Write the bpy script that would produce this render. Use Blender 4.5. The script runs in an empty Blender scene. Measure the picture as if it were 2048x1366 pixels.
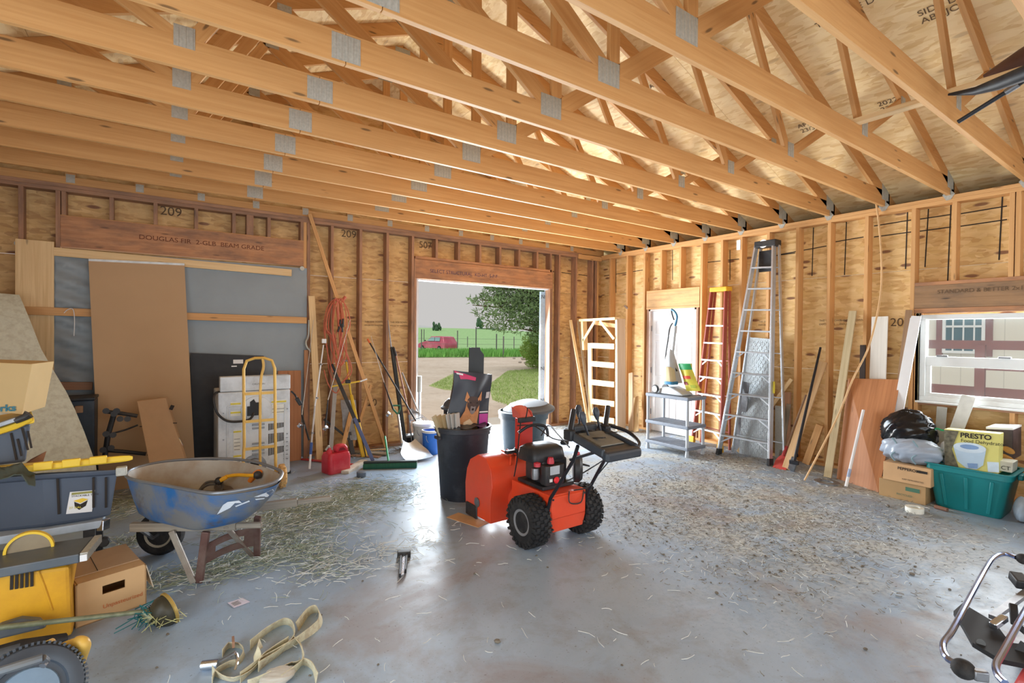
import bpy, math, random
from mathutils import Vector, Matrix
random.seed(7)
D = bpy.data
COL = bpy.context.scene.collection
V = Vector
# ------------------------------------------------------------------ camera
PF, YAW, PIT, ROL = 998.233, 0.6071, -0.0132, 0.0086
CAM = V((-7.1957, -7.2577, 1.7114))
_cy, _sy = math.cos(YAW), math.sin(YAW)
_f = V((_sy*math.cos(PIT), _cy*math.cos(PIT), math.sin(PIT)))
_r0 = V((_cy, -_sy, 0)); _u0 = _r0.cross(_f)
_r = _r0*math.cos(ROL)+_u0*math.sin(ROL); _u = -_r0*math.sin(ROL)+_u0*math.cos(ROL)
cd = D.cameras.new('camera'); cam = D.objects.new('camera', cd); COL.objects.link(cam)
cam.matrix_world = Matrix(((_r.x, _u.x, -_f.x, CAM.x), (_r.y, _u.y, -_f.y, CAM.y), (_r.z, _u.z, -_f.z, CAM.z), (0, 0, 0, 1)))
cd.sensor_width = 36; cd.lens = PF*36/2048; cd.clip_end = 600; cd.clip_start = .05
sc = bpy.context.scene; sc.camera = cam
# ------------------------------------------------------------------ world, sun, daylight at back door and window, added fill lamps, exposure
sc.view_settings.view_transform = 'Standard'; sc.view_settings.look = 'None'
sc.view_settings.gamma = 1; sc.view_settings.use_curve_mapping = False
sc.view_settings.exposure = 0.0
w = D.worlds.new('overcast_sky'); sc.world = w; w.use_nodes = True
bg = w.node_tree.nodes['Background']; bg.inputs[0].default_value = (0.60, 0.585, 0.57, 1); bg.inputs[1].default_value = .98
sd = D.lights.new('sun', 'SUN'); sd.energy = 1.5; sd.angle = math.radians(40); sd.color = (1, .97, .92)
so = D.objects.new('sun', sd); COL.objects.link(so); so.rotation_euler = (math.radians(38), 0, math.radians(-70))
def area(name, loc, look, sx, sy, energy, col, spread=180):
    l = D.lights.new(name, 'AREA'); l.shape = 'RECTANGLE'; l.size = sx; l.size_y = sy; l.energy = energy; l.color = col
    l.spread = math.radians(spread)
    o = D.objects.new(name, l); COL.objects.link(o); o.location = loc
    o.rotation_euler = (V(look)-V(loc)).to_track_quat('-Z', 'Y').to_euler(); return o
area('front_sky_fill', (-4.7, -11.3, 2.4), (-4.7, 0, .6), 8.6, 1.8, 120, (.76, .89, 1))  # added fill lamp behind the camera, at an assumed unseen opening
area('front_bounce_fill', (-4.7, -11.2, .9), (-4.7, -2.0, 4.6), 8.6, 1.6, 130, (.95, .97, 1))  # added upward fill for the attic, standing in for ground bounce
area('left_side_fill', (-9.9, -6.6, 1.4), (-2, -4.5, 2.3), 3.6, 2.3, 170, (.84, .93, 1))  # added side fill lamp, no opening is in view on the left
area('daylight_back_door', (-2.6, .45, 1.55), (-3.3, -4, .2), 2.5, 1.9, 420, (.80, .91, 1))
area('yard_bounce_fill', (-2.6, .5, .45), (-4.2, -5, 3.6), 2.5, .8, 270, (1, .97, .93))  # added upward fill at the back doorway, standing in for yard bounce
area('daylight_window', (.35, -6.1, 1.5), (-4, -6.0, 1.2), 1.6, .95, 110, (.93, .97, 1))
# ------------------------------------------------------------------ measuring helpers: a pixel of the 2048x1366 photograph onto a real plane of the place
def ray(u, v): return _f+_r*((u-1024)/PF)-_u*((v-683)/PF)
def ON(u, v, ax, val):
    d = ray(u, v); return CAM+d*((val-CAM[ax])/d[ax])
def BW(u, v, y=0.0): return ON(u, v, 1, y)
def RW(u, v, x=0.0): return ON(u, v, 0, x)
def FL(u, v, z=0.0): return ON(u, v, 2, z)
# ------------------------------------------------------------------ materials
def lin(c):
    o = []
    for x in c[:3]:
        x /= 255.0; o.append(x/12.92 if x <= .04045 else ((x+.055)/1.055)**2.4)
    return (*o, 1)
class NT:
    def __init__(s, name):
        s.m = D.materials.new(name); s.m.use_nodes = True; s.t = s.m.node_tree; s.p = s.t.nodes['Principled BSDF']
    def n(s, typ, ins=None, **kw):
        x = s.t.nodes.new(typ)
        for k, v in kw.items(): setattr(x, k, v)
        for k, v in (ins or {}).items():
            if isinstance(v, bpy.types.NodeSocket): s.t.links.new(v, x.inputs[k])
            else: x.inputs[k].default_value = v
        return x
    def link(s, a, k): s.t.links.new(a, s.p.inputs[k])
    def mix(s, f, a, b, bl='MIX'):
        x = s.t.nodes.new('ShaderNodeMix'); x.data_type = 'RGBA'; x.blend_type = bl
        for k, v in ((0, f), (6, a), (7, b)):
            if isinstance(v, bpy.types.NodeSocket): s.t.links.new(v, x.inputs[k])
            else: x.inputs[k].default_value = v
        return x.outputs[2]
    def noise(s, vec, scale, detail=4, rough=.55, dist=0):
        return s.n('ShaderNodeTexNoise', {'Vector': vec, 'Scale': scale, 'Detail': detail, 'Roughness': rough, 'Distortion': dist}).outputs[0]
    def ramp(s, f, stops):
        x = s.n('ShaderNodeValToRGB', {0: f}); e = x.color_ramp.elements
        while len(e) < len(stops): e.new(.5)
        for i, (p, c) in enumerate(stops):
            e[i].position = p; e[i].color = c if len(c) == 4 else (*c, 1)
        return x.outputs[0]
    def step(s, f, a, b): return s.n('ShaderNodeMapRange', {0: f, 1: a, 2: b}).outputs[0]
    def mul(s, a, b): return s.n('ShaderNodeMath', {0: a, 1: b}, operation='MULTIPLY').outputs[0]
    def map(s, vec, sc=(1, 1, 1), loc=(0, 0, 0), rot=(0, 0, 0)):
        return s.n('ShaderNodeMapping', {0: vec, 1: loc, 2: rot, 3: sc}).outputs[0]
    def co(s, k='Object'): return s.n('ShaderNodeTexCoord').outputs[k]
    def bump(s, h, st, d=.01): s.link(s.n('ShaderNodeBump', {'Height': h, 'Strength': st, 'Distance': d}).outputs[0], 'Normal')
MATS = {}
def plain(name, col, rough=.6, metal=0, var=.12, scale=9, bump=0, dirt=None, dirt_amt=.5, trans=0, alpha=1, ior=1.45, coat=0):
    if name in MATS: return MATS[name]
    s = NT(name); c = lin(col); g = s.co('Object'); f = s.noise(g, scale, 5)
    dk = tuple(x*(1-var) for x in c[:3])+(1,); lt = tuple(min(1, x*(1+var)) for x in c[:3])+(1,)
    out = s.mix(s.step(f, .3, .7), dk, lt)
    if dirt: out = s.mix(s.mul(s.step(s.noise(g, scale*.45, 8, .65), .46, .62), dirt_amt), out, lin(dirt))
    s.link(out, 'Base Color'); s.p.inputs['Roughness'].default_value = rough; s.p.inputs['Metallic'].default_value = metal
    s.p.inputs['Transmission Weight'].default_value = trans; s.p.inputs['Alpha'].default_value = alpha; s.p.inputs['IOR'].default_value = ior
    s.p.inputs['Coat Weight'].default_value = coat
    if bump: s.bump(s.noise(g, scale*3, 6), bump)
    MATS[name] = s.m; return s.m
def wood(name, c1, c2, knots=.5, rough=.62, dirt=None, weather=0):
    if name in MATS: return MATS[name]
    s = NT(name); rnd = s.n('ShaderNodeObjectInfo').outputs['Random']
    uv = s.n('ShaderNodeVectorMath', {0: s.co('UV'), 1: s.n('ShaderNodeCombineXYZ', {0: s.mul(rnd, 37.0), 1: s.mul(rnd, 91.0)}).outputs[0]}, operation='ADD').outputs[0]
    g = s.noise(s.map(uv, (1.2, 34, 1)), 1.0, 5, .6, .6)
    big = s.noise(s.map(uv, (.5, 2, 1)), 1.3, 3)
    out = s.mix(s.step(g, .32, .7), lin(c1), lin(c2))
    out = s.mix(s.mul(s.step(big, .35, .75), .35), out, lin(tuple(x*.86 for x in c1)))
    v = s.n('ShaderNodeTexVoronoi', {'Vector': s.map(uv, (2.3, 11, 1)), 'Scale': 1.0}, feature='F1').outputs[0]
    kn = s.step(v, .13, .07)
    out = s.mix(s.mul(kn, knots), out, lin(tuple(x*.42 for x in c1)))
    if dirt: out = s.mix(s.mul(s.step(s.noise(s.map(uv, (2, 6, 1)), 1.5, 6, .6), .42, .66), weather), out, lin(dirt))
    s.link(out, 'Base Color'); s.p.inputs['Roughness'].default_value = rough
    s.bump(g, .12, .004); MATS[name] = s.m; return s.m
def osb(name, base, light, dark, fleck=(96, 40, 34), fl=.8, grime=None, gr=0):
    s = NT(name); uv = s.co('UV'); w1 = s.noise(uv, 3.0, 2)
    def flakes(rot, sc, loc):
        v = s.n('ShaderNodeTexVoronoi', {'Vector': s.map(s.n('ShaderNodeVectorMath', {0: uv, 1: s.n('ShaderNodeTexNoise', {'Vector': uv, 'Scale': 5}).outputs[1]}, operation='MULTIPLY_ADD').outputs[0] if 0 else uv, sc, loc, (0, 0, rot)), 'Scale': 1.0, 'Randomness': 1.0})
        return v
    a = flakes(.45, (7, 24, 1), (0, 0, 0)); b = flakes(-.55, (9, 30, 1), (5, 3, 0)); c = flakes(1.2, (10, 26, 1), (2, 9, 0))
    sa = s.n('ShaderNodeSeparateColor', {0: a.outputs['Color']}); sb = s.n('ShaderNodeSeparateColor', {0: b.outputs['Color']}); scc = s.n('ShaderNodeSeparateColor', {0: c.outputs['Color']})
    out = s.mix(sa.outputs[0], lin(base), lin(light))
    out = s.mix(s.mul(s.step(sb.outputs[0], .55, .9), .65), out, lin(dark))
    out = s.mix(s.mul(s.step(scc.outputs[1], .7, .95), .5), out, lin(light))
    d = flakes(.2, (4.6, 15, 1), (1, 1, 0)); sdn = s.n('ShaderNodeSeparateColor', {0: d.outputs['Color']})
    m = s.mul(s.mul(s.step(sdn.outputs[2], .93, .935), s.step(d.outputs[0], .36, .22)), fl)
    out = s.mix(m, out, lin(fleck))
    out = s.mix(s.mul(s.step(w1, .45, .75), .3), out, lin(dark))
    if grime: out = s.mix(s.mul(s.step(s.noise(uv, 1.1, 6, .7), .45, .75), gr), out, lin(grime))
    s.link(out, 'Base Color'); s.p.inputs['Roughness'].default_value = .62
    s.bump(sa.outputs[0], .1, .003); MATS[name] = s.m; return s.m
WOOD = wood('truss_lumber', (194, 142, 84), (212, 164, 106), .75)
STUD = wood('stud_lumber', (198, 146, 90), (218, 170, 112), .6)
PALE = wood('pale_pine', (214, 180, 130), (236, 208, 160), .5)
RED_WOOD = wood('old_red_lumber', (154, 112, 84), (182, 138, 106), .6, dirt=(104, 84, 72), weather=.6)
HDR_WOOD = wood('header_lumber', (174, 120, 80), (198, 146, 104), .6, dirt=(92, 72, 66), weather=.55)
GREYWOOD = wood('weathered_wood', (128, 116, 100), (168, 154, 132), .5, dirt=(92, 84, 74), weather=.5)
PLY = wood('plywood', (166, 108, 66), (190, 130, 84), .35)
OSBW = osb('wall_osb', (214, 176, 112), (232, 200, 144), (190, 144, 84))
OSBR = osb('roof_osb', (234, 206, 150), (246, 224, 178), (214, 176, 116), fl=.3)
OSBD = osb('wall_osb_grimy', (204, 162, 102), (224, 186, 128), (172, 128, 78), grime=(128, 96, 66), gr=.55)
GALV = plain('galvanised_plate', (176, 176, 168), .45, .25, .12, 60)
ALU = plain('aluminium', (196, 202, 208), .35, .75, .06, 30)
BLACK = plain('black_plastic', (34, 36, 40), .5, 0, .15, 12, dirt=(92, 88, 82), dirt_amt=.25)
RUBBER = plain('rubber', (30, 31, 34), .75, 0, .12, 20, dirt=(84, 80, 76), dirt_amt=.35)
CHROME = plain('chrome', (205, 212, 222), .16, .95, .04, 10)
STEEL = plain('worn_steel', (142, 144, 148), .42, .8, .15, 25)
WHITE = plain('white_paint', (226, 228, 230), .5, 0, .03)
INK = plain('black_ink', (44, 38, 34), .8, 0, .1); STAMP = plain('stamp_ink', (98, 76, 54), .8, 0, .2, 20)
CARD = plain('cardboard', (196, 158, 116), .8, 0, .07, 5)
# ------------------------------------------------------------------ mesh building
class MB:
    def __init__(s): s.v = []; s.f = []; s.uv = []
    def add(s, vs, fs, lv=None, axis=0, uvs=None):
        b = len(s.v); s.v += [V(p) for p in vs]; lv = lv or vs
        ou, ov = random.random()*9, random.random()*9
        for k, f in enumerate(fs):
            s.f.append([b+i for i in f])
            if uvs: s.uv.append([tuple(uvs[i]) for i in f]); continue
            pts = [V(lv[i]) for i in f]; n = V((0, 0, 0))
            for i in range(len(pts)):
                p, q = pts[i], pts[(i+1) % len(pts)]
                n += V(((p.y-q.y)*(p.z+q.z), (p.z-q.z)*(p.x+q.x), (p.x-q.x)*(p.y+q.y)))
            a = max(range(3), key=lambda i: abs(n[i])); rest = [i for i in range(3) if i != a]
            if axis in rest: rest.remove(axis); rest = [axis, rest[0]]
            s.uv.append([(p[rest[0]]+ou, p[rest[1]]+ov) for p in pts])
        return s
    def box(s, c, size, R=None, axis=None):
        h = [x/2 for x in size]; R = R or Matrix.Identity(3); c = V(c)
        lv = [V((x*h[0], y*h[1], z*h[2])) for x in (-1, 1) for y in (-1, 1) for z in (-1, 1)]
        if axis is None: axis = max(range(3), key=lambda i: size[i])
        return s.add([c+R@p for p in lv], [(0, 1, 3, 2), (4, 6, 7, 5), (0, 4, 5, 1), (2, 3, 7, 6), (0, 2, 6, 4), (1, 5, 7, 3)], lv, axis)
    def mm(s, a, b, axis=None):   # box from min corner to max corner
        return s.box([(a[i]+b[i])/2 for i in range(3)], [abs(b[i]-a[i]) for i in range(3)], None, axis)
    def bar(s, p, q, w, h, up=(0, 0, 1)):
        p, q = V(p), V(q); d = (q-p); L = d.length; d = d/L; up = V(up)
        side = d.cross(up)
        if side.length < 1e-4: side = d.cross(V((1, 0, 0)))
        side.normalize(); u2 = side.cross(d)
        R = Matrix((d, side, u2)).transposed()
        return s.box((p+q)/2, (L, w, h), R, 0)
    def loft(s, rings, cap=True, closed=True, axis=2):
        n = len(rings[0]); vs = [p for r in rings for p in r]; fs = []
        for i in range(len(rings)-1):
            for j in range(n if closed else n-1):
                a = i*n+j; b = i*n+(j+1) % n; fs.append((a, b, b+n, a+n))
        if cap: fs.append(tuple(range(n-1, -1, -1))); fs.append(tuple(range((len(rings)-1)*n, len(rings)*n)))
        return s.add(vs, fs, None, axis)
    def cyl(s, p, q, r0, r1=None, n=16, cap=True):
        p, q = V(p), V(q); r1 = r0 if r1 is None else r1; d = (q-p).normalized()
        a = d.orthogonal().normalized(); b = d.cross(a)
        R = [[c+(a*math.cos(t)+b*math.sin(t))*r for t in [2*math.pi*i/n for i in range(n)]] for c, r in ((p, r0), (q, r1))]
        return s.loft(R, cap)
    def tube(s, path, r, n=8, closed=False):
        P = [V(p) for p in path]; m = len(P); rings = []; prev = None
        for i, p in enumerate(P):
            if closed: t = P[(i+1) % m]-P[i-1]
            else: t = P[min(i+1, m-1)]-P[max(i-1, 0)]
            t.normalize()
            a = t.orthogonal().normalized() if prev is None else (prev-t*prev.dot(t)).normalized()
            prev = a; b = t.cross(a); rr = r[i] if isinstance(r, (list, tuple)) else r
            rings.append([p+(a*math.cos(x)+b*math.sin(x))*rr for x in [2*math.pi*k/n for k in range(n)]])
        if closed: rings.append(rings[0]); return s.loft(rings, False)
        return s.loft(rings)
    def lathe(s, prof, o, ax=(0, 0, 1), n=28, cap=True):
        ax = V(ax).normalized(); o = V(o); a = ax.orthogonal().normalized(); b = ax.cross(a)
        return s.loft([[o+ax*z+(a*math.cos(t)+b*math.sin(t))*max(r, 1e-4) for t in [2*math.pi*i/n for i in range(n)]] for r, z in prof], cap)
    def prism(s, poly, o, X, Y, depth):
        o, X, Y = V(o), V(X), V(Y); N = X.cross(Y).normalized(); n = len(poly)
        return s.add([o+X*x+Y*y for x, y in poly]+[o+X*x+Y*y+N*depth for x, y in poly],
                     [tuple(range(n-1, -1, -1)), tuple(range(n, 2*n))]+[(i, (i+1) % n, n+(i+1) % n, n+i) for i in range(n)],
                     [V((x, y, 0)) for x, y in poly]+[V((x, y, depth)) for x, y in poly], 0)
    def quadslab(s, a, b, c, d, t):   # four corners in order, thickness vector or number
        a, b, c, d = V(a), V(b), V(c), V(d); N = (b-a).cross(d-a).normalized()*t if not isinstance(t, V) else t
        L1 = (b-a).length; L2 = (d-a).length; lv = [V((0, 0, 0)), V((L1, 0, 0)), V((L1, L2, 0)), V((0, L2, 0))]
        return s.add([a, b, c, d, a+N, b+N, c+N, d+N], [(3, 2, 1, 0), (4, 5, 6, 7), (0, 1, 5, 4), (1, 2, 6, 5), (2, 3, 7, 6), (3, 0, 4, 7)], lv+[p+V((0, 0, .02)) for p in lv], 1 if L2 > L1 else 0)
    def ball(s, c, r, R=None, n=16, m=10):
        c = V(c); r = (r, r, r) if not isinstance(r, (tuple, list)) else r; R = R or Matrix.Identity(3)
        rings = []
        for i in range(m+1):
            th = math.pi*i/m; rad = max(math.sin(th), 1e-3)
            rings.append([c+R@V((r[0]*rad*math.cos(2*math.pi*j/n), r[1]*rad*math.sin(2*math.pi*j/n), -r[2]*math.cos(th))) for j in range(n)])
        return s.loft(rings)
    def sheet(s, grid, t=.003):   # grid[i][j] of points, given a thickness
        ni, nj = len(grid), len(grid[0]); G = [[V(p) for p in r] for r in grid]
        def nrm(i, j):
            a = G[min(i+1, ni-1)][j]-G[max(i-1, 0)][j]; b = G[i][min(j+1, nj-1)]-G[i][max(j-1, 0)]; return a.cross(b).normalized()*t
        top = [[G[i][j]+nrm(i, j) for j in range(nj)] for i in range(ni)]
        vs = [p for r in G for p in r]+[p for r in top for p in r]; o = ni*nj; fs = []
        for i in range(ni-1):
            for j in range(nj-1):
                a = i*nj+j; fs.append((a, a+1, a+nj+1, a+nj)); fs.append((o+a, o+a+nj, o+a+nj+1, o+a+1))
        e = [i*nj for i in range(ni)]+[(ni-1)*nj+j for j in range(1, nj)]+[i*nj+nj-1 for i in range(ni-2, -1, -1)]+[j for j in range(nj-2, 0, -1)]
        for k in range(len(e)):
            a, b = e[k], e[(k+1) % len(e)]; fs.append((a, b, o+b, o+a))
        du = (G[1][0]-G[0][0]).length; dv = (G[0][1]-G[0][0]).length
        return s.add(vs, fs, None, 0, [(i*du, j*dv) for i in range(ni) for j in range(nj)]*2)
    def build(s, name, mat, parent=None, smooth=35, bevel=0, seg=2, label=None, cat=None, group=None, kind=None, subsurf=0, org=None):
        if parent is not None: inv = WM[parent.name].inverted()
        else:
            if org is None:
                xs = [[p[i] for p in s.v] for i in range(3)]; org = V(((min(xs[0])+max(xs[0]))/2, (min(xs[1])+max(xs[1]))/2, min(xs[2])))
            inv = Matrix.Translation(-V(org))
        me = D.meshes.new(name); me.from_pydata([inv@p for p in s.v], [], s.f)
        ul = me.uv_layers.new(name='UVMap'); k = 0
        for u in s.uv:
            for c in u: ul.data[k].uv = c; k += 1
        me.materials.append(mat)
        if smooth:
            me.polygons.foreach_set('use_smooth', [True]*len(me.polygons)); me.set_sharp_from_angle(angle=math.radians(smooth))
        me.update()
        o = D.objects.new(name, me); COL.objects.link(o)
        if parent is not None: o.parent = parent; WM[o.name] = WM[parent.name]
        else: o.location = org; WM[o.name] = Matrix.Translation(V(org))
        if bevel:
            b = o.modifiers.new('bevel', 'BEVEL'); b.width = bevel; b.segments = seg; b.limit_method = 'ANGLE'; b.angle_limit = math.radians(40); b.harden_normals = False
        if subsurf: q = o.modifiers.new('sub', 'SUBSURF'); q.levels = subsurf; q.render_levels = subsurf
        tag(o, label, cat, group, kind); return o
WM = {}
def tag(o, label=None, cat=None, group=None, kind=None):
    if label: o['label'] = label
    if cat: o['category'] = cat
    if group: o['group'] = group
    if kind: o['kind'] = kind
    return o
def thing(name, loc, label, cat, group=None, rz=0, R=None):
    o = D.objects.new(name, None); COL.objects.link(o); o.empty_display_size = .1
    m = Matrix.Translation(V(loc)) @ (R.to_4x4() if R else Matrix.Rotation(rz, 4, 'Z'))
    o.matrix_world = m; o.location = V(loc); o.rotation_euler = m.to_euler(); WM[o.name] = m
    return tag(o, label, cat, group)
class LB(MB):   # same, but points are given in the thing's own frame
    def __init__(s, root): super().__init__(); s.root = root
    def build(s, name, mat, parent=None, **k):
        m = WM[s.root.name]; s.v = [m@p for p in s.v]; return super().build(name, mat, parent or s.root, **k)
def copy_tree(o, loc=None, rz=None, label=None, parent=None):
    c = o.copy(); COL.objects.link(c)
    if parent is not None: c.parent = parent; WM[c.name] = WM[parent.name]
    else:
        if loc is not None: c.location = loc
        if rz is not None: c.rotation_euler = (0, 0, rz)
        WM[c.name] = Matrix.Translation(c.location)@c.rotation_euler.to_matrix().to_4x4()
    if label: c['label'] = label
    for ch in [x for x in D.objects if x.parent == o]: copy_tree(ch, parent=c)
    return c
def text(txt, size, p, X, Y, mat, parent, name='lettering', bold=0.0, sx=1.0, align='LEFT'):
    cu = D.curves.new('t', 'FONT'); cu.body = txt; cu.size = size; cu.offset = bold; cu.align_x = align
    t = D.objects.new('t', cu); COL.objects.link(t)
    bpy.context.view_layer.update()
    me = D.meshes.new_from_object(t.evaluated_get(bpy.context.evaluated_depsgraph_get()))
    D.objects.remove(t); me.name = name
    X, Y, p = V(X).normalized()*sx, V(Y).normalized(), V(p)
    inv = WM[parent.name].inverted()
    for v in me.vertices: v.co = inv@(p+X*v.co.x+Y*v.co.y+X.cross(Y).normalized()*.0012)
    me.materials.clear(); me.materials.append(mat)
    o = D.objects.new(name, me); COL.objects.link(o); o.parent = parent; WM[o.name] = WM[parent.name]; return o
def rrect(cx, cy, w, d, r, z, n=4, R=None, o=None):
    pts = []
    for sx, sy, a0 in ((1, 1, 0), (-1, 1, 90), (-1, -1, 180), (1, -1, 270)):
        for i in range(n+1):
            a = math.radians(a0+90*i/n); pts.append(V((cx+sx*(w/2-r)+r*math.cos(a), cy+sy*(d/2-r)+r*math.sin(a), z)))
    if R: pts = [(R@p)+(o or V((0, 0, 0))) for p in pts]
    return pts
def smoothpath(P, k=6, closed=False):
    P = [V(p) for p in P]; out = []; n = len(P)
    rng = range(n) if closed else range(n-1)
    for i in rng:
        if closed: a, b, c, d = P[i-1], P[i], P[(i+1) % n], P[(i+2) % n]
        else: a, b, c, d = P[max(i-1, 0)], P[i], P[i+1], P[min(i+2, n-1)]
        for j in range(k):
            t = j/k; out.append(.5*((2*b)+(c-a)*t+(2*a-5*b+4*c-d)*t*t+(3*b-a-3*c+d)*t**3))
    if not closed: out.append(P[-1])
    return out
# ================================================================== the building
H = 3.314; XL = -9.42; YF = -10.9; SD = .14      # wall height, left wall, front wall, stud depth
# floor
s = NT('concrete_floor'); g = s.co('Object')
n1 = s.noise(g, .55, 8, .62, .4); n2 = s.noise(g, 3.5, 9, .68, .3); n3 = s.noise(s.map(g, loc=(7, 3, 0)), 26, 7, .7)
base = s.mix(s.step(n1, .35, .65), lin((128, 152, 178)), lin((162, 182, 204)))
base = s.mix(s.mul(s.step(n2, .5, .66), .35), base, lin((126, 116, 104)))
sx = s.n('ShaderNodeSeparateXYZ', {0: g})
right = s.mul(s.step(sx.outputs[0], -4.9, -2.8), s.step(sx.outputs[1], -7.4, -5.2))
dirtn = s.step(s.noise(s.map(g, (1, 1.3, 1), (3, 1, 0)), 1.1, 9, .72, .8), .4, .58)
dm = s.mul(right, dirtn)
grit = s.step(n3, .47, .6)
dust = s.mix(s.mul(grit, .75), lin((180, 180, 172)), lin((88, 86, 80)))
base = s.mix(s.mul(dm, .92), base, dust)
brown = s.mul(s.step(s.noise(s.map(g, loc=(1, 8, 0)), .9, 6, .6, .6), .53, .64), .42)
base = s.mix(brown, base, lin((136, 108, 84)))
spk = s.step(s.noise(g, 60, 4, .6), .63, .7)
base = s.mix(s.mul(spk, .6), base, lin((84, 74, 64)))
s.link(base, 'Base Color')
rg = s.n('ShaderNodeMapRange', {0: n2, 1: .3, 2: .7, 3: .3, 4: .5}).outputs[0]
s.link(s.n('ShaderNodeMath', {0: rg, 1: s.mul(dm, .45)}, operation='ADD').outputs[0], 'Roughness')
s.bump(s.mix(dm, n2, n3), .25, .006)
MB().mm((XL, YF, -.12), (SD+.02, SD+.02, 0)).build('floor', s.m, kind='structure', smooth=0, org=(0, 0, 0))

def holes_rects(a0, a1, z0, z1, holes, courses):
    xs = sorted({a0, a1, *[h[0] for h in holes], *[h[1] for h in holes]}); out = []
    zc = [z0]+courses+[z1]
    for i in range(len(xs)-1):
        xa, xb = xs[i], xs[i+1]; m = (xa+xb)/2; iv = [(z0, z1)]
        for h in holes:
            if h[0] < m < h[1]:
                nv = []
                for a, b in iv:
                    if h[3] <= a or h[2] >= b: nv.append((a, b)); continue
                    if h[2] > a: nv.append((a, h[2]))
                    if h[3] < b: nv.append((h[3], b))
                iv = nv
        for a, b in iv:
            cuts = [a]+[c for c in courses if a+.02 < c < b-.02]+[b]
            for k in range(len(cuts)-1): out.append((xa, xb, cuts[k], cuts[k+1]-(.004 if k < len(cuts)-2 else 0)))
    return out
T1X0, T1X1, T1Z = -8.13, -5.64, 2.60       # tarped opening
DX0, DX1, DZ = -3.96, -1.28, 2.56          # open doorway
mb = MB()
for a, b, c, d in holes_rects(XL, SD+.012, -.1, H, [(T1X0, T1X1, -.1, T1Z+.02), (DX0, DX1, -.1, DZ)], [1.28, 2.53]):
    mb.mm((a, SD, c), (b, SD+.012, d), 0)
wb = mb.build('wall_back', OSBD, kind='structure', smooth=0)
def stud_b(xr, z0, z1, par=wb, mat=STUD, w=.04, name='stud'):
    return MB().mm((xr-w, 0, z0), (xr, SD, z1), 2).build(name, mat, par, smooth=0, bevel=.002, seg=1)
ZP = H-.084
xk = lambda k: -8.083+.4064*k
BSM = RED_WOOD
for xr in [XL+.05, -9.25, -8.86, BW(46.6, 400).x]: stud_b(xr, .04, ZP, mat=BSM)
stud_b(-8.13, .04, ZP, mat=BSM); stud_b(-5.60, .04, ZP, mat=STUD); stud_b(-5.555, .04, ZP, mat=BSM)
for k in range(7, 11): stud_b(xk(k), .04, ZP, mat=BSM)
zh = 3.02
for k in range(0, 6): stud_b(xk(k), zh-.045, ZP, mat=BSM, name='cripple_stud')
stud_b(BW(507, 450).x, zh-.045, ZP, mat=BSM, w=.08, name='cripple_stud'); stud_b(-5.64, zh-.045, ZP, mat=BSM, name='cripple_stud')
for x in (-3.975, -1.235): stud_b(x+(0 if x > -2 else .0), .04, 2.89, mat=RED_WOOD, name='trimmer_stud')
for k in range(11, 17): stud_b(xk(k), 2.93, ZP, mat=RED_WOOD, name='cripple_stud')
for u in (1103, 1120.5, 1154): stud_b(BW(u, 600).x, .04, ZP, mat=RED_WOOD)
for x in (-.19, -.10, -.05): stud_b(x, .04, ZP, mat=RED_WOOD if x < -.06 else STUD)
MB().mm((XL, 0, ZP), (0, SD, ZP+.041), 0).build('lower_top_plate', RED_WOOD, wb, smooth=0, bevel=.002, seg=1)
MB().mm((XL, 0, ZP+.042), (-.5, SD, H), 0).build('upper_top_plate', RED_WOOD, wb, smooth=0, bevel=.002, seg=1)
MB().mm((-.62, -.035, ZP-.03), (0, 0, ZP+.06), 0).build('ledger_board', STUD, wb, smooth=0, bevel=.002, seg=1)
for a, b in ((XL, T1X0), (T1X1, DX0), (DX1, 0)):
    MB().mm((a, 0, 0), (b, SD, .04), 0).build('bottom_plate', RED_WOOD, wb, smooth=0, bevel=.002, seg=1)
hb = MB().mm((-8.13, -.002, T1Z+.03), (-5.64, .09, zh-.05), 0).build('header_beam', HDR_WOOD, wb, smooth=0, bevel=.003, seg=1)
MB().mm((-8.13, 0, zh-.085), (-5.64, SD, zh-.045), 0).build('header_sill', STUD, wb, smooth=0, bevel=.002, seg=1)
text('DOUGLAS FIR  2-GLB  BEAM GRADE', .075, (-7.45, -.004, 2.79), (1, 0, 0), (0, 0, 1), plain('faded_stamp', (110, 62, 44), .8), wb, 'lumber_stamp', sx=1.1)
MB().mm((-4.0, -.002, DZ+.02), (-1.24, .09, 2.885), 0).build('header_beam', HDR_WOOD, wb, smooth=0, bevel=.003, seg=1)
MB().mm((-4.0, 0, 2.89), (-1.24, SD, 2.93), 0).build('header_sill', HDR_WOOD, wb, smooth=0, bevel=.002, seg=1)
text('SELECT STRUCTURAL  KD-HT  S-P-F', .08, (-3.75, -.004, 2.69), (1, 0, 0), (0, 0, 1), plain('blue_stamp', (86, 70, 92), .8), wb, 'lumber_stamp')
for s_, x, z in (('209', -7.25, 3.13), ('209', -5.1, 3.12), ('507', -3.93+.05, 3.09), ('-20', -4.85+.1, .62)):
    text(s_, .15, (x, SD-.003, z), (1, 0, 0), (0, 0, 1), STAMP, wb, 'panel_stamp')
for x in (-5.15, -4.75, -4.35):
    text('THIS SIDE DOWN', .035, (x, SD-.003, 1.88), (1, 0, 0), (0, 0, 1), STAMP, wb, 'panel_stamp'); text('APA RATED SHEATHING', .028, (x, SD-.003, 1.83), (1, 0, 0), (0, 0, 1), STAMP, wb, 'panel_stamp')
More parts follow.
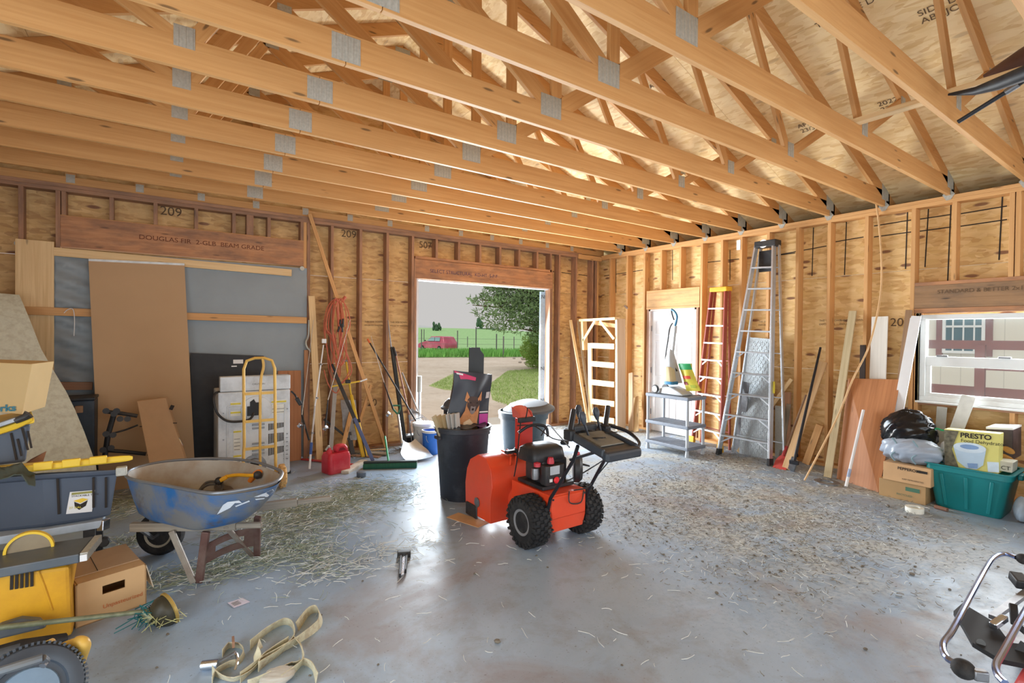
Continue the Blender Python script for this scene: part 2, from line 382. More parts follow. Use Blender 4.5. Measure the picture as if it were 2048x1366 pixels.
# white door jamb trim and the blue-white wrapped jamb on the right
JAMB = plain('white_wrap', (205, 212, 220), .45, 0, .05)
for i, (a, b, z0, z1) in enumerate(((DX0, DX0+.03, .0, DZ), (DX1-.02, DX1, 0, DZ), (DX0, DX1, DZ, DZ+.02))):
    MB().mm((a, .03, z0), (b, .17, z1)).build('trim_%d' % (i+1), JAMB, kind='structure', smooth=0)
# lifted panel edge (blue house wrap) standing in the opening
jb = thing('door_jamb_panel', (-1.33, .16, 0), 'blue-white wrapped jamb board along the right side of the open doorway', 'jamb')
MB().mm((-1.40, .15, 0), (-1.30, .19, 2.53)).build('board', plain('blue_wrap', (168, 190, 206), .5, 0, .1, 30), jb, smooth=0)
for z in (2.4, 1.05, .45): text('NR', .1, (-1.39, .148, z), (1, 0, 0), (0, 0, 1), INK, jb)
# sliding-door latch rod at the left jamb
lr = thing('latch_rod', (-3.93, -.02, 0), 'silver door latch rod fixed to the left jamb of the open doorway', 'latch')
a = BW(839, 752, -.02); b = BW(839, 905, -.02)
MB().cyl(a, b, .02).build('rod', ALU, lr); MB().cyl(a+V((0, 0, -.25)), a+V((0, 0, .0)), .032).build('sleeve', GALV, lr)

# ---------------------------------------------------------------- right wall
YD0, YD1, DH = -1.24, -2.22, 2.19
YW0, YW1, WZ0, WZ1 = -5.19, -7.05, .99, 1.985
mb = MB()
for a, b, c, d in holes_rects(YF, SD+.012, -.1, H, [(YD1, YD0, -.1, DH), (YW1, YW0, WZ0, WZ1)], [1.28, 2.53]):
    mb.mm((SD, a, c), (SD+.012, b, d), 1)
wr = mb.build('wall_right', OSBW, kind='structure', smooth=0)
def stud_r(yt, z0, z1, w=.04, name='stud', mat=STUD):
    return MB().mm((0, yt-w, z0), (SD, yt, z1), 2).build(name, mat, wr, smooth=0, bevel=.002, seg=1)
for u in (1218, 1252, 1286): stud_r(RW(u, 600).y, .04, ZP)
for u in (1320, 1358): stud_r(RW(u, 540).y, 2.54, ZP, name='cripple_stud')
for u in (1400, 1440, 1478, 1532, 1590, 1653, 1727): stud_r(RW(u, 600).y, .04, ZP)
stud_r(RW(1822, 500).y, .04, ZP); stud_r(YW0+.04, .04, WZ1+.02)
for u in (1903, 2017, 2030): stud_r(RW(u, 500).y, 2.36, ZP, name='cripple_stud')
for y in (-7.1, -7.5, -7.9, -8.3, -8.7, -9.1, -9.5, -9.9, -10.3, -10.7): stud_r(y, .04, ZP)
for y in (-5.55, -5.96, -6.37, -6.78): stud_r(y, .04, WZ0-.04, name='cripple_stud')
for y in (YD0+.045, YD1): stud_r(y, .04, DH+.02, name='trimmer_stud', mat=RED_WOOD)
MB().mm((0, YF, ZP), (SD, 0, ZP+.041), 1).build('lower_top_plate', STUD, wr, smooth=0, bevel=.002, seg=1)
MB().mm((0, YF, ZP+.042), (SD, 0, H), 1).build('upper_top_plate', STUD, wr, smooth=0, bevel=.002, seg=1)
for a, b in ((YF, YD1), (YD0, 0)): MB().mm((0, a, 0), (SD, b, .04), 1).build('bottom_plate', STUD, wr, smooth=0, bevel=.002, seg=1)
MB().mm((-.002, YD1-.06, DH+.04), (.09, YD0+.06, 2.49), 1).build('header_beam', wood('door_header', (206, 158, 100), (222, 180, 122), .5, dirt=(120, 92, 64), weather=.35), wr, smooth=0, bevel=.003, seg=1)
MB().mm((0, YD1-.06, 2.49), (SD, YD0+.06, 2.53), 1).build('header_sill', STUD, wr, smooth=0, bevel=.002, seg=1)
MB().mm((-.002, YD1-.06, DH+.002), (SD, YD0+.06, DH+.038), 1).build('header_sill', STUD, wr, smooth=0, bevel=.002, seg=1)
MB().mm((-.002, -7.2, 2.06), (.09, YW0+.05, 2.32), 1).build('header_beam', wood('window_header', (142, 108, 74), (166, 130, 94), .9, dirt=(84, 74, 66), weather=.5), wr, smooth=0, bevel=.003, seg=1)
MB().mm((0, -7.2, 2.32), (SD, YW0+.05, 2.36), 1).build('header_sill', HDR_WOOD, wr, smooth=0, bevel=.002, seg=1)
MB().mm((0, -7.2, WZ1+.02), (SD, YW0+.05, 2.058), 1).build('header_sill', HDR_WOOD, wr, smooth=0, bevel=.002, seg=1)
MB().mm((0, -7.1, WZ0-.045), (SD, YW0, WZ0-.005), 1).build('rough_sill', HDR_WOOD, wr, smooth=0, bevel=.002, seg=1)
text('STANDARD & BETTER 2x10', .06, (-.004, -5.35, 2.22), (0, -1, 0), (0, 0, 1), STAMP, wr, 'lumber_stamp')
text('209', .14, (SD-.003, -4.86, 1.86), (0, -1, 0), (0, 0, 1), STAMP, wr, 'panel_stamp')
for y in (-4.05, -4.3, -3.2, -5.0): text('THIS SIDE DOWN', .035, (SD-.003, y, 1.93), (0, -1, 0), (0, 0, 1), STAMP, wr, 'panel_stamp'); text('EXPOSURE 1', .035, (SD-.003, y, 1.88), (0, -1, 0), (0, 0, 1), STAMP, wr, 'panel_stamp')
# chalk lines on the panels
lm = MB(); X = SD-.0015
for ua, va, ub, vb in ((1208, 552, 1286, 540), (1232, 516, 1232, 586), (1345, 500, 1345, 560), (1412, 525, 1478, 518), (1460, 500, 1460, 560), (1545, 512, 1590, 506), (1560, 509, 1653, 492), (1668, 484, 1727, 474), (1748, 452, 1822, 440), (1748, 474, 1822, 464),
                       (1835, 439, 1902, 429), (1835, 463, 1902, 454), (1918, 428, 2014, 412), (1918, 453, 2014, 439), (2040, 410, 2047, 409), (1627, 455, 1624, 552), (1693, 444, 1689, 550), (1815, 424, 1811, 538), (1857, 418, 1850, 534), (1902, 410, 1895, 570), (2005, 392, 1998, 520), (1208, 660, 1250, 657)):
    lm.bar(RW(ua, va, X), RW(ub, vb, X), .0014, .012, (1, 0, 0) if 0 else V((1, 0, 0)).cross(RW(ub, vb, X)-RW(ua, va, X)))
lm.build('chalk_lines', INK, wr, smooth=0)
lm = MB(); Y = SD-.0015
for ua, va, ub, vb in ((1051, 537, 1080, 540), (1104, 543, 1114, 544.5), (1123, 545, 1147, 548), (1157, 549, 1179, 552)):
    p, q = BW(ua, va, Y), BW(ub, vb, Y); lm.bar(p, q, .0014, .012, (0, 0, 1))
lm.build('chalk_lines', INK, wb, smooth=0)
# ---------------------------------------------------------------- door 1 (white panelled entrance door)
dr = MB().mm((.05, YD1+.03, .015), (.09, YD0-.03, DH-.03)).build('door_1', plain('white_door', (236, 238, 240), .4, 0, .02), kind='structure', smooth=0, bevel=.003)
mb = MB()
for (y0, y1) in ((-1.36, -1.66), (-1.80, -2.10)):
    for z0, z1 in ((1.75, 1.98), (1.0, 1.62), (.2, .85)):
        for a, b in (((y0, z0), (y1, z0)), ((y0, z1), (y1, z1)), ((y0, z0), (y0, z1)), ((y1, z0), (y1, z1))):
            mb.bar((.047, a[0], a[1]), (.047, b[0], b[1]), .02, .018)
mb.build('panel_moulding', MATS['white_door'], dr, smooth=0, bevel=.004)
MB().ball((.01, -2.13, 1.0), .032).cyl((.04, -2.13, 1.0), (.0, -2.13, 1.0), .014).build('door_handle', CHROME, dr)
for z in (1.85, 1.1, .35): MB().mm((.03, YD0-.035, z-.05), (.052, YD0-.02, z+.05)).build('hinge', STEEL, dr, smooth=0)
mb = MB()
mb.mm((.0, YD0-.03, 0), (SD, YD0, DH), 2).mm((0, YD1, 0), (SD, YD1+.03, DH), 2).mm((0, YD1, DH-.03), (SD, YD0, DH), 1)
mb.build('trim_4', plain('door_frame_paint', (222, 206, 196), .5), kind='structure', smooth=0)
# ---------------------------------------------------------------- window
VIN = plain('white_vinyl', (222, 226, 226), .4, 0, .03)
wn = MB()
def frame(mb, x0, x1, y0, y1, z0, z1, t):
    mb.mm((x0, y0, z0), (x1, y1, z0+t)).mm((x0, y0, z1-t), (x1, y1, z1)).mm((x0, y0, z0+t), (x1, y0+t, z1-t)).mm((x0, y1-t, z0+t), (x1, y1, z1-t)); return mb
zm = 1.47
frame(wn, .03, .13, YW1, YW0, WZ0, WZ1, .055)
w1 = wn.build('window_1', VIN, kind='structure', smooth=0, bevel=.004)
MB().mm((.05, YW1+.05, zm-.035), (.10, YW0-.05, zm+.035)).build('meeting_rail', VIN, w1, smooth=0, bevel=.004)
frame(MB(), .05, .09, YW1+.055, YW0-.055, WZ0+.05, zm-.03, .045).build('lower_sash', VIN, w1, smooth=0, bevel=.003)
GLASS = plain('window_glass', (220, 235, 235), .05, 0, 0, alpha=.05)
MB().mm((.10, YW1+.05, zm), (.104, YW0-.05, WZ1-.05)).build('upper_pane', GLASS, w1, smooth=0)
MB().mm((.07, YW1+.09, WZ0+.09), (.074, YW0-.09, zm-.06)).build('lower_pane', GLASS, w1, smooth=0)
for y in (RW(1885, 703, .05).y, RW(2010, 707, .05).y): MB().mm((.03, y-.05, zm+.035), (.055, y+.05, zm+.055)).build('sash_lock', STEEL, w1, smooth=0, bevel=.004)
MB().mm((-.03, -7.1, WZ0-.02), (.06, YW0+.02, WZ0), 1).build('window_sill', VIN, w1, smooth=0, bevel=.003)
MB().mm((.0, YW0, WZ0), (.05, YW0+.03, WZ1+.02), 2).build('window_shim', plain('foam', (190, 184, 150), .8), w1, smooth=0)
# ---------------------------------------------------------------- left and front walls (behind / beside the camera), unseen openings added to let light in
mb = MB()
for a, b, c, d in holes_rects(YF, SD, -.1, H, [(-8.6, -4.9, -.1, 2.6)], [1.28, 2.53]): mb.mm((XL-.012, a, c), (XL, b, d), 1)
wl = mb.build('wall_left', OSBW, kind='structure', smooth=0)
for i in range(10): MB().mm((XL, -.4-i*.4064-.04, .04), (XL+.1, -.4-i*.4064, ZP), 2).build('stud', STUD, wl, smooth=0)
mb = MB()
for a, b, c, d in holes_rects(XL, SD, -.1, H, [(-9.0, -.4, -.1, 3.0)], [1.28, 2.53]): mb.mm((a, YF-.012, c), (b, YF, d), 0)
mb.build('wall_front', OSBW, kind='structure', smooth=0)
# ---------------------------------------------------------------- roof
XC = -4.70; SL = .40; ZB0 = 3.37; ZT0 = 3.522     # ridge x, pitch, underside and top of the top chord above the right wall
def zt(x): return ZT0+SL*(-x if x > XC else x-2*XC)
def zb(x): return ZB0+SL*(-x if x > XC else x-2*XC)
mb = MB()
for sgn in (1, -1):
    xe = .45 if sgn > 0 else 2*XC-.45
    y = YF-.3; row = 0
    while y < .35:
        y2 = min(y+2.44, .35); x = XC; k = 0
        while (xe-x)*sgn > .05:
            x2 = x+sgn*1.13; x2 = min(x2, xe) if sgn > 0 else max(x2, xe)
            a, b = sorted((x, x2-sgn*.003))
            za, zb_ = zt(a), zt(b)
            mb.add([(a, y, za), (b, y, zb_), (b, y2-.003, zb_), (a, y2-.003, za), (a, y, za+.014), (b, y, zb_+.014), (b, y2-.003, zb_+.014), (a, y2-.003, za+.014)],
                   [(3, 2, 1, 0), (4, 5, 6, 7), (0, 1, 5, 4), (1, 2, 6, 5), (2, 3, 7, 6), (3, 0, 4, 7)], None, 1)
            x = x2
        y = y2
cl = mb.build('ceiling', OSBR, kind='structure', smooth=0)
mb = MB()   # shingles keep the daylight out of the panel joints
for sgn in (1, -1):
    xe = .47 if sgn > 0 else 2*XC-.47
    mb.quadslab((XC, YF-.35, zt(XC)+.02), (xe, YF-.35, zt(xe)+.02), (xe, .4, zt(xe)+.02), (XC, .4, zt(XC)+.02), V((0, 0, .02)))
mb.mm((.3, YF, 3.18), (.44, .3, 3.2)).mm((.15, YF, 3.16), (.3, .3, 3.18)).mm((.44, YF, 3.1), (.46, .3, 3.33))
mb.build('roof_shingles', plain('shingles', (80, 70, 66), .9), cl, smooth=0)
sd_ = V((1, 0, -SL)).normalized()
for x, y, t_ in ((-1.35, -4.45, 'APA 2022\n23/32'), (-2.4, -5.1, 'THIS SIDE DOWN'), (-2.1, -5.75, 'SIDE DOWN\nABAJO'), (-.55, -4.35, 'APA'), (-1.6, -3.6, '23/32'), (-2.6, -3.3, 'APA'), (-1.05, -5.6, '51.'), (-1.3, -5.2, '2022\n23-20')):
    n = V((SL, 0, 1)).normalized(); p = V((x, y, zt(x)))-n*.004
    text(t_, .085, p, (-sd_).cross(n) if 0 else V((0, -1, 0)), -sd_*-1 if 0 else sd_*-1, STAMP, cl, 'panel_stamp')
# gable triangle above the back wall
gw = MB(); gw.prism([(XL-.0, H), (SD, H), (SD, zt(SD)-.002), (XC, zt(XC)-.002), (XL, zt(XL)-.002)], (0, SD, 0), (1, 0, 0), (0, 0, 1), -.012)
gw = gw.build('wall_gable_back', OSBW, kind='structure', smooth=0)
gw2 = MB().prism([(XL, H), (SD, H), (SD, zt(SD)-.002), (XC, zt(XC)-.002), (XL, zt(XL)-.002)], (0, YF, 0), (1, 0, 0), (0, 0, 1), .012).build('wall_gable_front', OSBW, kind='structure', smooth=0)

# ---------------------------------------------------------------- trusses
def plate(x, z, w, h, root, sub=True, ax=0):
    mb = LB(root); mb.box((x, -.0200, z), (w, .0025, h)); 
    nr = max(3, int(w/.03))
    for i in range(nr): mb.box((x-w/2+(i+.5)*w/nr, -.022, z), (w/nr*.45, .003, h*.98))
    return mb.build('gusset_plate', GALV, smooth=0)
def make_truss(loc, label):
    t = thing('roof_truss', loc, label, 'roof truss', 'roof trusses over the garage')
    LBm = lambda: LB(t)
    w = .038
    # points in the truss's own frame: x as in the world, z measured from the wall top
    def bar(name, p, q, h):
        m = LBm(); m.bar((p[0], 0, p[1]-H), (q[0], 0, q[1]-H), w-.003, h, (0, 1, 0) if 0 else (0, 0, 1) if abs(q[0]-p[0]) > .02 else (1, 0, 0)); return m.build(name, WOOD, smooth=0, bevel=.002, seg=1)
    m = LBm(); m.bar((.12, 0, .0925), (-6.31, 0, .0925), w, .185).build('bottom_chord', WOOD, smooth=0, bevel=.002, seg=1)
    m = LBm(); m.bar((-6.314, 0, .0925), (2*XC-.12, 0, .0925), w, .185).build('bottom_chord', WOOD, smooth=0, bevel=.002, seg=1)
    for sgn in (1, -1):
        X = lambda x: x if sgn > 0 else 2*XC-x
        xe = .42
        m = LBm(); a, b = X(XC+.001*0), X(xe)
        zc = lambda x: (zt(x)+zb(x))/2-H
        poly = [(a, zb(XC)-H), (b, zb(X(xe)) - H), (b, zt(X(xe))-H-.001), (a, zt(XC)-H-.001)]
        m.prism(poly if sgn > 0 else poly[::-1], (0, .019, 0), (1, 0, 0), (0, 0, 1), .038)
        m.build('top_chord', WOOD, smooth=0, bevel=.002, seg=1)
        T1, T2, N1 = -3.08, -1.45, -2.30
        zc1 = lambda x: zb(X(x))
        bar('web', (X(-4.70), H+.14), (X(T1+.05), zc1(T1)+.02), .135)
        bar('web', (X(T1-.0), zc1(T1)+.06), (X(N1-.01), H+.12), .089)
        bar('web', (X(N1-.02), H+.14), (X(T2+.04), zc1(T2)+.02), .089)
        plate(X(N1), .185, .11, .13, t); plate(X(T1), zc1(T1)-H-.01, .12, .1, t); plate(X(T2), zc1(T2)-H, .1, .09, t)
        plate(X(-.02), .17, .2, .2, t)
    bar('king_post', (XC+.02, H+.15), (XC+.02, zb(XC)+.03), .095)
    plate(-4.74, .17, .2, .165, t); plate(-6.31, .0925, .17, .155, t)
    plate(XC, zb(XC)-H+.03, .2, .16, t)
    return t
TY = lambda k: -2.3696-.6127*k
names = {-3: 'first', -2: 'second', -1: 'third', 0: 'fourth', 1: 'fifth', 2: 'sixth', 3: 'seventh', 4: 'eighth', 5: 'ninth', 6: 'tenth', 7: 'eleventh', 8: 'twelfth', 9: 'thirteenth', 10: 'fourteenth'}
tr0 = make_truss((0, TY(-3), H), 'wooden roof truss, first in from the gable end above the back wall')
for k in range(-2, 11):
    copy_tree(tr0, (0, TY(k), H), None, 'wooden roof truss, %s counted forward from the back wall' % names[k])
# hurricane ties on the right wall plate
tie0 = None
for k in range(-3, 11):
    y = TY(k)
    if tie0 is None:
        tie0 = thing('hurricane_tie', (-.001, y, H), 'x', 'metal tie', 'hurricane ties on the right wall plate')
        m = LB(tie0); m.prism([(-.055, .01), (-.02, -.05), (.02, -.055), (.055, .01), (.03, .04), (-.03, .04)], (0, 0, 0), (0, 1, 0), (0, 0, 1), -.003).build('strap', GALV, smooth=0)
        m = LB(tie0); m.box((-.012, .023, .05), (.03, .003, .1)); m.box((-.012, -.023, .05), (.03, .003, .1)); m.build('flange', GALV, smooth=0); o = tie0
    else: o = copy_tree(tie0, (-.001, y, H))
    o['label'] = 'galvanised tie on the right wall plate under the %s roof truss from the back wall' % names[k]
# gable end truss on the back wall
gt = thing('gable_truss', (XC, .07, H), 'gable end truss with upright studs standing on the back wall', 'roof truss')
MB().bar((.1, .05, H+.045), (2*XC-.1, .05, H+.045), .038, .089).build('bottom_chord', WOOD, gt, smooth=0)
for sgn in (1, -1):
    X = lambda x: x if sgn > 0 else 2*XC-x
    MB().prism([(X(XC), zb(XC)), (X(.12), zb(X(.12))), (X(.12), zt(X(.12))-.002), (X(XC), zt(XC)-.002)][::sgn], (0, .07, 0), (1, 0, 0), (0, 0, 1), .038).build('top_chord', WOOD, gt, smooth=0)
    for i in range(0, 7):
        x = XC+(.3+.61*i)*1.0
        MB().bar((X(x), .05, H+.09), (X(x), .05, zb(X(x))), .038, .089, (1, 0, 0)).build('gable_stud', WOOD, gt, smooth=0)
        m = MB(); m.box((X(x), .03, H+.07), (.075, .003, .09)); m.build('gusset_plate', GALV, gt, smooth=0)
# ================================================================== outside
s = NT('dirt_yard'); g = s.co('Object'); n = s.noise(g, .35, 9, .65, .4); n2 = s.noise(g, 4, 8, .7)
o_ = s.mix(s.step(n, .35, .65), lin((206, 190, 172)), lin((226, 214, 200))); o_ = s.mix(s.mul(s.step(n2, .5, .7), .4), o_, lin((150, 130, 112)))
s.link(o_, 'Base Color'); s.p.inputs['Roughness'].default_value = .95; s.bump(n2, .3, .02)
rng = random.Random(3)
MB().mm((-60, .16, -.5), (6.0, 44, -.1)).mm((6.0, -12, -.5), (60, 44, -.1)).build('ground', s.m, kind='structure', smooth=0, org=(0, 0, 0))
MB().mm((DX0-.3, .152, -.12), (DX1+.3, 1.5, -.015)).build('doorstep', plain('pale_concrete', (214, 212, 206), .8, 0, .06, 4), kind='structure', smooth=0)
def grassmat(name, a, b, c):
    s = NT(name); g = s.co('Object'); n = s.noise(g, 1.3, 8, .7); n2 = s.noise(g, 9, 6, .7)
    o = s.mix(s.step(n, .35, .65), lin(a), lin(b)); o = s.mix(s.step(n2, .48, .72), o, lin(c)); s.link(o, 'Base Color'); s.p.inputs['Roughness'].default_value = .9; s.bump(n2, .5, .04); return s.m
LAWN = grassmat('lawn', (150, 172, 108), (188, 200, 140), (212, 204, 158)); FIELD = grassmat('field', (134, 190, 118), (166, 208, 144), (198, 216, 176))
def blades(poly_fn, n, h, name, mat, label, cat, seed=1, w=.012, lean=.5):
    r = random.Random(seed); vs = []; fs = []
    for i in range(n):
        x, y, z = poly_fn(r); a = r.random()*6.28; hh = h*r.uniform(.5, 1.2); dx, dy = math.cos(a)*w, math.sin(a)*w; lx, ly = r.gauss(0, lean)*hh, r.gauss(0, lean)*hh
        k = len(vs); vs += [(x-dx, y-dy, z), (x+dx, y+dy, z), (x+lx, y+ly, z+hh)]; fs.append((k, k+1, k+2))
    m = MB(); m.v = [V(p) for p in vs]; m.f = [list(f) for f in fs]; m.uv = [[(0, 0)]*3 for f in fs]
    return m.build(name, mat, smooth=0, label=label, cat=cat, kind='stuff')
def patch(name, outline, z, mat, h=.02):
    m = MB(); pts = [FL(u, v, z) for u, v in outline]
    m.prism([(p.x, p.y) for p in pts], (0, 0, z), (1, 0, 0), (0, 1, 0), h); return m.build(name, mat, kind='structure', smooth=0)
patch('lawn', [(1130, 860), (1010, 806), (985, 800), (978, 770), (1015, 742), (1200, 730), (1400, 780)], -.1, LAWN)
patch('lawn', [(858, 772), (905, 748), (960, 760), (975, 772), (940, 782), (890, 780)], -.1, LAWN)
patch('lawn', [(700, 716), (700, 700), (1300, 702), (1300, 712), (960, 714)], -.1, FIELD, .08)
def in_poly(outline, z):
    P = [FL(u, v, z) for u, v in outline]; tri = [(P[0], P[i], P[i+1]) for i in range(1, len(P)-1)]
    ar = [((b-a).cross(c-a)).length for a, b, c in tri]
    def f(r):
        a, b, c = r.choices(tri, ar)[0]; u, v = r.random(), r.random()
        if u+v > 1: u, v = 1-u, 1-v
        return a+(b-a)*u+(c-a)*v
    return f
blades(in_poly([(1110, 850), (1010, 806), (985, 800), (978, 770), (1015, 742), (1150, 732)], -.08), 9000, .07, 'lawn_grass', plain('grass_blade', (158, 184, 108), .8, 0, .3, 2), 'short green lawn grass outside the open doorway, below the shrub', 'grass', 4, .01)
blades(in_poly([(860, 772), (905, 750), (960, 760), (970, 772), (890, 780)], -.08), 1600, .07, 'lawn_grass', MATS['grass_blade'], 'tuft of grass in the dirt yard left behind the dog food bag', 'grass', 5, .01)
blades(in_poly([(780, 714), (780, 706), (1120, 706), (1120, 713), (960, 714)], -.04), 9000, .5, 'verge_grass', plain('verge_blade', (128, 190, 96), .8, 0, .25, 1), 'tall bright green grass strip between the dirt yard and the fence', 'grass', 6, .05, .2)
# field rising to a far hill
def hill(x, y):
    h = -.1+max(0, y-44)*.012 + 2.6*math.exp(-((x-62)**2/1800+(y-120)**2/1600)) + 1.0*math.exp(-((x-20)**2/900+(y-150)**2/2000))
    return h
G = [[(-60+i*8, 44+j*8, hill(-60+i*8, 44+j*8)) for j in range(24)] for i in range(34)]
MB().sheet(G, -.3).build('field', FIELD, kind='structure', smooth=60)
# far ridge
G = [[(-150+i*14, 236+j*30, 1.5+j*(1.7+1.6*math.sin(i*.45)+.8*math.sin(i*1.3))) for j in range(3)] for i in range(40)]
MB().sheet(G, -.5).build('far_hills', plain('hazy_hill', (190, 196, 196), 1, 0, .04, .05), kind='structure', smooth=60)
# fence posts
FPM = plain('fence_post', (120, 124, 120), .8)
p0 = None
for i, (u, dist, h) in enumerate(((843, 50, 2.3), (848, 62, 2.3), (897, 52, 1.3), (915, 50, 2.2), (952, 46, 2.5), (993, 44, 1.9), (1007, 40, 1.7), (1028, 60, 1.6), (935, 66, 1.4))):
    d = ray(u, 683); d = V((d.x, d.y, 0)); p = V((CAM.x, CAM.y, 0))+d*dist; z = hill(p.x, p.y) if p.y > 44 else -.1
    pp = thing('fence_post', (p.x, p.y, z-.2), ['dark field fence post at the left edge of the doorway view', 'thin field fence post just right of the leftmost one', 'short field fence post above the parked car roof', 'field fence post right of the parked car', 'tall dark field fence post above the black plank', 'field fence post under the left part of the pine crown', 'field fence post hanging below the pine branches', 'faint field fence post nearest the shrub', 'faint small field fence post far beyond the fence line'][i], 'fence post', 'field fence posts')
    MB().mm((p.x-.04, p.y-.04, z-.2), (p.x+.04, p.y+.04, z+h)).build('post', FPM, pp, smooth=0)
fw = thing('fence_wire', (15, 44, 0), 'thin wires of the field fence crossing the green field', 'fence wire')
a = V((CAM.x, CAM.y, 0))+V((ray(800, 683).x, ray(800, 683).y, 0))*48; b = V((CAM.x, CAM.y, 0))+V((ray(1120, 683).x, ray(1120, 683).y, 0))*46
mb = MB()
for z in (.3, .8, 1.3): mb.cyl(a+V((0, 0, z)), b+V((0, 0, z)), .012, n=5)
mb.build('wire', FPM, fw)
# small far trees
for (u, dd, w_, h_, lb) in ((874, 120, 1.3, 2.2, 'tiny dark bush on the horizon above the parked car'), (960, 140, 1.6, 3.4, 'small lone tree on the far hill crest'), (975, 165, 6, 1.0, 'low dark shelterbelt of trees on the far hill')):
    d = ray(u, 683); p = V((CAM.x, CAM.y, 0))+V((d.x, d.y, 0))*dd; z = hill(p.x, p.y); r = random.Random(u); m = MB()
    for i in range(14): m.ball(p+V((r.gauss(0, w_*.3), r.gauss(0, .4), z+h_*r.uniform(.2, .8))), (w_*.25, w_*.25, h_*.25), n=7, m=5)
    m.build('far_tree', plain('far_foliage', (74, 104, 78), .9, 0, .25, 2), smooth=60, label=lb, cat='tree')
# pine tree right of the doorway view
def foliage(name, clusters, n, sz, mat, parent, seed, needle=.25):
    r = random.Random(seed); vs = []; fs = []; wts = [c[1][0]*c[1][1]*c[1][2] for c in clusters]
    for i in range(n):
        c, rad = r.choices(clusters, wts)[0]
        while True:
            q = V((r.uniform(-1, 1), r.uniform(-1, 1), r.uniform(-1, 1)))
            if .35 < q.length < 1: break
        p = V(c)+V((q.x*rad[0], q.y*rad[1], q.z*rad[2])); d = V((q.x+r.gauss(0, .6), q.y+r.gauss(0, .6), q.z*.5+.35+r.gauss(0, .5))).normalized()
        a = d.orthogonal().normalized(); a.rotate(Matrix.Rotation(r.random()*6.28, 3, d)); b = d.cross(a)
        L = sz*r.uniform(.6, 1.3)
        for w in (a, b):
            k = len(vs); vs += [p-w*L*needle, p+w*L*needle, p+d*L]; fs.append((k, k+1, k+2))
    m = MB(); m.v = [V(p) for p in vs]; m.f = [list(f) for f in fs]; m.uv = [[(0, 0)]*3 for f in fs]
    o = m.build(name, mat, parent, smooth=0); return o
def bent(m, pts, r0, r1): pts = smoothpath(pts, 5); m.tube(pts, [r0+(r1-r0)*i/(len(pts)-1) for i in range(len(pts))], 7)
BARK = plain('bark', (104, 84, 70), .95, 0, .25, 6)
PINE = plain('pine_needles', (140, 168, 122), .8, 0, .3, 1.2); SHR = plain('shrub_leaves', (170, 200, 112), .7, 0, .25, 2)
d = ray(1150, 683); B = V((CAM.x, CAM.y, 0))+V((d.x, d.y, 0))*24
def at(u, v, dist):   # a point at a level distance from the camera
    q = ray(u, v); return CAM+q*dist
pt = thing('pine_tree', (B.x, B.y, -.1), 'large bushy pine tree whose crown fills the upper right of the open doorway', 'tree')
m = MB(); bent(m, [(B.x, B.y, -.1), (B.x-.1, B.y, 2), (B.x+.1, B.y+.1, 4.5), (B.x, B.y, 7)], .32, .1); m.build('trunk', BARK, pt)
m = MB(); bd = []
for (u, v) in ((985, 590), (960, 600), (1010, 640), (1040, 600), (1030, 655), (975, 575), (1000, 560), (1090, 620), (945, 610)):
    q = at(u, v, 24); bent(m, [(B.x, B.y, max(1.6, q.z-1.0)), (B+q)/2+V((0, 0, .2)) if 0 else V(((B.x+q.x)/2, (B.y+q.y)/2, q.z-.25)), q], .09, .02)
m.build('branch', BARK, pt)
cl_ = []
for (u, v, r) in ((985, 590, .42), (1020, 600, .55), (1060, 600, .6), (1000, 615, .5), (1040, 630, .55), (1075, 640, .6), (965, 600, .3), (950, 602, .22), (940, 598, .13), (958, 625, .22), (985, 640, .35), (1010, 655, .3), (1035, 658, .28), (1000, 560, .6), (1050, 550, .8), (1100, 590, .9), (1110, 650, .7), (1160, 600, 1.3), (1100, 500, 1.4), (1000, 655, .2), (975, 655, .18), (1180, 520, 1.6), (1020, 520, .9), (1085, 672, .5)):
    for k in range(2): cl_.append((at(u, v, 24+rng.uniform(-1.2, 1.2)), (r*1.5, r*1.5, r*1.0)))
foliage('foliage', cl_, 42000, .20, PINE, pt, 11, .15)
sh = FL(1075, 735, -.1); st = thing('shrub', (sh.x, sh.y, -.1), 'rounded yellow-green shrub under the pine beside the lawn', 'shrub')
dist = (sh-CAM).length*.985
cl_ = [(at(u, v, dist*k), (r, r, r)) for (u, v, r) in ((1060, 700, .55), (1080, 690, .6), (1075, 715, .6), (1062, 722, .35), (1100, 700, .8), (1055, 680, .3), (1088, 665, .4), (1075, 675, .4)) for k in (.98, 1.03)]
foliage('foliage', cl_, 9000, .12, SHR, st, 12, .2)
m = MB()
for i in range(14): a = rng.random()*6.28; m.tube([(sh.x+math.cos(a)*.15, sh.y+math.sin(a)*.15, -.1), (sh.x+math.cos(a)*.5, sh.y+math.sin(a)*.5, 1.1)], .015, 5)
m.build('stem', BARK, st)
# rocks beside the shrub
for i, (u, v, r) in enumerate(((1037, 712, .16), (1047, 720, .2), (1028, 718, .1), (1040, 726, .1), (1052, 728, .13))):
    p = FL(u, v, -.1); q = random.Random(i)
    m = MB(); m.ball((0, 0, 0), 1, n=8, m=5)
    m.v = [V((p.x+x.x*r*q.uniform(.8, 1.2)*1.3, p.y+x.y*r, -.1+r*.55+x.z*r*.7)) for x in m.v]
    m.build('garden_stone', plain('stone', (176, 168, 160), .9, 0, .2, 3), smooth=20, label=['largest pale stone left of the shrub base', 'pale stone tight against the left of the shrub base', 'small stone furthest left of the shrub', 'small stone in the middle of the little pile by the shrub', 'stone nearest the lawn at the shrub base'][i], cat='stone', group='stones beside the shrub')
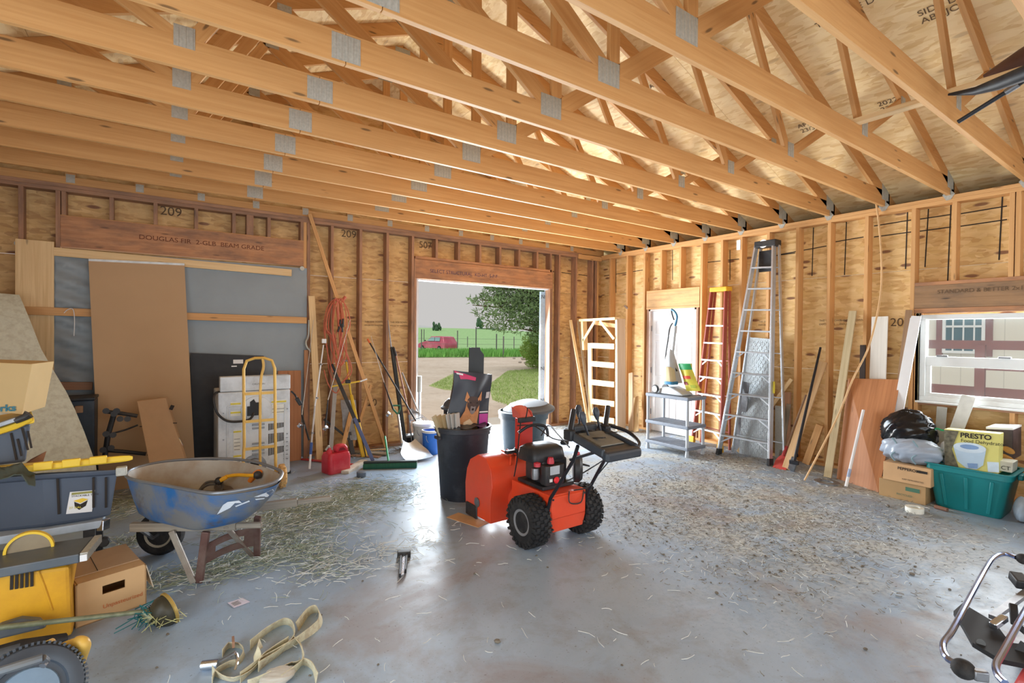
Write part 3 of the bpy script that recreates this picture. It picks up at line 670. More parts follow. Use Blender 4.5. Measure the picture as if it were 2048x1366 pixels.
# ------------------------------------------------- parked car
cp = FL(874, 703, -.1); yaw = math.atan2(ray(874, 683).x, ray(874, 683).y)
car = thing('car', (cp.x, cp.y, -.1), 'faded pink-red minivan parked in the grass beyond the yard', 'car', rz=-yaw-math.radians(52)+math.pi)
PINK = plain('faded_red_paint', (196, 84, 112), .35, .1, .1, 1.5, dirt=(214, 140, 150), dirt_amt=.5, coat=.4); CG = plain('car_glass', (150, 190, 196), .08, .2, .05)
L = LB(car); prof = [(-2.3, .35), (-2.35, .75), (-2.2, 1.0), (-1.9, 1.55), (-1.5, 1.62), (.1, 1.6), (.85, 1.12), (1.9, .9), (2.2, .72), (2.25, .35)]
rings = []
for x_, k_ in ((-.86, .94), (-.8, 1), (.8, 1), (.86, .94)):
    rings.append([V((px, x_ if pz < 1.1 else x_*.84, .35+(pz-.35)*k_)) for px, pz in prof])
L.loft(rings).build('body', PINK, bevel=.04, smooth=30)
L = LB(car); L.quadslab((.82, -.66, 1.16), (.82, .66, 1.16), (.18, .6, 1.56), (.18, -.6, 1.56), -.03).build('windscreen', CG, smooth=0)
for s_ in (-1, 1):
    for a, b, c, d in ((-.62, .62, .0, -.55), (-1.5, -.7, -.62, -1.45)):
        L = LB(car); y0, y1 = .835*s_, .74*s_; L.quadslab((a, y0, 1.12), (b, y0, 1.12), (c, y1, 1.5), (d, y1, 1.5), V((0, .01*s_, 0))).build('side_window', CG, smooth=0)
    L = LB(car); L.ball((.75, .98*s_, 1.15), (.08, .1, .07)).build('wing_mirror', BLACK)
    L = LB(car); L.box((2.2, .6*s_, .78), (.12, .36, .14)).build('headlight', plain('lamp_lens', (226, 226, 220), .2), bevel=.02)
    for x in (-1.45, 1.4):
        L = LB(car); whl = L.cyl((x, .66*s_, .32), (x, .88*s_, .32), .32, n=20).build('wheel', RUBBER, bevel=.02)
        L = LB(car); L.cyl((x, .87*s_, .32), (x, .895*s_, .32), .19, n=16).build('hubcap', STEEL, whl)
L = LB(car); L.box((2.24, 0, .5), (.12, 1.6, .2)).box((2.26, 0, .7), (.05, .7, .1)).build('front_bumper', BLACK, bevel=.02)
# ------------------------------------------------- house beyond the window
HX = 5.5
s = NT('grooved_siding'); g = s.co('Object'); sp = s.n('ShaderNodeSeparateXYZ', {0: g}); 
fr = s.n('ShaderNodeMath', {0: s.mul(sp.outputs[1], 3.28)}, operation='FRACT').outputs[0]
gr = s.step(fr, .055, .03); s.link(s.mix(s.mul(gr, .5), lin((214, 210, 196)), lin((160, 156, 144))), 'Base Color'); s.p.inputs['Roughness'].default_value = .7
hs = thing('house', (HX, -5.5, -.1), 'neighbouring house wall with grooved cream siding seen through the window', 'house')
MB().mm((HX, -11.5, .45), (HX+.2, -1.0, 3.4)).build('siding', s.m, hs, smooth=0)
DRED = plain('oxblood_paint', (126, 74, 72), .6, 0, .08, 3); 
MB().mm((HX-.05, -11.5, .32), (HX+.2, -1.0, .62)).build('skirt_board', plain('pink_trim', (196, 150, 140), .7, 0, .1, 2), hs, smooth=0)
MB().mm((HX-.02, -11.5, -.1), (HX+.2, -1.0, .33)).build('foundation', DRED, hs, smooth=0)
def hp(u, v): p = ON(u, v, 0, HX-.03); return p
a, b = hp(1886, 637), hp(1970, 708)
fr_ = MB(); frame(fr_, HX-.06, HX+.0, b.y, a.y, b.z, a.z+.3, .05)
frame(fr_, HX-.05, HX+.0, b.y, a.y, hp(1900, 653).z-.02, a.z+.3, .04)
fr_.build('window_frame', VIN, hs, smooth=0)
m = MB(); ys = [a.y+(b.y-a.y)*k/4 for k in (1, 2, 3)]
for y in ys: m.mm((HX-.045, y-.012, b.z), (HX-.03, y+.012, a.z+.3))
m.mm((HX-.045, b.y, (a.z+.3+hp(1900, 653).z)/2+.05), (HX-.03, a.y, (a.z+.3+hp(1900, 653).z)/2+.07)).build('glazing_bars', VIN, hs, smooth=0)
MB().mm((HX-.03, b.y, b.z), (HX-.02, a.y, a.z+.3)).build('window_pane', plain('blue_glass', (70, 110, 130), .06, .3, .1), hs, smooth=0)
for y0, y1 in ((a.y, a.y+.1), (b.y-.1, b.y)): MB().mm((HX-.04, y0, b.z-.05), (HX, y1, 3.2)).build('window_trim', DRED, hs, smooth=0)
RX = 3.6
rl = thing('deck_railing', (RX, -4.6, -.1), 'dark red deck railing in front of the house outside the window', 'railing')
for (v0, v1, u) in ((680, 697, 1870), (726, 740, 1965), (768, 785, 1870)):
    z0, z1 = ON(u, v1, 0, RX).z, ON(u, v0, 0, RX).z; y1 = -2.5 if u < 1900 else ON(1952, 730, 0, RX).y
    MB().mm((RX, -9.5, z0), (RX+.04, y1, z1), 1).build('rail', DRED, rl, smooth=0)
p = ON(1952, 740, 0, RX); MB().mm((RX-.09, p.y-.12, -.1), (RX, p.y+.0, ON(1950, 690, 0, RX).z)).build('post', DRED, rl, smooth=0)
MB().mm((1.0, -8.5, -.1), (1.04, -2.0, .3)).build('trim_9', DRED, kind='structure', smooth=0) if 0 else None
# ================================================================== along the back wall, left part
TARP = plain('grey_tarp', (138, 148, 154), .42, 0, .05, 3); 
tp = thing('grey_tarp', (-6.9, -.02, 0), 'grey plastic tarp hung over the wide left opening', 'tarp')
r = random.Random(5); G = []
for i in range(60):
    x = -8.46+(2.86)*i/59; row = []
    for j in range(50):
        z = .02+(2.60-.02)*j/49; el = max(0, 1-abs(x+8.08)/.32); er = max(0, 1-abs(x+5.62)/.35)
        y = -.012-.010*math.sin(x*2+z)+.026*el*math.sin(z*30+14*x)-.003*math.sin(z*9)-.02*el+.012*er*math.sin((x*.6+z)*42)*max(0, (z-1.7))+.006*math.sin(z*60+3*math.sin(x*3))*max(0, 1-abs(z-1.62)/.12)*max(0, 1-abs(x+6.6)/.5)
        row.append((x, y-.006, z))
    G.append(row)
MB().sheet(G, .003).build('sheet', TARP, tp, smooth=80)
for u, v in ((36, 487), (604, 537)):
    p = BW(u, v, -.035); MB().lathe([(.012, 0), (.03, 0), (.03, .01), (.012, .01)], p, (0, -1, 0), 16).build('grommet', GALV, tp)
def board(name, p, q, w, t, mat, label, cat='board', group=None, up=(0, -1, 0)):
    # long face (w) looks along the direction square to "up"
    m = MB(); m.bar(p, q, w, t, up); o = m.build(name, mat, smooth=0, bevel=.002, seg=1, label=label, cat=cat, group=group); return o
board('plywood_strip', BW(70, 490, -.055)+V((0, 0, .05)), BW(70, 930, -.055), .30, .018, PALE, 'tall pale plywood strip fixed vertically at the left edge of the grey tarp', 'board')
board('timber_strip', BW(107, 503, -.05), BW(583, 546, -.05), .09, .03, PALE, 'pale timber strip nailed along the top of the grey tarp')
board('timber_strip', BW(46, 621, -.085), BW(613, 641, -.085), .085, .035, STUD, 'orange timber strip nailed across the middle of the grey tarp')
board('timber_strip', BW(60, 772, -.085), BW(185, 772, -.085), .085, .035, RED_WOOD, 'short dark timber strip low on the grey tarp behind the carpet sheet')
st_ = thing('string', BW(148, 618, -.11), 'white string hanging from the middle timber strip on the tarp', 'string')
MB().tube(smoothpath([BW(128, 626, -.115), BW(136, 619, -.12), BW(146, 619, -.12), BW(149, 640, -.12), BW(148, 672, -.12)]), .004, 5).build('cord', WHITE, st_)
# drywall sheet
dw = thing('drywall_sheet', (-7.4, -.4, 0), 'tall brown-backed drywall sheet leaning upright against the grey tarp', 'drywall sheet')
a, b = BW(177, 522, -.10), BW(369, 531, -.10); c, d_ = BW(391, 925, -.42), BW(199, 940, -.42)
c.z = 0; d_.z = 0; N = V((0, .012, 0))
MB().quadslab(d_, c, b, a, N).build('sheet', plain('drywall_paper', (182, 152, 118), .85, 0, .04, 1.5), dw, smooth=0)
MB().quadslab(a, b, b+V((0, 0, .025)), a+V((0, 0, .025)), N).build('edge_tape', plain('white_tape', (214, 222, 226), .6, 0, .15, 12), dw, smooth=0)
# carpet / foam sheet bent against the wall at the far left
cs = thing('carpet_sheet', (-8.9, -1.1, 0), 'large pale grey-green carpet sheet leaning against the wall at the far left', 'carpet')
G = []
edge = [(38, 592), (47, 612), (62, 648), (82, 700), (108, 745), (132, 785), (150, 822), (168, 865), (190, 925), (205, 975)]
for i, (u, v) in enumerate(edge):
    y = -.30-.95*i/9; p = BW(u, v, y); row = []
    for j in range(12):
        k = j/11; row.append((max(p.x-1.9*k, XL+.12), p.y-.10*math.sin(k*3.0)-.25*k, p.z+.015*math.sin(k*4)+.12*k*(0 if i else .3)))
    G.append(row)
for j in range(12): q = G[-1][j]; G[-1][j] = (q[0], q[1], max(0.004, .0))
MB().sheet(G, -.015).build('sheet', plain('carpet_back', (200, 204, 190), .95, 0, .07, 40, bump=.3, dirt=(150, 140, 118), dirt_amt=.3), cs, smooth=50)
# black panel
bp = thing('black_mat', (-6.5, -.3, 0), 'large black flat panel leaning behind the white dryer', 'panel')
a, b = BW(381, 706, -.12), BW(528, 712, -.12); c, d_ = V((BW(528, 900, -.15).x, -.15, 0)), V((BW(385, 900, -.15).x, -.15, 0))
MB().quadslab(d_, c, b, a, V((0, .02, 0))).build('board', plain('black_board', (44, 46, 50), .6, 0, .2, 8), bp, smooth=0)
MB().mm((b.x-.35, -.126, a.z-.14), (b.x-.24, -.122, a.z-.09)).build('sticker', WHITE, bp, smooth=0)
MB().mm((b.x-.37, -.127, a.z-.18), (b.x-.31, -.123, a.z-.165)).build('sticker', WHITE, bp, smooth=0)
# shelf board right of the dryer
wb_ = thing('wood_plank', (-5.8, -.2, 0), 'reddish wood panel standing between the dryer and the wall', 'board')
a, b = BW(556, 742, -.10), BW(602, 741, -.10); MB().quadslab(V((a.x, -.13, 0)), V((b.x, -.13, 0)), b, a, V((0, .02, 0))).build('board', PLY, wb_, smooth=0, bevel=.002)
MB().mm((a.x+.02, -.13, .95), (a.x+.1, -.11, .97)).build('notch', STEEL, wb_, smooth=0)
# dryer seen from the back
dx0, dx1, dy = BW(440, 900, -.80).x, BW(580, 900, -.80).x, -.80
WM_ = plain('appliance_enamel', (214, 222, 230), .4, .05, .05, 6, dirt=(150, 156, 162), dirt_amt=.5)
dy_ = thing('clothes_dryer', ((dx0+dx1)/2, dy+.33, 0), 'white clothes dryer turned with its vented back to the room', 'dryer')
zt_ = BW(510, 782, dy).z; MB().mm((dx0-.02, dy, .03), (dx1, dy+.61, zt_)).build('cabinet', WM_, dy_, smooth=0, bevel=.012)
MB().mm((dx0, dy+.005, zt_+.004), (dx1+.005, dy+.14, BW(510, 752, dy).z)).build('control_panel_back', WM_, dy_, smooth=0, bevel=.01)
for x in (dx0+.03, dx1-.03): MB().mm((x-.05, dy+.05, 0), (x+.05, dy+.6, .03)).build('foot', BLACK, dy_, smooth=0)
W_ = dx1-dx0; px = lambda k: dx0+W_*k
m = MB(); Yp = dy-.004
for (x0, x1, z0, z1) in ((.1, .92, .07, zt_-.16),):
    for a, b in (((px(x0), z0), (px(x1), z0)), ((px(x0), z1), (px(x1), z1)), ((px(x0), z0), (px(x0), z1)), ((px(x1), z0), (px(x1), z1))): m.bar((a[0], Yp, a[1]), (b[0], Yp, b[1]), .02, .008, (0, 1, 0))
m.build('pressed_rib', WM_, dy_, smooth=0, bevel=.004)
m = MB()
for zz in (.30, .34, .38, .42, .60, .64, .68, .72):
    m.bar((px(.44), Yp, zz), (px(.62), Yp, zz), .022, .012, (0, 1, 0))
m.build('louvre', plain('louvre_metal', (150, 158, 168), .4, .3), dy_, smooth=0, bevel=.005)
m = MB()
for k in range(13):
    for z0, z1 in ((.26, .36), (.40, .52), (.56, .64)): MB().mm((px(.68+.018*k)-.004, dy-.002, z0+.002*k), (px(.68+.018*k)+.004, dy+.004, z1)).build('vent_slot', INK, dy_, smooth=0)
for k in range(6): MB().mm((px(.9), dy-.002, .2+k*.05), (px(.97), dy+.003, .205+k*.05)).build('vent_slot', INK, dy_, smooth=0)
cx, cz = px(.50), zt_-.22
MB().lathe([(.16, 0), (.16, .02), (.12, .028)], (cx, dy, cz), (0, -1, 0), 28).build('terminal_recess', WM_, dy_, bevel=.003)
MB().prism([(-.09, -.06), (.06, -.06), (.06, .09), (.0, .09), (-.02, .13), (-.06, .1), (-.06, .05), (-.09, .05)], (cx-.01, dy-.03, cz), (1, 0, 0), (0, 0, 1), .01).build('terminal_opening', plain('dark_gap', (40, 44, 50), .6), dy_, smooth=0)
MB().lathe([(.13, 0), (.13, .012), (.095, .012), (.09, .05), (.07, .05), (.07, .0)], (px(.47), dy, .16), (0, -1, 0), 28).build('exhaust_port', STEEL, dy_)
MB().cyl((px(.47), dy-.045, .16), (px(.47), dy-.052, .16), .068).build('exhaust_opening', plain('black_hole', (14, 14, 16), .9), dy_)
YEL = plain('yellow_label', (222, 206, 70), .6); LBL = plain('white_label', (224, 226, 220), .6)
for (x0, z0, w, h) in ((.72, zt_-.28, .22, .16), (.18, .36, .11, .24), (.18, .14, .11, .18), (.14, .86, .14, .06), (.14, .76, .14, .06)):
    l = MB().mm((px(x0), dy-.004, z0), (px(x0+w), dy-.002, z0+h)).build('warning_label', LBL, dy_, smooth=0)
    MB().mm((px(x0), dy-.006, z0+h-.03), (px(x0+w), dy-.003, z0+h-.012)).build('stripe', YEL, l, smooth=0)
    for kk in range(int(h/.045)-1): MB().mm((px(x0+.01), dy-.006, z0+.012+kk*.04), (px(x0+w-.02), dy-.003, z0+.018+kk*.04)).build('print', plain('grey_print', (120, 122, 122), .7), l, smooth=0)
text('CAUTION', .03, (px(.44), dy+.002, zt_+.07), (1, 0, 0), (0, 0, 1), MATS['grey_print'], dy_)
for z in (.2, .5, .8): MB().cyl((px(.045), dy-.006, z), (px(.045), dy, z), .009).cyl((px(.955), dy-.006, z), (px(.955), dy, z), .009).build('screw', STEEL, dy_)
pts = [BW(508, 826, dy-.04), BW(500, 838, dy-.07), BW(480, 843, dy-.08), BW(455, 842, dy-.08), BW(436, 828, dy-.08), BW(428, 805, dy-.06), BW(430, 788, dy-.02), BW(440, 783, dy+.1)]
MB().tube(smoothpath(pts), .013, 8).build('power_cord', BLACK, dy_)
pts = [BW(583, 783, dy+.05), BW(590, 790, dy-.03), BW(595, 800, dy-.05)]
pl = MB().tube(smoothpath(pts), .011, 8).build('power_cord', BLACK, dy_)
MB().bar(BW(593, 796, dy-.05), BW(602, 810, dy-.05), .045, .035, (0, 1, 0)).build('plug', BLACK, dy_, bevel=.008)
# folded table with black metal legs
TAN = plain('tan_laminate', (176, 146, 114), .5, 0, .04)
ft = thing('folded_table', (-7.3, -.8, 0), 'tan folding table top leaning with its black folded leg frame to the left', 'folding table')
a, b, c, d_ = BW(273, 802, -.62), BW(331, 795, -.62), BW(372, 925, -.95), BW(298, 928, -.95)
MB().quadslab(d_, c, b, a, V((.02, .06, 0))).build('table_top', TAN, ft, smooth=0, bevel=.008)
bk = lambda u, v, y=-.72: BW(u, v, y)
m = MB(); m.tube([bk(208, 823), bk(245, 827), bk(275, 832)], .02).tube([bk(228, 828), bk(216, 870), bk(208, 925)], .024).tube([bk(205, 900), bk(245, 903), bk(292, 908)], .02).tube([bk(214, 870), bk(250, 860), bk(276, 850)], .009)
m.build('leg_frame', BLACK, ft)
for u, v in ((212, 822), (233, 822), (228, 828), (212, 868), (226, 870), (206, 900), (222, 896), (240, 838), (255, 838)): MB().cyl(bk(u, v, -.75), bk(u, v, -.68), .03, n=10).build('clamp', BLACK, ft)
m = MB()
for (u, v) in ((283, 853), (350, 846), (298, 910), (362, 900)): m.bar(BW(u-4, v, -.75), BW(u+4, v, -.75), .008, .008)
m.bar(BW(340, 814, -.72), BW(347, 816, -.72), .02, .05); m.build('catch', INK, ft, smooth=0)
m = MB(); m.tube([BW(352, 872, -.8), BW(360, 882, -.82), BW(364, 890, -.82), BW(358, 888, -.8)], .012).build('handle', CHROME, ft)
# black box behind carpet sheet
bb = thing('black_tool_chest', (-8.2, -.5, 0), 'dark tool chest standing half hidden behind the carpet sheet', 'tool chest')
a = BW(140, 800, -.5); b = BW(190, 930, -.5)
MB().mm((a.x-.2, -.62, 0), (BW(192, 900, -.5).x, -.3, a.z)).build('body', plain('navy_plastic', (52, 62, 74), .55), bb, smooth=0, bevel=.015)
MB().mm((a.x-.22, -.64, a.z), (BW(194, 900, -.5).x, -.3, a.z+.03)).build('lid', BLACK, bb, smooth=0, bevel=.008)
MB().mm((BW(150, 810, -.64).x, -.66, a.z-.12), (BW(166, 810, -.64).x, -.62, a.z-.05)).build('latch', plain('tan_latch', (150, 118, 88), .6), bb, smooth=0, bevel=.005)
# hand truck
HTY = plain('hand_truck_yellow', (226, 186, 96), .4, .1, .08, 8, dirt=(176, 130, 66), dirt_amt=.35)
ht = thing('hand_truck', (-6.05, -1.15, 0), 'yellow hand truck standing in front of the dryer', 'hand truck')
hy = -1.08; P = lambda u, v, y=hy: BW(u, v, y)
xl, xr = P(487, 800).x, P(549, 800).x; zt2 = P(518, 716).z
lean = lambda z: hy-.10*(1-z/zt2)
def HT(x, z, dy=0): return V((x, lean(z)+dy, z))
pa = [HT(xl-.02, .10), HT(xl, .5), HT(xl, zt2-.12), HT(xl+.03, zt2-.03), HT(xl+.11, zt2), HT(xr-.11, zt2), HT(xr-.03, zt2-.03), HT(xr, zt2-.12), HT(xr, .5), HT(xr-.0, .10)]
MB().tube(pa, .016, 10).build('frame', HTY, ht)
xm = (xl+xr)/2; MB().tube(smoothpath([HT(xm+.03, zt2), HT(xm+.04, zt2-.1), HT(xm+.01, zt2-.3), HT(xm, .5), HT(xm, .12)]), .014, 8).build('centre_bar', HTY, ht)
for v in (786, 840, 893): z = P(518, v).z; MB().bar(HT(xl, z), HT(xr, z), .012, .03, (0, 0, 1)).build('crossbar', HTY, ht, smooth=0)
MB().quadslab((xl-.02, hy-.10, .03), (xr+.02, hy-.10, .03), (xr+.02, hy+.10, .01), (xl-.02, hy+.10, .01), .006).build('toe_plate', HTY, ht, smooth=0)
MB().cyl((xl-.06, hy-.2, .12), (xr+.07, hy-.2, .12), .01).build('axle', STEEL, ht)
TIRE_Y = plain('cream_tyre', (206, 168, 112), .8, 0, .1, 20, bump=.3)
for x in (xl-.045, xr+.045):
    wh = MB().lathe([(.05, -.03), (.10, -.038), (.122, -.02), (.126, 0), (.122, .02), (.10, .038), (.05, .03)], (x, hy-.2, .126), (1, 0, 0), 28).build('wheel', TIRE_Y, ht)
    m = MB()
    for k in range(26): t = k*6.283/26; m.box((x+(.012 if k % 2 else -.012), hy-.2+math.cos(t)*.126, .126+math.sin(t)*.126), (.03, .012, .012), Matrix.Rotation(t, 3, 'X'))
    m.build('tread', TIRE_Y, wh, smooth=0)
    MB().lathe([(.02, -.034), (.05, -.034), (.05, .034), (.02, .034)], (x, hy-.2, .126), (1, 0, 0), 20).build('hub', STEEL, wh)
# ================================================================== tools and clutter between the tarp and the doorway
def stick(name, u0, v0, y0, u1, v1, y1, r, mat, label, cat, r1=None, z1=None, n=8):
    p, q = BW(u0, v0, y0), BW(u1, v1, y1)
    if z1 is not None: q.z = z1
    return MB().cyl(p, q, r, r1 or r, n).build(name, mat, label=label, cat=cat)
def lean_board(name, u0, v0, y0, u1, v1, y1, w, t, mat, label, z1=0.005, cat='board'):
    p, q = BW(u0, v0, y0), BW(u1, v1, y1)
    q.z = z1 if z1 is not None else q.z
    return board(name, p, q, w, t, mat, label, cat)
lean_board('pine_board', 623, 592, -.06, 640, 903, -.30, .085, .02, PALE, 'wide pale board leaning upright at the right edge of the grey tarp')
lean_board('pine_board', 612, 700, -.05, 611, 905, -.16, .05, .02, HDR_WOOD, 'narrow brown board standing tight beside the tarp edge')
lean_board('long_board', 619, 428, -.04, 773, 904, -.13, .05, .018, STUD, 'long thin board leaning diagonally from the wall top down behind the extension cords')
lean_board('scrap_board', 706, 808, -.06, 680, 898, -.4, .06, .018, STUD, 'short scrap board leaning left behind the yellow pole tool', cat='board')
lean_board('scrap_board', 650, 835, -.06, 632, 895, -.3, .05, .018, RED_WOOD, 'short dark scrap board behind the walking pole', cat='board')
lean_board('scrap_board', 742, 770, -.04, 700, 895, -.2, .04, .018, STUD, 'thin scrap stick crossing behind the long diagonal board', cat='board')
lean_board('dark_strip', 648, 838, -.10, 700, 880, -.2, .03, .01, BLACK, 'thin dark metal strip sloping behind the grey straightedge', z1=None)
sh_ = thing('sheet_metal_piece', (-5.2, -.15, 0), 'crumpled galvanised sheet metal piece standing behind the yellow pole tool', 'sheet metal')
a, b, c, d_ = BW(681, 800, -.08), BW(712, 800, -.08), BW(714, 880, -.2), BW(688, 880, -.2)
MB().sheet([[a+(d_-a)*i/6+((b+(c-b)*i/6)-(a+(d_-a)*i/6))*j/5+V((0, .015*math.sin(i*2+j*1.7), 0)) for j in range(6)] for i in range(7)], .003).build('sheet', STEEL, sh_)
# hanging extension cords
CORD = plain('faded_orange_cord', (196, 104, 78), .55, 0, .12, 8)
ec = thing('extension_cord', (-5.05, -.12, 1.2), 'tangled faded orange extension cords hanging from a nail on a stud', 'extension cord')
r = random.Random(9); hook = BW(669, 598, -.06)
for k in range(9):
    dxl, dxr, zb_, yy = r.uniform(.04, .2), r.uniform(.02, .17), r.uniform(1.0, 1.45), -.14-.02*k
    z0 = hook.z-r.uniform(0, .05); x0 = hook.x+r.uniform(-.05, .07)
    pts = [(x0, yy, z0), (x0-dxl*.7, yy, z0-.12), (x0-dxl, yy-.01, z0-.4), (x0-dxl*.6+r.uniform(-.05, .05), yy, (z0+zb_)/2-.1), (x0-dxl*.4, yy, zb_+.15), (x0+.02, yy-.02, zb_), (x0+dxr, yy, zb_+.2), (x0+dxr*.4+r.uniform(-.05, .08), yy, (z0+zb_)/2), (x0+dxr, yy-.01, z0-.35), (x0+dxr*.7, yy, z0-.1)]
    MB().tube(smoothpath(pts, 7, True), .0075, 6, True).build('cord_loop', CORD, ec)
pts = [BW(u, v, -.22) for u, v in ((684, 690), (693, 705), (703, 735), (700, 750), (686, 765), (674, 785), (664, 780), (655, 765), (648, 740))]
MB().tube(smoothpath(pts), .0075, 6).build('cord_loop', CORD, ec)
MB().box(hook, (.02, .12, .02)).build('nail', STEEL, ec)
for u, v, a in ((680, 648, .4), (684, 656, -.3), (678, 655, .8), (686, 646, .1)):
    p = BW(u, v, -.28); MB().bar(p-V((.02*math.sin(a), 0, .06)), p+V((.02*math.sin(a), 0, .06)), .022, .03, (0, 1, 0)).build('clip', BLACK, ec, bevel=.006)
p = BW(648, 682, -.26); MB().box(p, (.06, .03, .06)).build('outlet_block', WHITE, ec, bevel=.006)
p = BW(686, 600, -.12); MB().cyl(p, p+V((.03, -.02, .05)), .022).build('plug', CORD, ec)
p = BW(664, 728, -.24); MB().bar(p, p+V((.05, 0, -.12)), .03, .035, (0, 1, 0)).build('plug', BLACK, ec, bevel=.008)
# walking pole
wp = thing('walking_pole', (-5.3, -.6, 0), 'white and blue walking pole leaning left of the red gas can', 'pole')
a, b, c, e = BW(647, 690, -.3), BW(630, 812, -.5), BW(623, 885, -.62), BW(619, 924, -.70); e.z = 0.01
MB().cyl(a, b, .008, .01).build('upper_shaft', WHITE, wp); MB().cyl(b, c, .011).build('lower_shaft', plain('grey_white', (190, 186, 184), .4), wp)
MB().cyl(c, c+(e-c)*.45, .017).build('grip', plain('blue_grip', (50, 84, 150), .5), wp); MB().cyl(c+(e-c)*.45, e, .013).build('tip', WHITE, wp)
for k in (.2, .55, .9): q = a+(c-a)*k; MB().cyl(q, q+(c-a).normalized()*.02, .016).build('collar', STEEL, wp)
# straightedge
lean_board('straightedge', 671, 768, -.10, 660, 893, -.42, .055, .005, plain('grey_alu', (160, 162, 162), .45, .4), 'grey metal straightedge leaning under the hanging cords', cat='ruler')
lean_board('dark_board', 690, 820, -.08, 706, 880, -.25, .06, .02, plain('charcoal_board', (74, 76, 80), .7), 'short charcoal board behind the long black level')
lv = thing('spirit_level', (-5.0, -.5, 0), 'long black and blue spirit level leaning diagonally in front of the yellow pole tool', 'level')
a, b = BW(669, 744, -.36), BW(746, 903, -.74); b.z = .01; m_ = a+(b-a)*.52
MB().bar(a, m_, .045, .025, (0, 1, 0)).build('upper_half', BLACK, lv, smooth=0, bevel=.003)
MB().bar(m_, b, .045, .025, (0, 1, 0)).build('lower_half', plain('slate_blue', (84, 98, 140), .45), lv, smooth=0, bevel=.003)
yp = thing('pole_tool', (-4.95, -.4, 0), 'yellow long-handled pole tool with a cross bar, leaning on the wall', 'pole tool')
TY_ = plain('tool_yellow', (216, 180, 50), .45, 0, .1); a, b, c = BW(692, 722, -.1), BW(702, 790, -.22), BW(729, 896, -.5); c.z = .02
MB().cyl(a, b, .013).build('upper_pole', TY_, yp); MB().bar(b, b+(c-b)*.45, .045, .04, (0, 1, 0)).build('body', TY_, yp, bevel=.01)
MB().bar(b+(c-b)*.42, c, .085, .04, (0, 1, 0)).build('lower_body', TY_, yp, bevel=.012)
MB().bar(b+(c-b)*.4, b+(c-b)*.46, .09, .05, (0, 1, 0)).build('band', BLACK, yp, bevel=.004)
m = MB(); m.bar(b+(c-b)*.47+V((.012, -.024, 0)), c+V((.012, -.024, 0)), .012, .008, (0, 1, 0)).build('stripe', BLACK, yp)
MB().bar(BW(664, 773, -.30), BW(722, 762, -.20), .022, .02, (0, 1, 0)).build('cross_bar', TY_, yp, bevel=.004); MB().cyl(BW(720, 763, -.21), BW(734, 758, -.2), .011).build('tip', WHITE, yp)
MB().cyl(a+V((-.05, 0, .01)), a+V((.02, 0, -.0)), .018).build('end_cap', STEEL, yp); p = BW(696, 763, -.27); MB().box(p, (.07, .03, .05)).build('clamp_block', BLACK, yp, bevel=.008)
# fishing rods
def rod(u0, v0, u1, v1, u2, v2, y0, y2, lbl, reel=None):
    p, q, s_ = BW(u0, v0, y0), BW(u1, v1, (y0+y2)/2), BW(u2, v2, y2); t = thing('fishing_rod', (s_.x, s_.y, max(0, s_.z)), lbl, 'fishing rod')
    MB().cyl(p, q, .003, .006).build('blank', plain('pale_rod', (196, 190, 180), .4), t); MB().cyl(q, s_, .008, .013).build('grip', BLACK, t)
    if reel:
        c = BW(reel[0], reel[1], y2-.02); rr = MB().lathe([(.015, -.03), (.028, -.025), (.022, -.01), (.022, .015), (.03, .02), (.02, .03)], c, (.3, -.5, .6), 16).build('reel', CHROME, t)
        MB().tube([c, c+V((.05, -.03, .0)), c+V((.05, -.03, -.05))], .005, 6).build('crank', STEEL, t)
rod(742, 672, 768, 765, 786, 818, -.12, -.5, 'thin pale fishing rod leaning left of the scoop shovel handle', (776, 828))
rod(700, 640, 656, 800, 650, 860, -.40, -.5, 'fishing rod hidden among the hanging orange cords', (651, 856))
rod(627, 640, 604, 830, 618, 880, -.12, -.45, 'dark fishing rod against the right edge of the tarp', (600, 850))
# claw-like grey hook on the jamb
gh = thing('foil_hook', BW(615, 690, -.06), 'crumpled silver strap hanging on the wood at the right edge of the tarp', 'strap')
MB().tube(smoothpath([BW(618, 640, -.06), BW(617, 670, -.07), BW(612, 684, -.09), BW(614, 694, -.1), BW(622, 703, -.1), BW(632, 711, -.09)]), [.012]*6*1+[.016]*25 if 0 else .013, 6).build('strap', GALV, gh)
# long handled tools at the jamb
bp_ = thing('pole_with_orange_tip', (-4.4, -.4, 0), 'black pole with an orange tip leaning diagonally towards the buckets', 'pole')
a, b = BW(735, 678, -.05), BW(832, 842, -.55); MB().cyl(a+(b-a)*.05, b, .011).build('shaft', BLACK, bp_); MB().cyl(a, a+(b-a)*.05, .014).build('tip', plain('orange_tip', (220, 110, 60), .5), bp_)
pb = thing('black_post', (-4.3, -.4, 0), 'tall black square post standing left of the open doorway', 'post')
a, b = BW(784, 694, -.05), BW(812, 872, -.40); b.z = .01; MB().bar(a, b, .05, .05, (0, 1, 0)).build('post', plain('dark_post', (40, 48, 52), .5), pb, smooth=0, bevel=.004)
ph_ = thing('wooden_handle_tool', (-4.2, -.3, 0), 'brown wooden tool handle with a black grip beside the black post', 'garden tool')
a, b, c = BW(787, 695, -.08), BW(792, 712, -.11), BW(818, 830, -.42); MB().bar(a, b, .035, .03, (0, 1, 0)).build('grip', BLACK, ph_, bevel=.01); MB().cyl(b, c, .012).build('handle', plain('brown_handle', (150, 104, 84), .5), ph_)
c2 = c+V((.02, -.02, -.38)); MB().cyl(c, V((c.x+.04, c.y-.05, .01)), .013, .008).build('tine_shaft', STEEL, ph_)
thin = thing('thin_whip', (-4.2, -.1, 0), 'thin grey whip antenna leaning on the stud beside the black post', 'rod')
MB().cyl(BW(776, 640, -.03), BW(783, 700, -.06), .005, .012).build('rod', STEEL, thin)
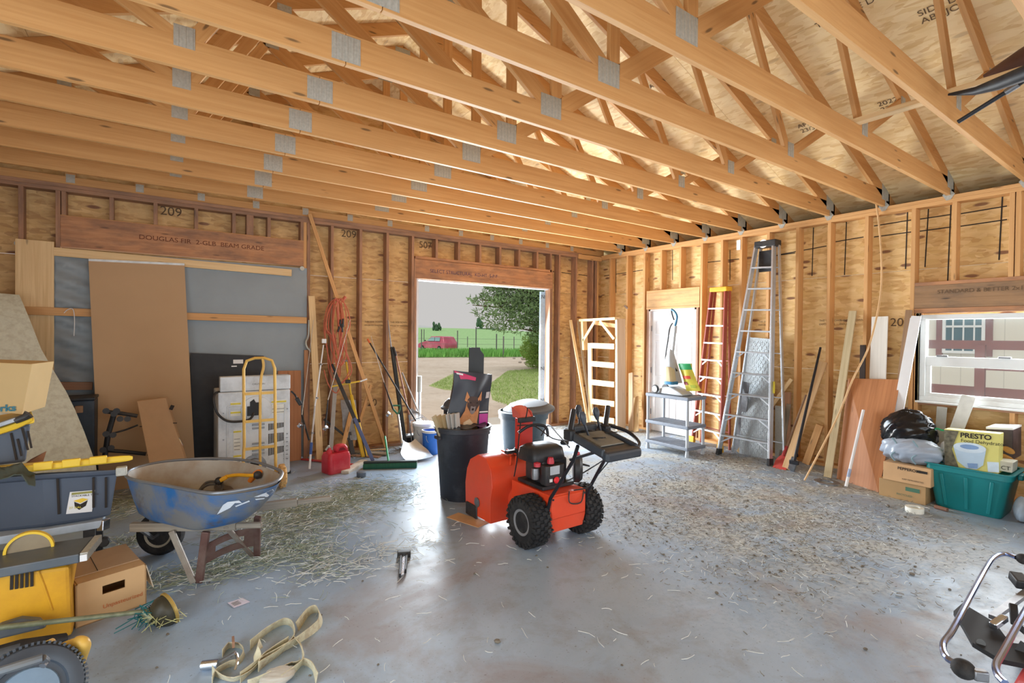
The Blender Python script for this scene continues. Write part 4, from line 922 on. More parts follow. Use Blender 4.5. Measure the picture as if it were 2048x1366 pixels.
rk = thing('leaf_rake', (-4.1, -.4, 0), 'grey leaf rake with its fan head resting behind the buckets', 'rake')
a, b = BW(804, 745, -.08), BW(836, 822, -.35); MB().cyl(a, b, .011).build('handle', plain('grey_handle', (150, 150, 148), .5), rk)
base_ = BW(822, 816, -.36)
for k in range(15):
    t = k/14; e = BW(818+(866-818)*t, 862-14*t, -.5+.02*t); mid = (base_+e)/2+V((0, .03, .02)); MB().tube(smoothpath([base_, mid, e, e+V((0, .03, -.03))], 4), .004, 5).build('tine', STEEL, rk)
MB().bar(BW(818, 842, -.44), BW(846, 834, -.43), .012, .006, (0, 1, 0)).build('brace', STEEL, rk)
# scoop shovel
sc_ = thing('scoop_shovel', (-4.55, -.9, 0), 'aluminium scoop shovel with a green D-handle, blade on the floor', 'shovel')
GRN = plain('green_plastic', (40, 110, 84), .45, 0, .1)
a, b = BW(796, 830, -.40), BW(804, 888, -.75); MB().cyl(a, b, .017, .02).build('shaft', ALU, sc_)
MB().tube([BW(795, 828, -.4), BW(786, 818, -.39), BW(786, 811, -.39), BW(800, 811, -.39), BW(800, 818, -.39), BW(796, 828, -.4)], .013, 8).build('d_handle', GRN, sc_)
c = FL(806, 905); G = []
for i in range(10):
    v = i/9; row = []
    for j in range(11):
        u = (j/10-.5)*2; wd = .20*min(1, .45+v*1.1)
        row.append((c.x+u*wd-.02, b.y+.02-.36*v, .02+.16*(1-v)**2+.05*u*u*(1-.6*v)+.01))
    G.append(row)
MB().sheet(G, .004).build('blade', ALU, sc_, smooth=70)
# buckets and battery
def bucket(u, v, h, r, mat, label, lidm=None):
    c = FL(u, v); t = thing('bucket', c, label, 'bucket')
    MB().lathe([(r*.86, 0), (r*.88, .005), (r, h*.9), (r*1.05, h*.9), (r*1.05, h*.94), (r, h*.95), (r, h), (r*.94, h), (r*.82, .02)], c, (0, 0, 1), 28, True).build('body', mat, t)
    MB().tube([c+V((r*1.03*math.cos(a), r*1.03*math.sin(a)*.3-r*.9, h*.85-.13*math.sin(a))) for a in [math.pi*i/12 for i in range(13)]], .004, 6).build('handle', STEEL, t); return t
t = bucket(846, 899, .39, .15, plain('dirty_white_bucket', (206, 208, 204), .5, 0, .08, 6, dirt=(160, 156, 146)), 'dirty white plastic bucket behind the blue one by the doorway')
MB().lathe([(.158, 0), (.16, .03), (.15, .035), (.02, .04)], FL(846, 899)+V((0, 0, .37)), (0, 0, 1), 28).build('lid', WHITE, t)
t = bucket(862, 907, .33, .125, plain('blue_bucket', (48, 112, 205), .4, 0, .06), 'blue plastic bucket with a white rim left of the black trash can')
MB().lathe([(.125, 0), (.131, .0), (.131, .045), (.122, .045)], FL(862, 907)+V((0, 0, .30)), (0, 0, 1), 28, False).build('rim', WHITE, t)
bt = thing('car_battery', FL(824, 896), 'black car battery with a grey top between the scoop shovel and the buckets', 'battery')
c = FL(824, 896); MB().box(c+V((0, 0, .09)), (.26, .16, .18)).build('case', BLACK, bt, smooth=0, bevel=.008); MB().box(c+V((0, 0, .195)), (.265, .165, .03)).build('top', plain('grey_plastic', (150, 152, 152), .5), bt, bevel=.006)
for x in (-.05, .0, .07): MB().box(c+V((x+.02, -.083, .1)), (.035, .003, .05)).build('label_sticker', LBL if x else YEL, bt, smooth=0)
for x in (-.09, .09): MB().cyl(c+V((x, -.03, .21)), c+V((x, -.03, .23)), .012).build('terminal', STEEL, bt)
# push broom
pb_ = thing('push_broom', FL(778, 936), 'push broom with a wide dark green bristle head lying on the floor', 'broom')
a, b = FL(727, 937)+V((0, 0, .03)), FL(834, 934)+V((0, 0, .03)); dirb = (b-a).normalized(); nb = V((-dirb.y, dirb.x, 0))
s = NT('green_bristles'); g = s.co('UV'); s.link(s.mix(s.noise(s.map(g, (160, 3, 1)), 1, 3), lin((10, 46, 40)), lin((46, 120, 96))), 'Base Color'); s.p.inputs['Roughness'].default_value = .85
m = MB(); L_ = (b-a).length
m.loft([[a+(b-a)*t+nb*y+V((0, 0, z)) for y, z in ((-.05, -.03), (-.06, .0), (-.04, .035), (.04, .035), (.06, 0), (.05, -.03))] for t in (0, .02, .5, .98, 1)], axis=0); m.build('bristles', s.m, pb_, bevel=.005)
MB().bar(a+nb*.01+V((0, 0, .045)), b+nb*.01+V((0, 0, .045)), .06, .022).build('block', plain('dark_block', (34, 44, 42), .5), pb_, bevel=.004)
p, q = a+(b-a)*.46+nb*.02+V((0, 0, .05)), BW(770, 873, -.75); MB().cyl(p, q, .013).build('handle', plain('bright_green', (52, 160, 112), .4), pb_)
# floor clutter
tn = thing('tape_tin', FL(723, 955), 'small grey round tin on the floor in front of the push broom', 'tin'); c = FL(723, 953); MB().lathe([(.055, 0), (.057, .003), (.057, .055), (.05, .058)], c, (0, 0, 1), 24).build('body', plain('grey_tin', (104, 114, 126), .4, .4), tn)
b_ = board('white_plank', FL(690, 945, .015), FL(728, 922, .015), .10, .035, plain('chipped_white', (208, 204, 194), .7, 0, .05, 8, dirt=(150, 130, 106), dirt_amt=.6), 'chipped white plank end lying between the gas can and the broom', up=(0, 0, 1))
board('grey_plank', FL(628, 897, .02), FL(775, 908, .02), .12, .02, GREYWOOD, 'grey plank lying along the wall base behind the gas can', up=(0, 0, 1))
board('brown_plank', FL(640, 906, .006), FL(760, 914, .006), .10, .012, RED_WOOD, 'dark brown plank on the floor in front of the grey plank', up=(0, 0, 1))
board('red_strip', FL(604, 918, .012), FL(712, 930, .012), .05, .02, plain('red_strip', (186, 70, 70), .5), 'thin red strip on the floor passing behind the gas can', up=(0, 0, 1))
r = random.Random(21)
for i, lb in enumerate(('brown scrap of wood on the floor against the wall base below the yellow tool', 'pale scrap of wood near the foot of the black post', 'thin splinter of wood left of the scoop blade')):
    p = FL((712, 800, 752)[i], (893, 884, 900)[i], .02+.02*0); d_ = V((r.uniform(-1, 1), r.uniform(-.3, .3), 0)).normalized(); board('wood_scrap', p-d_*.16, p+d_*.16, .05-.01*i, .02, (STUD, PALE, PALE)[i], lb, 'wood scrap', up=(0, 0, 1))
# clamp block on top of the clutter
# red gas can
RED = plain('gas_can_red', (196, 40, 58), .38, 0, .08, 4, dirt=(206, 120, 124), dirt_amt=.45)
gc = thing('gas_can', FL(672, 943), 'red plastic gas can with a grab handle near the walking pole', 'gas can', rz=.25)
def GR(w, d, r, z, cy=0): return rrect(0, cy, w, d, r, z)
w, d = .30, .22
LB(gc).loft([GR(w*.94, d*.94, .04, 0), GR(w, d, .045, .012), GR(w, d, .045, .20), GR(w*.9, d*.88, .045, .245)]).build('tank', RED, smooth=45)
LB(gc).loft([GR(.13, .12, .04, .235), GR(.11, .10, .04, .285)], ).build('neck', RED) if 0 else None
L = LB(gc); L.prism([(-.02, .24), (.145, .24), (.13, .30), (.10, .335), (-.0, .335), (-.03, .30)], (0, .045, 0), (1, 0, 0), (0, 0, 1), .10)
L.build('handle_hump', RED, bevel=.02)
LB(gc).prism([(.0, .262), (.105, .262), (.07, .30), (.02, .30)], (0, -.057, 0), (1, 0, 0), (0, 0, 1), -.004).build('handle_recess', plain('dark_red', (120, 24, 36), .6), bevel=0, smooth=0)
LB(gc).lathe([(.036, .24), (.036, .28), (.02, .285), (.02, .31)], (-.09, 0, 0), (0, 0, 1), 20).build('cap', RED)
L = LB(gc); L.tube([(-.09, 0, .30), (-.10, -.01, .33), (-.12, -.02, .34)], .011, 8).build('spout', GALV)
LB(gc).box((-.0, -.112, .11), (.2, .004, .12)).build('moulded_panel', RED, bevel=.002)
LB(gc).cyl((-.14, 0, .29), (-.10, 0, .33), .012).build('vent_cap', GALV)
# ================================================================== trash cans and what stands in them
TRB = plain('trash_black', (38, 42, 50), .5, 0, .12, 6, dirt=(96, 100, 108), dirt_amt=.28, bump=.1)
tc = FL(921, 1012)+V((0, 0, 0)); tc = V((-4.60, -2.62, 0))
tcan = thing('trash_can', tc, 'tall black round trash can full of boards behind the snow blower', 'trash can')
zr = BW(920, 863, -2.9).z; R_ = .285
m = MB(); m.lathe([(R_*.80, 0), (R_*.82, .01), (R_*.98, zr-.06), (R_*1.0, zr-.05), (R_*1.04, zr-.045), (R_*1.04, zr), (R_*.99, zr), (R_*.96, zr-.03), (R_*.78, .03)], tc, (0, 0, 1), 40).build('body', TRB, tcan)
MB().lathe([(R_*1.04, zr-.012), (R_*1.075, zr-.008), (R_*1.075, zr+.004), (R_*1.0, zr+.008)], tc, (0, 0, 1), 40, False).build('rim', TRB, tcan)
for s_ in (-1, 1): MB().box(tc+V((s_*(R_*1.03), 0, zr-.10)), (.03, .12, .035)).build('side_handle', TRB, tcan, bevel=.008)
# trim boards in the can
TRM = [plain('trim_beige', (196, 182, 150), .7, 0, .1, 3), plain('trim_grey', (186, 184, 178), .7, 0, .1, 3), plain('trim_tan', (176, 154, 116), .7, 0, .12, 3)]
tags = ['leftmost cut trim board in the black trash can, beige edge', 'second cut trim board from the left in the black trash can', 'third cut trim board from the left in the black trash can, tan', 'fourth cut trim board from the left, pale grey, in the black trash can', 'fifth cut trim board from the left, whitish, in the black trash can', 'sixth cut trim board, nearest the dog food bag, pale grey']
for i in range(6):
    u0, u1 = 864+9.2*i, 882+7.2*i
    yy = -2.63-.025*i; p = BW(u0+4, 832-1.2*i, yy); q = BW(u1+10-2*i, 905, yy+.01); q.z = zr-.22; 
    m = MB(); m.bar(p, q, .056, .02, (.35, -1, 0)); m.build('trim_board', TRM[(0, 2, 2, 1, 1, 1)[i]], smooth=0, bevel=.002, label=tags[i], cat='board', group='cut trim boards in the trash can')
# tall black plank
p0, p1 = BW(952, 700, -2.50), BW(948, 900, -2.55); m = MB(); dx = .087
m.prism([(-dx, 0), (dx, 0), (dx*1.02, 1.28), (dx*.55, 1.33), (dx*.45, 1.36), (-dx*.95, 1.36)], (BW(950, 800, -2.5).x, -2.49, BW(950, 695, -2.5).z-1.36), (1, -.15, 0), (0.01, 0, 1), .02)
m.build('black_plank', plain('plank_black', (52, 58, 62), .6, 0, .15, 4), smooth=0, bevel=.002, label='black plank standing tall behind the dog food bag in the trash can', cat='board')
# dog food bag
BAG = plain('bag_black', (44, 50, 60), .32, 0, .15, 4); 
db = thing('dog_food_bag', BW(935, 860, -2.66), 'large black dog food bag with a dog picture, stuffed in the black trash can', 'bag')
yb = -2.66
cs_ = [(908, 741), (978, 749), (980, 800), (968, 868), (885, 868), (900, 800)]
G1 = []
for i in range(16):
    t = i/15; row = []
    ul = 908+(892-908)*t+2*math.sin(t*6); ur = 982-(12)*t*t+2*math.sin(t*7+1); vt = 741+(872-741)*t
    for j in range(15):
        k = j/14; v_ = vt+(8*k if t < .2 else 8*k*(1-t)); p = BW(ul+(ur-ul)*k, v_, yb); bulge = -.055*math.sin(math.pi*k)*math.sin(math.pi*min(1, t*.9+.1))**.6-.008*math.sin(k*9+t*8)
        row.append(p+V((0, bulge, 0)))
    G1.append(row)
MB().sheet(G1, -.045).build('sack', BAG, db, smooth=60)
def bagpt(s_, t, off=.004):   # a point on the bag's front, s across, t down
    i = min(14, int(t*15)); j = min(13, int(s_*14)); a = G1[i][j]; return a+(G1[i][j+1]-a)*(s_*14-j)+(G1[i+1][j]-a)*(t*15-i)+V((0, -off, 0))
def bagpatch(poly, mat, name, off=.004, n=10):
    m = MB(); c = [sum(p[k] for p in poly)/len(poly) for k in (0, 1)]; rings = []
    for q in (1, .66, .33, .02):
        rings.append([bagpt(c[0]+(x-c[0])*q, c[1]+(y-c[1])*q, off) for x, y in poly])
    m.loft(rings[::-1], False).build(name, mat, db, smooth=60)
DT, DB_, DW = plain('dog_tan', (188, 132, 86), .6, 0, .15, 20), plain('dog_dark', (70, 56, 50), .6, 0, .2, 20), plain('dog_cream', (214, 186, 150), .6, 0, .1, 20)
bagpatch([(.30, .99), (.22, .86), (.26, .72), (.34, .60), (.36, .46), (.46, .40), (.62, .40), (.70, .46), (.72, .60), (.70, .76), (.74, .9), (.66, .99)], DT, 'printed_dog_chest', .004)
bagpatch([(.33, .30), (.30, .44), (.40, .47), (.42, .40)], DT, 'printed_dog_ear', .006); bagpatch([(.70, .28), (.62, .40), (.66, .46), (.74, .42)], DT, 'printed_dog_ear', .006)
bagpatch([(.36, .42), (.42, .37), (.60, .37), (.70, .42), (.70, .50), (.63, .60), (.46, .60), (.37, .52)], DB_, 'printed_dog_face', .0065)
bagpatch([(.46, .52), (.60, .52), (.60, .62), (.54, .65), (.47, .62)], plain('dog_grey', (130, 124, 122), .6), 'printed_dog_muzzle', .008)
bagpatch([(.50, .55), (.56, .55), (.56, .585), (.50, .585)], INK, 'printed_dog_nose', .010)
bagpatch([(.42, .455), (.46, .455), (.46, .475), (.42, .475)], INK, 'printed_dog_eye', .009); bagpatch([(.60, .455), (.64, .455), (.64, .475), (.60, .475)], INK, 'printed_dog_eye', .009)
bagpatch([(.36, .78), (.5, .72), (.62, .8), (.6, .96), (.4, .97)], DW, 'printed_dog_bib', .0065)
bagpatch([(.74, .64), (.98, .63), (.99, .86), (.76, .88)], plain('magenta_panel', (180, 60, 150), .4), 'printed_panel', .005)
bagpatch([(.74, .60), (.98, .59), (.98, .61), (.74, .62)], WHITE, 'printed_stripe', .005)
bagpatch([(.86, .29), (.97, .28), (.97, .38), (.87, .39)], plain('barcode', (190, 190, 190), .5), 'printed_barcode', .005)
bagpatch([(.0, .0), (.30, .04), (.54, .07), (.52, .12), (.3, .11), (.14, .12), (.1, .04), (.0, .03)], plain('pink_swoosh', (196, 50, 100), .4), 'printed_swoosh', .006)
bagpatch([(.04, .025), (.2, .035), (.2, .06), (.05, .05)], WHITE, 'printed_text_bar', .008)
# dark liner crumpled under the bag
ln = thing('bin_liner', tc+V((.12, -.02, zr-.02)), 'crumpled dark plastic liner at the mouth of the black trash can', 'bin liner')
r = random.Random(4); m = MB()
G = [[(tc.x+.02+.25*math.cos(a)*k, tc.y-.02+.25*math.sin(a)*k, zr-.02+.05*r.random()*(1-abs(k-.6))+.015) for a in [6.283*i/24 for i in range(25)]] for k in (.15, .4, .65, .9)]
m.sheet(G, .003).build('liner', BAG, ln)
# grey trash can with lid by the doorway
g2 = V((-2.78, -1.22, 0)); GT = plain('trash_grey', (66, 82, 92), .5, 0, .08, 5, dirt=(120, 130, 134), dirt_amt=.3); LT = plain('lid_grey', (84, 86, 88), .6, 0, .06, 5)
t2 = thing('trash_can', g2, 'wide grey trash can with a domed lid beside the right door jamb', 'trash can')
zr2 = BW(1050, 832, -1.5).z; R2 = .36
MB().lathe([(R2*.8, 0), (R2*.82, .01), (R2*.97, zr2-.08), (R2*1.03, zr2-.075), (R2*1.03, zr2), (R2*.96, zr2), (R2*.78, .03)], g2, (0, 0, 1), 40).build('body', GT, t2)
MB().lathe([(R2*1.04, zr2-.03), (R2*1.06, zr2+.02), (R2*1.03, zr2+.03), (R2*.98, zr2+.035)], g2, (0, 0, 1), 40, False).build('rim', GT, t2)
ld = MB(); rx = Matrix.Rotation(math.radians(-4), 3, 'Y')
prof = [(R2*1.05, 0), (R2*1.10, .02), (R2*1.08, .05), (R2*.85, .10), (R2*.82, .115), (R2*.4, .165), (R2*.05, .175)]
ld.loft([[g2+V((.10, -.0, zr2+.01))+rx@V((math.cos(a)*q, math.sin(a)*q, z)) for a in [6.283*i/40 for i in range(40)]] for q, z in prof]).build('lid', LT, t2)
MB().box(g2+V((-.26, -.30, zr2-.04)), (.14, .03, .05), Matrix.Rotation(-.6, 3, 'Z')).build('handle', RED, t2, bevel=.008)
# loose dark lid behind the bag
p = BW(904, 806, -1.9); l2 = thing('bucket_stack', V((p.x, -1.9, 0)), 'dark round object showing behind the left of the dog food bag', 'pail')
z_ = p.z-.03; MB().lathe([(.13, 0), (.14, .01), (.155, z_-.05), (.16, z_-.04)], (p.x+.06, -1.9, 0), (0, 0, 1), 28).build('body', BLACK, l2)
MB().lathe([(.185, 0), (.19, .02), (.16, .04), (.15, .07), (.10, .12), (.02, .13)], (p.x+.06, -1.9, z_-.04), (0, 0, 1), 28).build('lid', plain('dark_lid', (74, 78, 84), .5), l2)
# floor mat below the blower
cb = board('flat_cardboard', FL(905, 1030, .001), FL(968, 1050, .001), .16, .006, CARD, 'flattened scrap of cardboard on the floor under the left of the snow blower', 'cardboard', up=(0, 0, 1))

# ================================================================== snow blower  (own frame: x right, y forward, z up; facing the doorway)
SB0 = V((-4.49, -4.05, 0))
sb = thing('snow_blower', SB0, 'orange two-stage snow blower with black engine and control panel, standing mid-floor', 'snow blower')
ORG = plain('blower_orange', (226, 74, 40), .38, 0, .06, 3, dirt=(190, 90, 66), dirt_amt=.4, coat=.2)
ORD = plain('blower_red', (196, 52, 42), .4, 0, .08, 3, coat=.2)
GRYP = plain('dusty_grey', (128, 126, 118), .7, 0, .1, 14, dirt=(96, 92, 84), dirt_amt=.5); PANEL = plain('panel_black', (50, 56, 64), .45, 0, .12, 5, dirt=(104, 104, 100), dirt_amt=.3)
B = lambda: LB(sb)
# auger housing: D-shaped side profile swept across
prof = [(.46, .05), (.40, .48), (.44, .56), (.52, .62), (.66, .615), (.80, .55), (.88, .42), (.90, .2), (.88, .05)]
def hous(x0, x1, outer, t=.0): return [[V((x, y, z)) for y, z in outer] for x in (x0, x1)]
hw = .34
outer = [(.50, .04), (.50, .25), (.47, .36), (.50, .52), (.58, .60), (.72, .61), (.86, .54), (.92, .44)]
inner = [(y-.006+.012*(y < .6), z-.012) for y, z in outer]
m = B(); G = []
for x in (-hw, -hw+.02, 0, hw-.02, hw): G.append([V((x, y, z)) for y, z in outer])
m.sheet(G, -.008); m.build('auger_housing', ORG, smooth=50)
for s_ in (-1, 1):
    m = B(); pl_ = [(.50, .04), (.50, .25), (.47, .36), (.50, .52), (.58, .60), (.72, .61), (.86, .54), (.92, .44), (.95, .30), (.94, .10), (.90, .04)]
    m.prism(pl_, (s_*hw, 0, 0), (0, 1, 0), (0, 0, 1), .008*s_).build('side_plate', ORG, smooth=0, bevel=.003)
    B().box((s_*(hw+.012), .82, .07), (.02, .2, .12)).build('skid_shoe', BLACK, bevel=.02)
    B().lathe([(.04, 0), (.045, .012), (.02, .018)], (s_*(hw+.006), .72, .17), (s_, 0, 0), 20).build('bearing_cap', STEEL)
for dx_ in (-.12, -.06):   # pressed ridges
    m = B(); m.tube([(dx_, .52, .615), (dx_+.0, .60, .622), (dx_+.02, .70, .622)], .008, 6); m.tube([(dx_-.02, .495, .53), (dx_, .52, .60)], .008, 6); m.build('ridge', ORG)
B().bar((-.15, .56, .635), (.02, .56, .635), .05, .03).build('clearing_tool', BLACK, bevel=.008)
m = B(); m.cyl((-hw, .72, .22), (hw, .72, .22), .018).build('auger_shaft', STEEL)
for sgn in (-1, 1):
    m = B()
    for k in range(34):
        a = k*.33; x = sgn*(.04+.008*k); m.box((x, .72+.15*math.cos(a), .22+.15*math.sin(a)), (.014, .05, .045), Matrix.Rotation(a, 3, 'X'))
    m.build('auger_flight', ORG, smooth=0)
m = B(); m.lathe([(.14, .34), (.16, .36), (.16, .5)], (0, 0, .22), (0, 1, 0), 24).build('impeller_housing', ORG)
# transmission box (rear)
m = B(); m.loft([[V((x, y, z)) for x, z in ((-.16, .13), (.16, .13), (.19, .22), (.19, .43), (-.19, .43), (-.19, .22))] for y in (-.14, .40)], axis=1).build('drive_box', ORG, smooth=0, bevel=.006)
B().loft([[V((x, -.143, z)) for x, z in ((-.185, .235), (.185, .235), (.185, .42), (-.185, .42))], [V((x, -.152, z)) for x, z in ((-.175, .245), (.175, .245), (.175, .41), (-.175, .41))]], axis=0).build('rear_cover', ORG, smooth=0, bevel=.003)
for x in (-.17, .17):
    for z in (.16, .40): B().cyl((x, -.155, z), (x, -.14, z), .009, n=8).build('bolt', BLACK)
# wheels with chunky tread
for sgn, nm in ((-1, 0), (1, 1)):
    c = V((sgn*.285, .02, .205))
    wh = B().lathe([(.095, -.07), (.14, -.085), (.185, -.075), (.196, -.04), (.198, 0), (.196, .04), (.185, .075), (.14, .085), (.095, .07)], c, (1, 0, 0), 40).build('wheel', RUBBER)
    m = B()
    for k in range(24):
        a = k*6.283/24
        for row, off in ((-.055, 0), (-.018, .13), (.018, 0), (.055, .13)):
            m.box(c+V((row, .2*math.cos(a+off), .2*math.sin(a+off))), (.03, .018, .028), Matrix.Rotation(a+off, 3, 'X'))
        for s_ in (-1, 1): m.box(c+V((s_*.083, .178*math.cos(a), .178*math.sin(a))), (.012, .035, .02), Matrix.Rotation(a, 3, 'X'))
    m.build('tyre_tread', RUBBER, wh, smooth=0)
    rm = B().lathe([(.1, -.055), (.105, -.075), (.085, -.07), (.06, -.03), (.03, -.03), (.03, .03), (.06, .03), (.085, .07), (.105, .075), (.1, .055)], c, (1, 0, 0), 30).build('rim', plain('grey_rim', (150, 152, 156), .45, .4, .1), wh)
    B().lathe([(.02, 0), (.092, 0), (.096, .012), (.05, .022), (.02, .02)], c+V((sgn*.045, 0, 0)), (sgn, 0, 0), 30).build('wheel_disc', MATS['grey_rim'], wh)
    B().cyl(c+V((-.06 if sgn < 0 else 0, 0, 0)), c+V((0 if sgn < 0 else .06, 0, 0)), .022).build('hub', STEEL, wh)
B().cyl((-.25, .02, .205), (.25, .02, .205), .014).build('axle', STEEL)
# engine
EB = plain('engine_black', (40, 42, 46), .45, .1, .12, 8, dirt=(92, 84, 78), dirt_amt=.4)
B().box((0, .16, .45), (.34, .36, .03)).build('engine_bed', BLACK, bevel=.005)
B().box((.02, .18, .56), (.28, .24, .20)).build('engine_block', EB, bevel=.02)
B().loft([rrect(-.02, .20, .34, .27, .05, .64), rrect(-.02, .20, .35, .28, .05, .66), rrect(-.02, .2, .33, .26, .06, .74), rrect(-.02, .2, .26, .2, .06, .765)]).build('fuel_tank_cover', EB, smooth=50)
B().lathe([(.035, 0), (.04, .02), (.03, .035)], (.16, .1, .76), (0, 0, 1), 18).build('fuel_cap', BLACK)
B().loft([rrect(-.04, .02, .20, .10, .03, .47), rrect(-.04, .02, .21, .11, .03, .49), rrect(-.04, .02, .2, .1, .03, .63)]).build('carburettor_cover', EB, smooth=50)
B().box((-.06, -.037, .595), (.10, .004, .07)).build('printed_label', plain('label_silver', (176, 182, 188), .5), smooth=0)
B().lathe([(.024, 0), (.028, .012), (.02, .02)], (-.05, -.038, .515), (0, -1, 0), 18).build('primer_bulb', plain('bulb_red', (214, 40, 48), .4), )
for x in (-.10, .01): B().box((x, -.037, .515), (.03, .003, .025)).build('printed_label', LBL, smooth=0)
B().lathe([(.03, 0), (.03, .02), (.022, .05)], (-.06, .02, .64), (0, 0, 1), 16).build('oil_cap', RED)
B().lathe([(.03, -.04), (.034, 0), (.03, .05)], (-.19, .06, .56), (0, 0, 1), 16).build('fuel_bowl', STEEL)
B().lathe([(.028, 0), (.03, .03), (.0, .04)], (-.17, .06, .62), (0, 0, 1), 16).build('red_cap', RED)
st = B().lathe([(.11, 0), (.125, .01), (.125, .05), (.10, .075), (.05, .08)], (.19, .02, .57), (.8, -.6, 0), 30).build('recoil_starter', EB)
m = B()
for k in range(14):
    a = k*6.283/14; ax = V((.8, -.6, 0)); u = V((.6, .8, 0)); m.bar(V((.19, .02, .57))+ax*.077+u*math.cos(a)*.045+V((0, 0, math.sin(a)*.045)), V((.19, .02, .57))+ax*.070+u*math.cos(a)*.09+V((0, 0, math.sin(a)*.09)), .006, .006)
m.build('starter_vents', plain('vent_grey', (120, 124, 128), .5), st, smooth=0)
B().box((.20, -.02, .70), (.03, .05, .03)).build('pull_handle', RED, bevel=.01)
B().tube(smoothpath([(.2, -.06, .62), (.26, -.08, .60), (.30, -.06, .585), (.24, -.02, .60), (.2, -.06, .61)]), .008, 6).build('starter_cord', BLACK)
B().box((.12, .26, .62), (.14, .16, .14)).build('muffler_guard', EB, bevel=.015)
# chute
B().lathe([(.085, .60), (.085, .64), (.07, .66)], (.03, .55, 0), (0, 0, 1), 26).build('chute_collar', BLACK)
m = B(); cx, cy = .03, .53
for z0, z1, w_, d_ in ((.62, .94, .068, .085),):
    m.prism([(-w_, -d_*.6), (-w_, d_*.5), (-w_+.012, d_*.5), (-w_+.012, -d_*.6+.012), (w_-.012, -d_*.6+.012), (w_-.012, d_*.5), (w_, d_*.5), (w_, -d_*.6)], (cx, cy, z0), (1, 0, 0), (0, 1, 0), z1-z0)
m.build('chute', ORD, smooth=0, bevel=.003)
B().box((cx-.01, cy-.062, .935), (.19, .03, .045)).build('chute_hinge', BLACK, bevel=.006)
m = B(); G = []
for i in range(7):
    t = i/6; row = []
    for j in range(9):
        k = (j/8-.5)*2; row.append(V((cx+k*.072, cy-.05+.13*t**1.5, .94+.15*t-.04*t*t+(-.02*abs(k)**3)))) 
    G.append(row)
m.sheet(G, .006).build('chute_deflector', plain('red_deflector', (206, 96, 84), .35, 0, .1), smooth=60)
for s_ in (-1, 1): B().quadslab((cx+s_*.072, cy-.05, .94), (cx+s_*.072, cy+.07, .95), (cx+s_*.072, cy+.09, 1.04), (cx+s_*.072, cy-.02, 1.0), V((.005*s_, 0, 0))).build('deflector_side', MATS['red_deflector'], smooth=0)
B().tube(smoothpath([(cx, cy-.06, 1.04), (cx-.03, cy-.09, 1.0), (cx-.03, cy-.07, .94)]), .006, 6).build('deflector_cable', BLACK)
B().tube(smoothpath([(cx-.08, cy-.07, .94), (-.10, .42, .8), (-.15, .38, .6), (-.15, .42, .45)]), .006, 6).build('control_cable', BLACK)
# handlebars, panel and levers
LEG = plain('frame_black', (38, 40, 46), .4, .3, .1, 10)
for s_ in (-1, 1):
    B().tube([(s_*.20, -.10, .24), (s_*.205, -.16, .42), (s_*.20-(.04 if s_ > 0 else 0), -.42, .78), (-.25 if s_ < 0 else .05, -.52, .91)], .014, 8).build('handlebar', LEG)
    B().tube([(.05, -.52, .91), (.10, -.50, .95), (.13, -.62, .92), (.10, -.78, .89)], .014, 8).build('side_rail', LEG) if s_ > 0 else None
B().tube(smoothpath([(.06, -.43, 1.02), (.14, -.47, 1.01), (.19, -.60, .98), (.15, -.74, .93), (.06, -.79, .90)]), .014, 8).build('loop_handle', LEG)
B().bar((-.22, -.40, .78), (.12, -.47, .84), .02, .02).build('cross_brace', LEG, bevel=.003)
# sloping console
def CP(x, t, h=0): # t 0 front (forward) .. 1 rear, on the console plane
    x = x*.60-.10; y = -.40-.40*t; z = 1.00-.085*t; return V((x, y, z+h))
m = B(); m.loft([[CP(x, t, h-.0) for x, h in ((-.27, -.05), (.27, -.05), (.29, .0), (-.29, .0))] for t in (0.02, .5, .98)], axis=1).build('console', PANEL, smooth=0, bevel=.012)
B().loft([[CP(x, t, h) for x, h in ((-.20, .002), (.20, .002), (.19, .012), (-.19, .012))] for t in (.22, .80)], axis=1).build('console_face', GRYP, smooth=0, bevel=.004)
B().loft([[CP(x, 1.0+dy_, h) for x, h in ((-.29, -.055), (.29, -.055), (.29, .012), (-.29, .012))] for dy_ in (-.06, .10)], axis=1).build('rear_bumper', PANEL, smooth=0, bevel=.018)
for s_ in (-1, 1): B().loft([[CP(s_*.275+dx_, t, h) for dx_, h in ((-.03, -.03), (.03, -.03), (.02, .025), (-.02, .025))] for t in (0, 1.0)], axis=1).build('console_side', PANEL, smooth=0, bevel=.01)
B().loft([[CP(x, t, h) for x, h in ((-.2, 0), (.2, 0), (.2, .045), (-.2, .045))] for t in (-.02, .12)], axis=1).build('console_front_lip', PANEL, smooth=0, bevel=.012)
for x, t, tl in ((-.10, .35, -.03), (-.06, .02, .02), (.19, .22, -.02)):
    q = CP(x, t, 0); B().box(CP(x, t+.12, .010), (.028, .22, .008), Matrix.Rotation(-.2, 3, 'X')).build('lever_slot', INK, smooth=0)
    B().cyl(q, q+V((tl, .02, .10)), .009).build('lever', LEG)
    B().lathe([(.012, 0), (.024, .04), (.026, .07), (.014, .095)], q+V((tl*.9, .02, .09)), (tl, .05, .25), 16).build('lever_knob', plain('knob_grey', (60, 66, 76), .4))
for s_ in (-1, 1):   # squeeze grips
    q = CP(s_*.30, .18, .02); B().tube([q, q+V((.02, .02, .03)), q+V((.085, .06, .15))], .021, 8).build('drive_grip', BLACK)
    B().box(q+V((0, .01, -.02)), (.05, .09, .08)).build('grip_bracket', BLACK, bevel=.012)
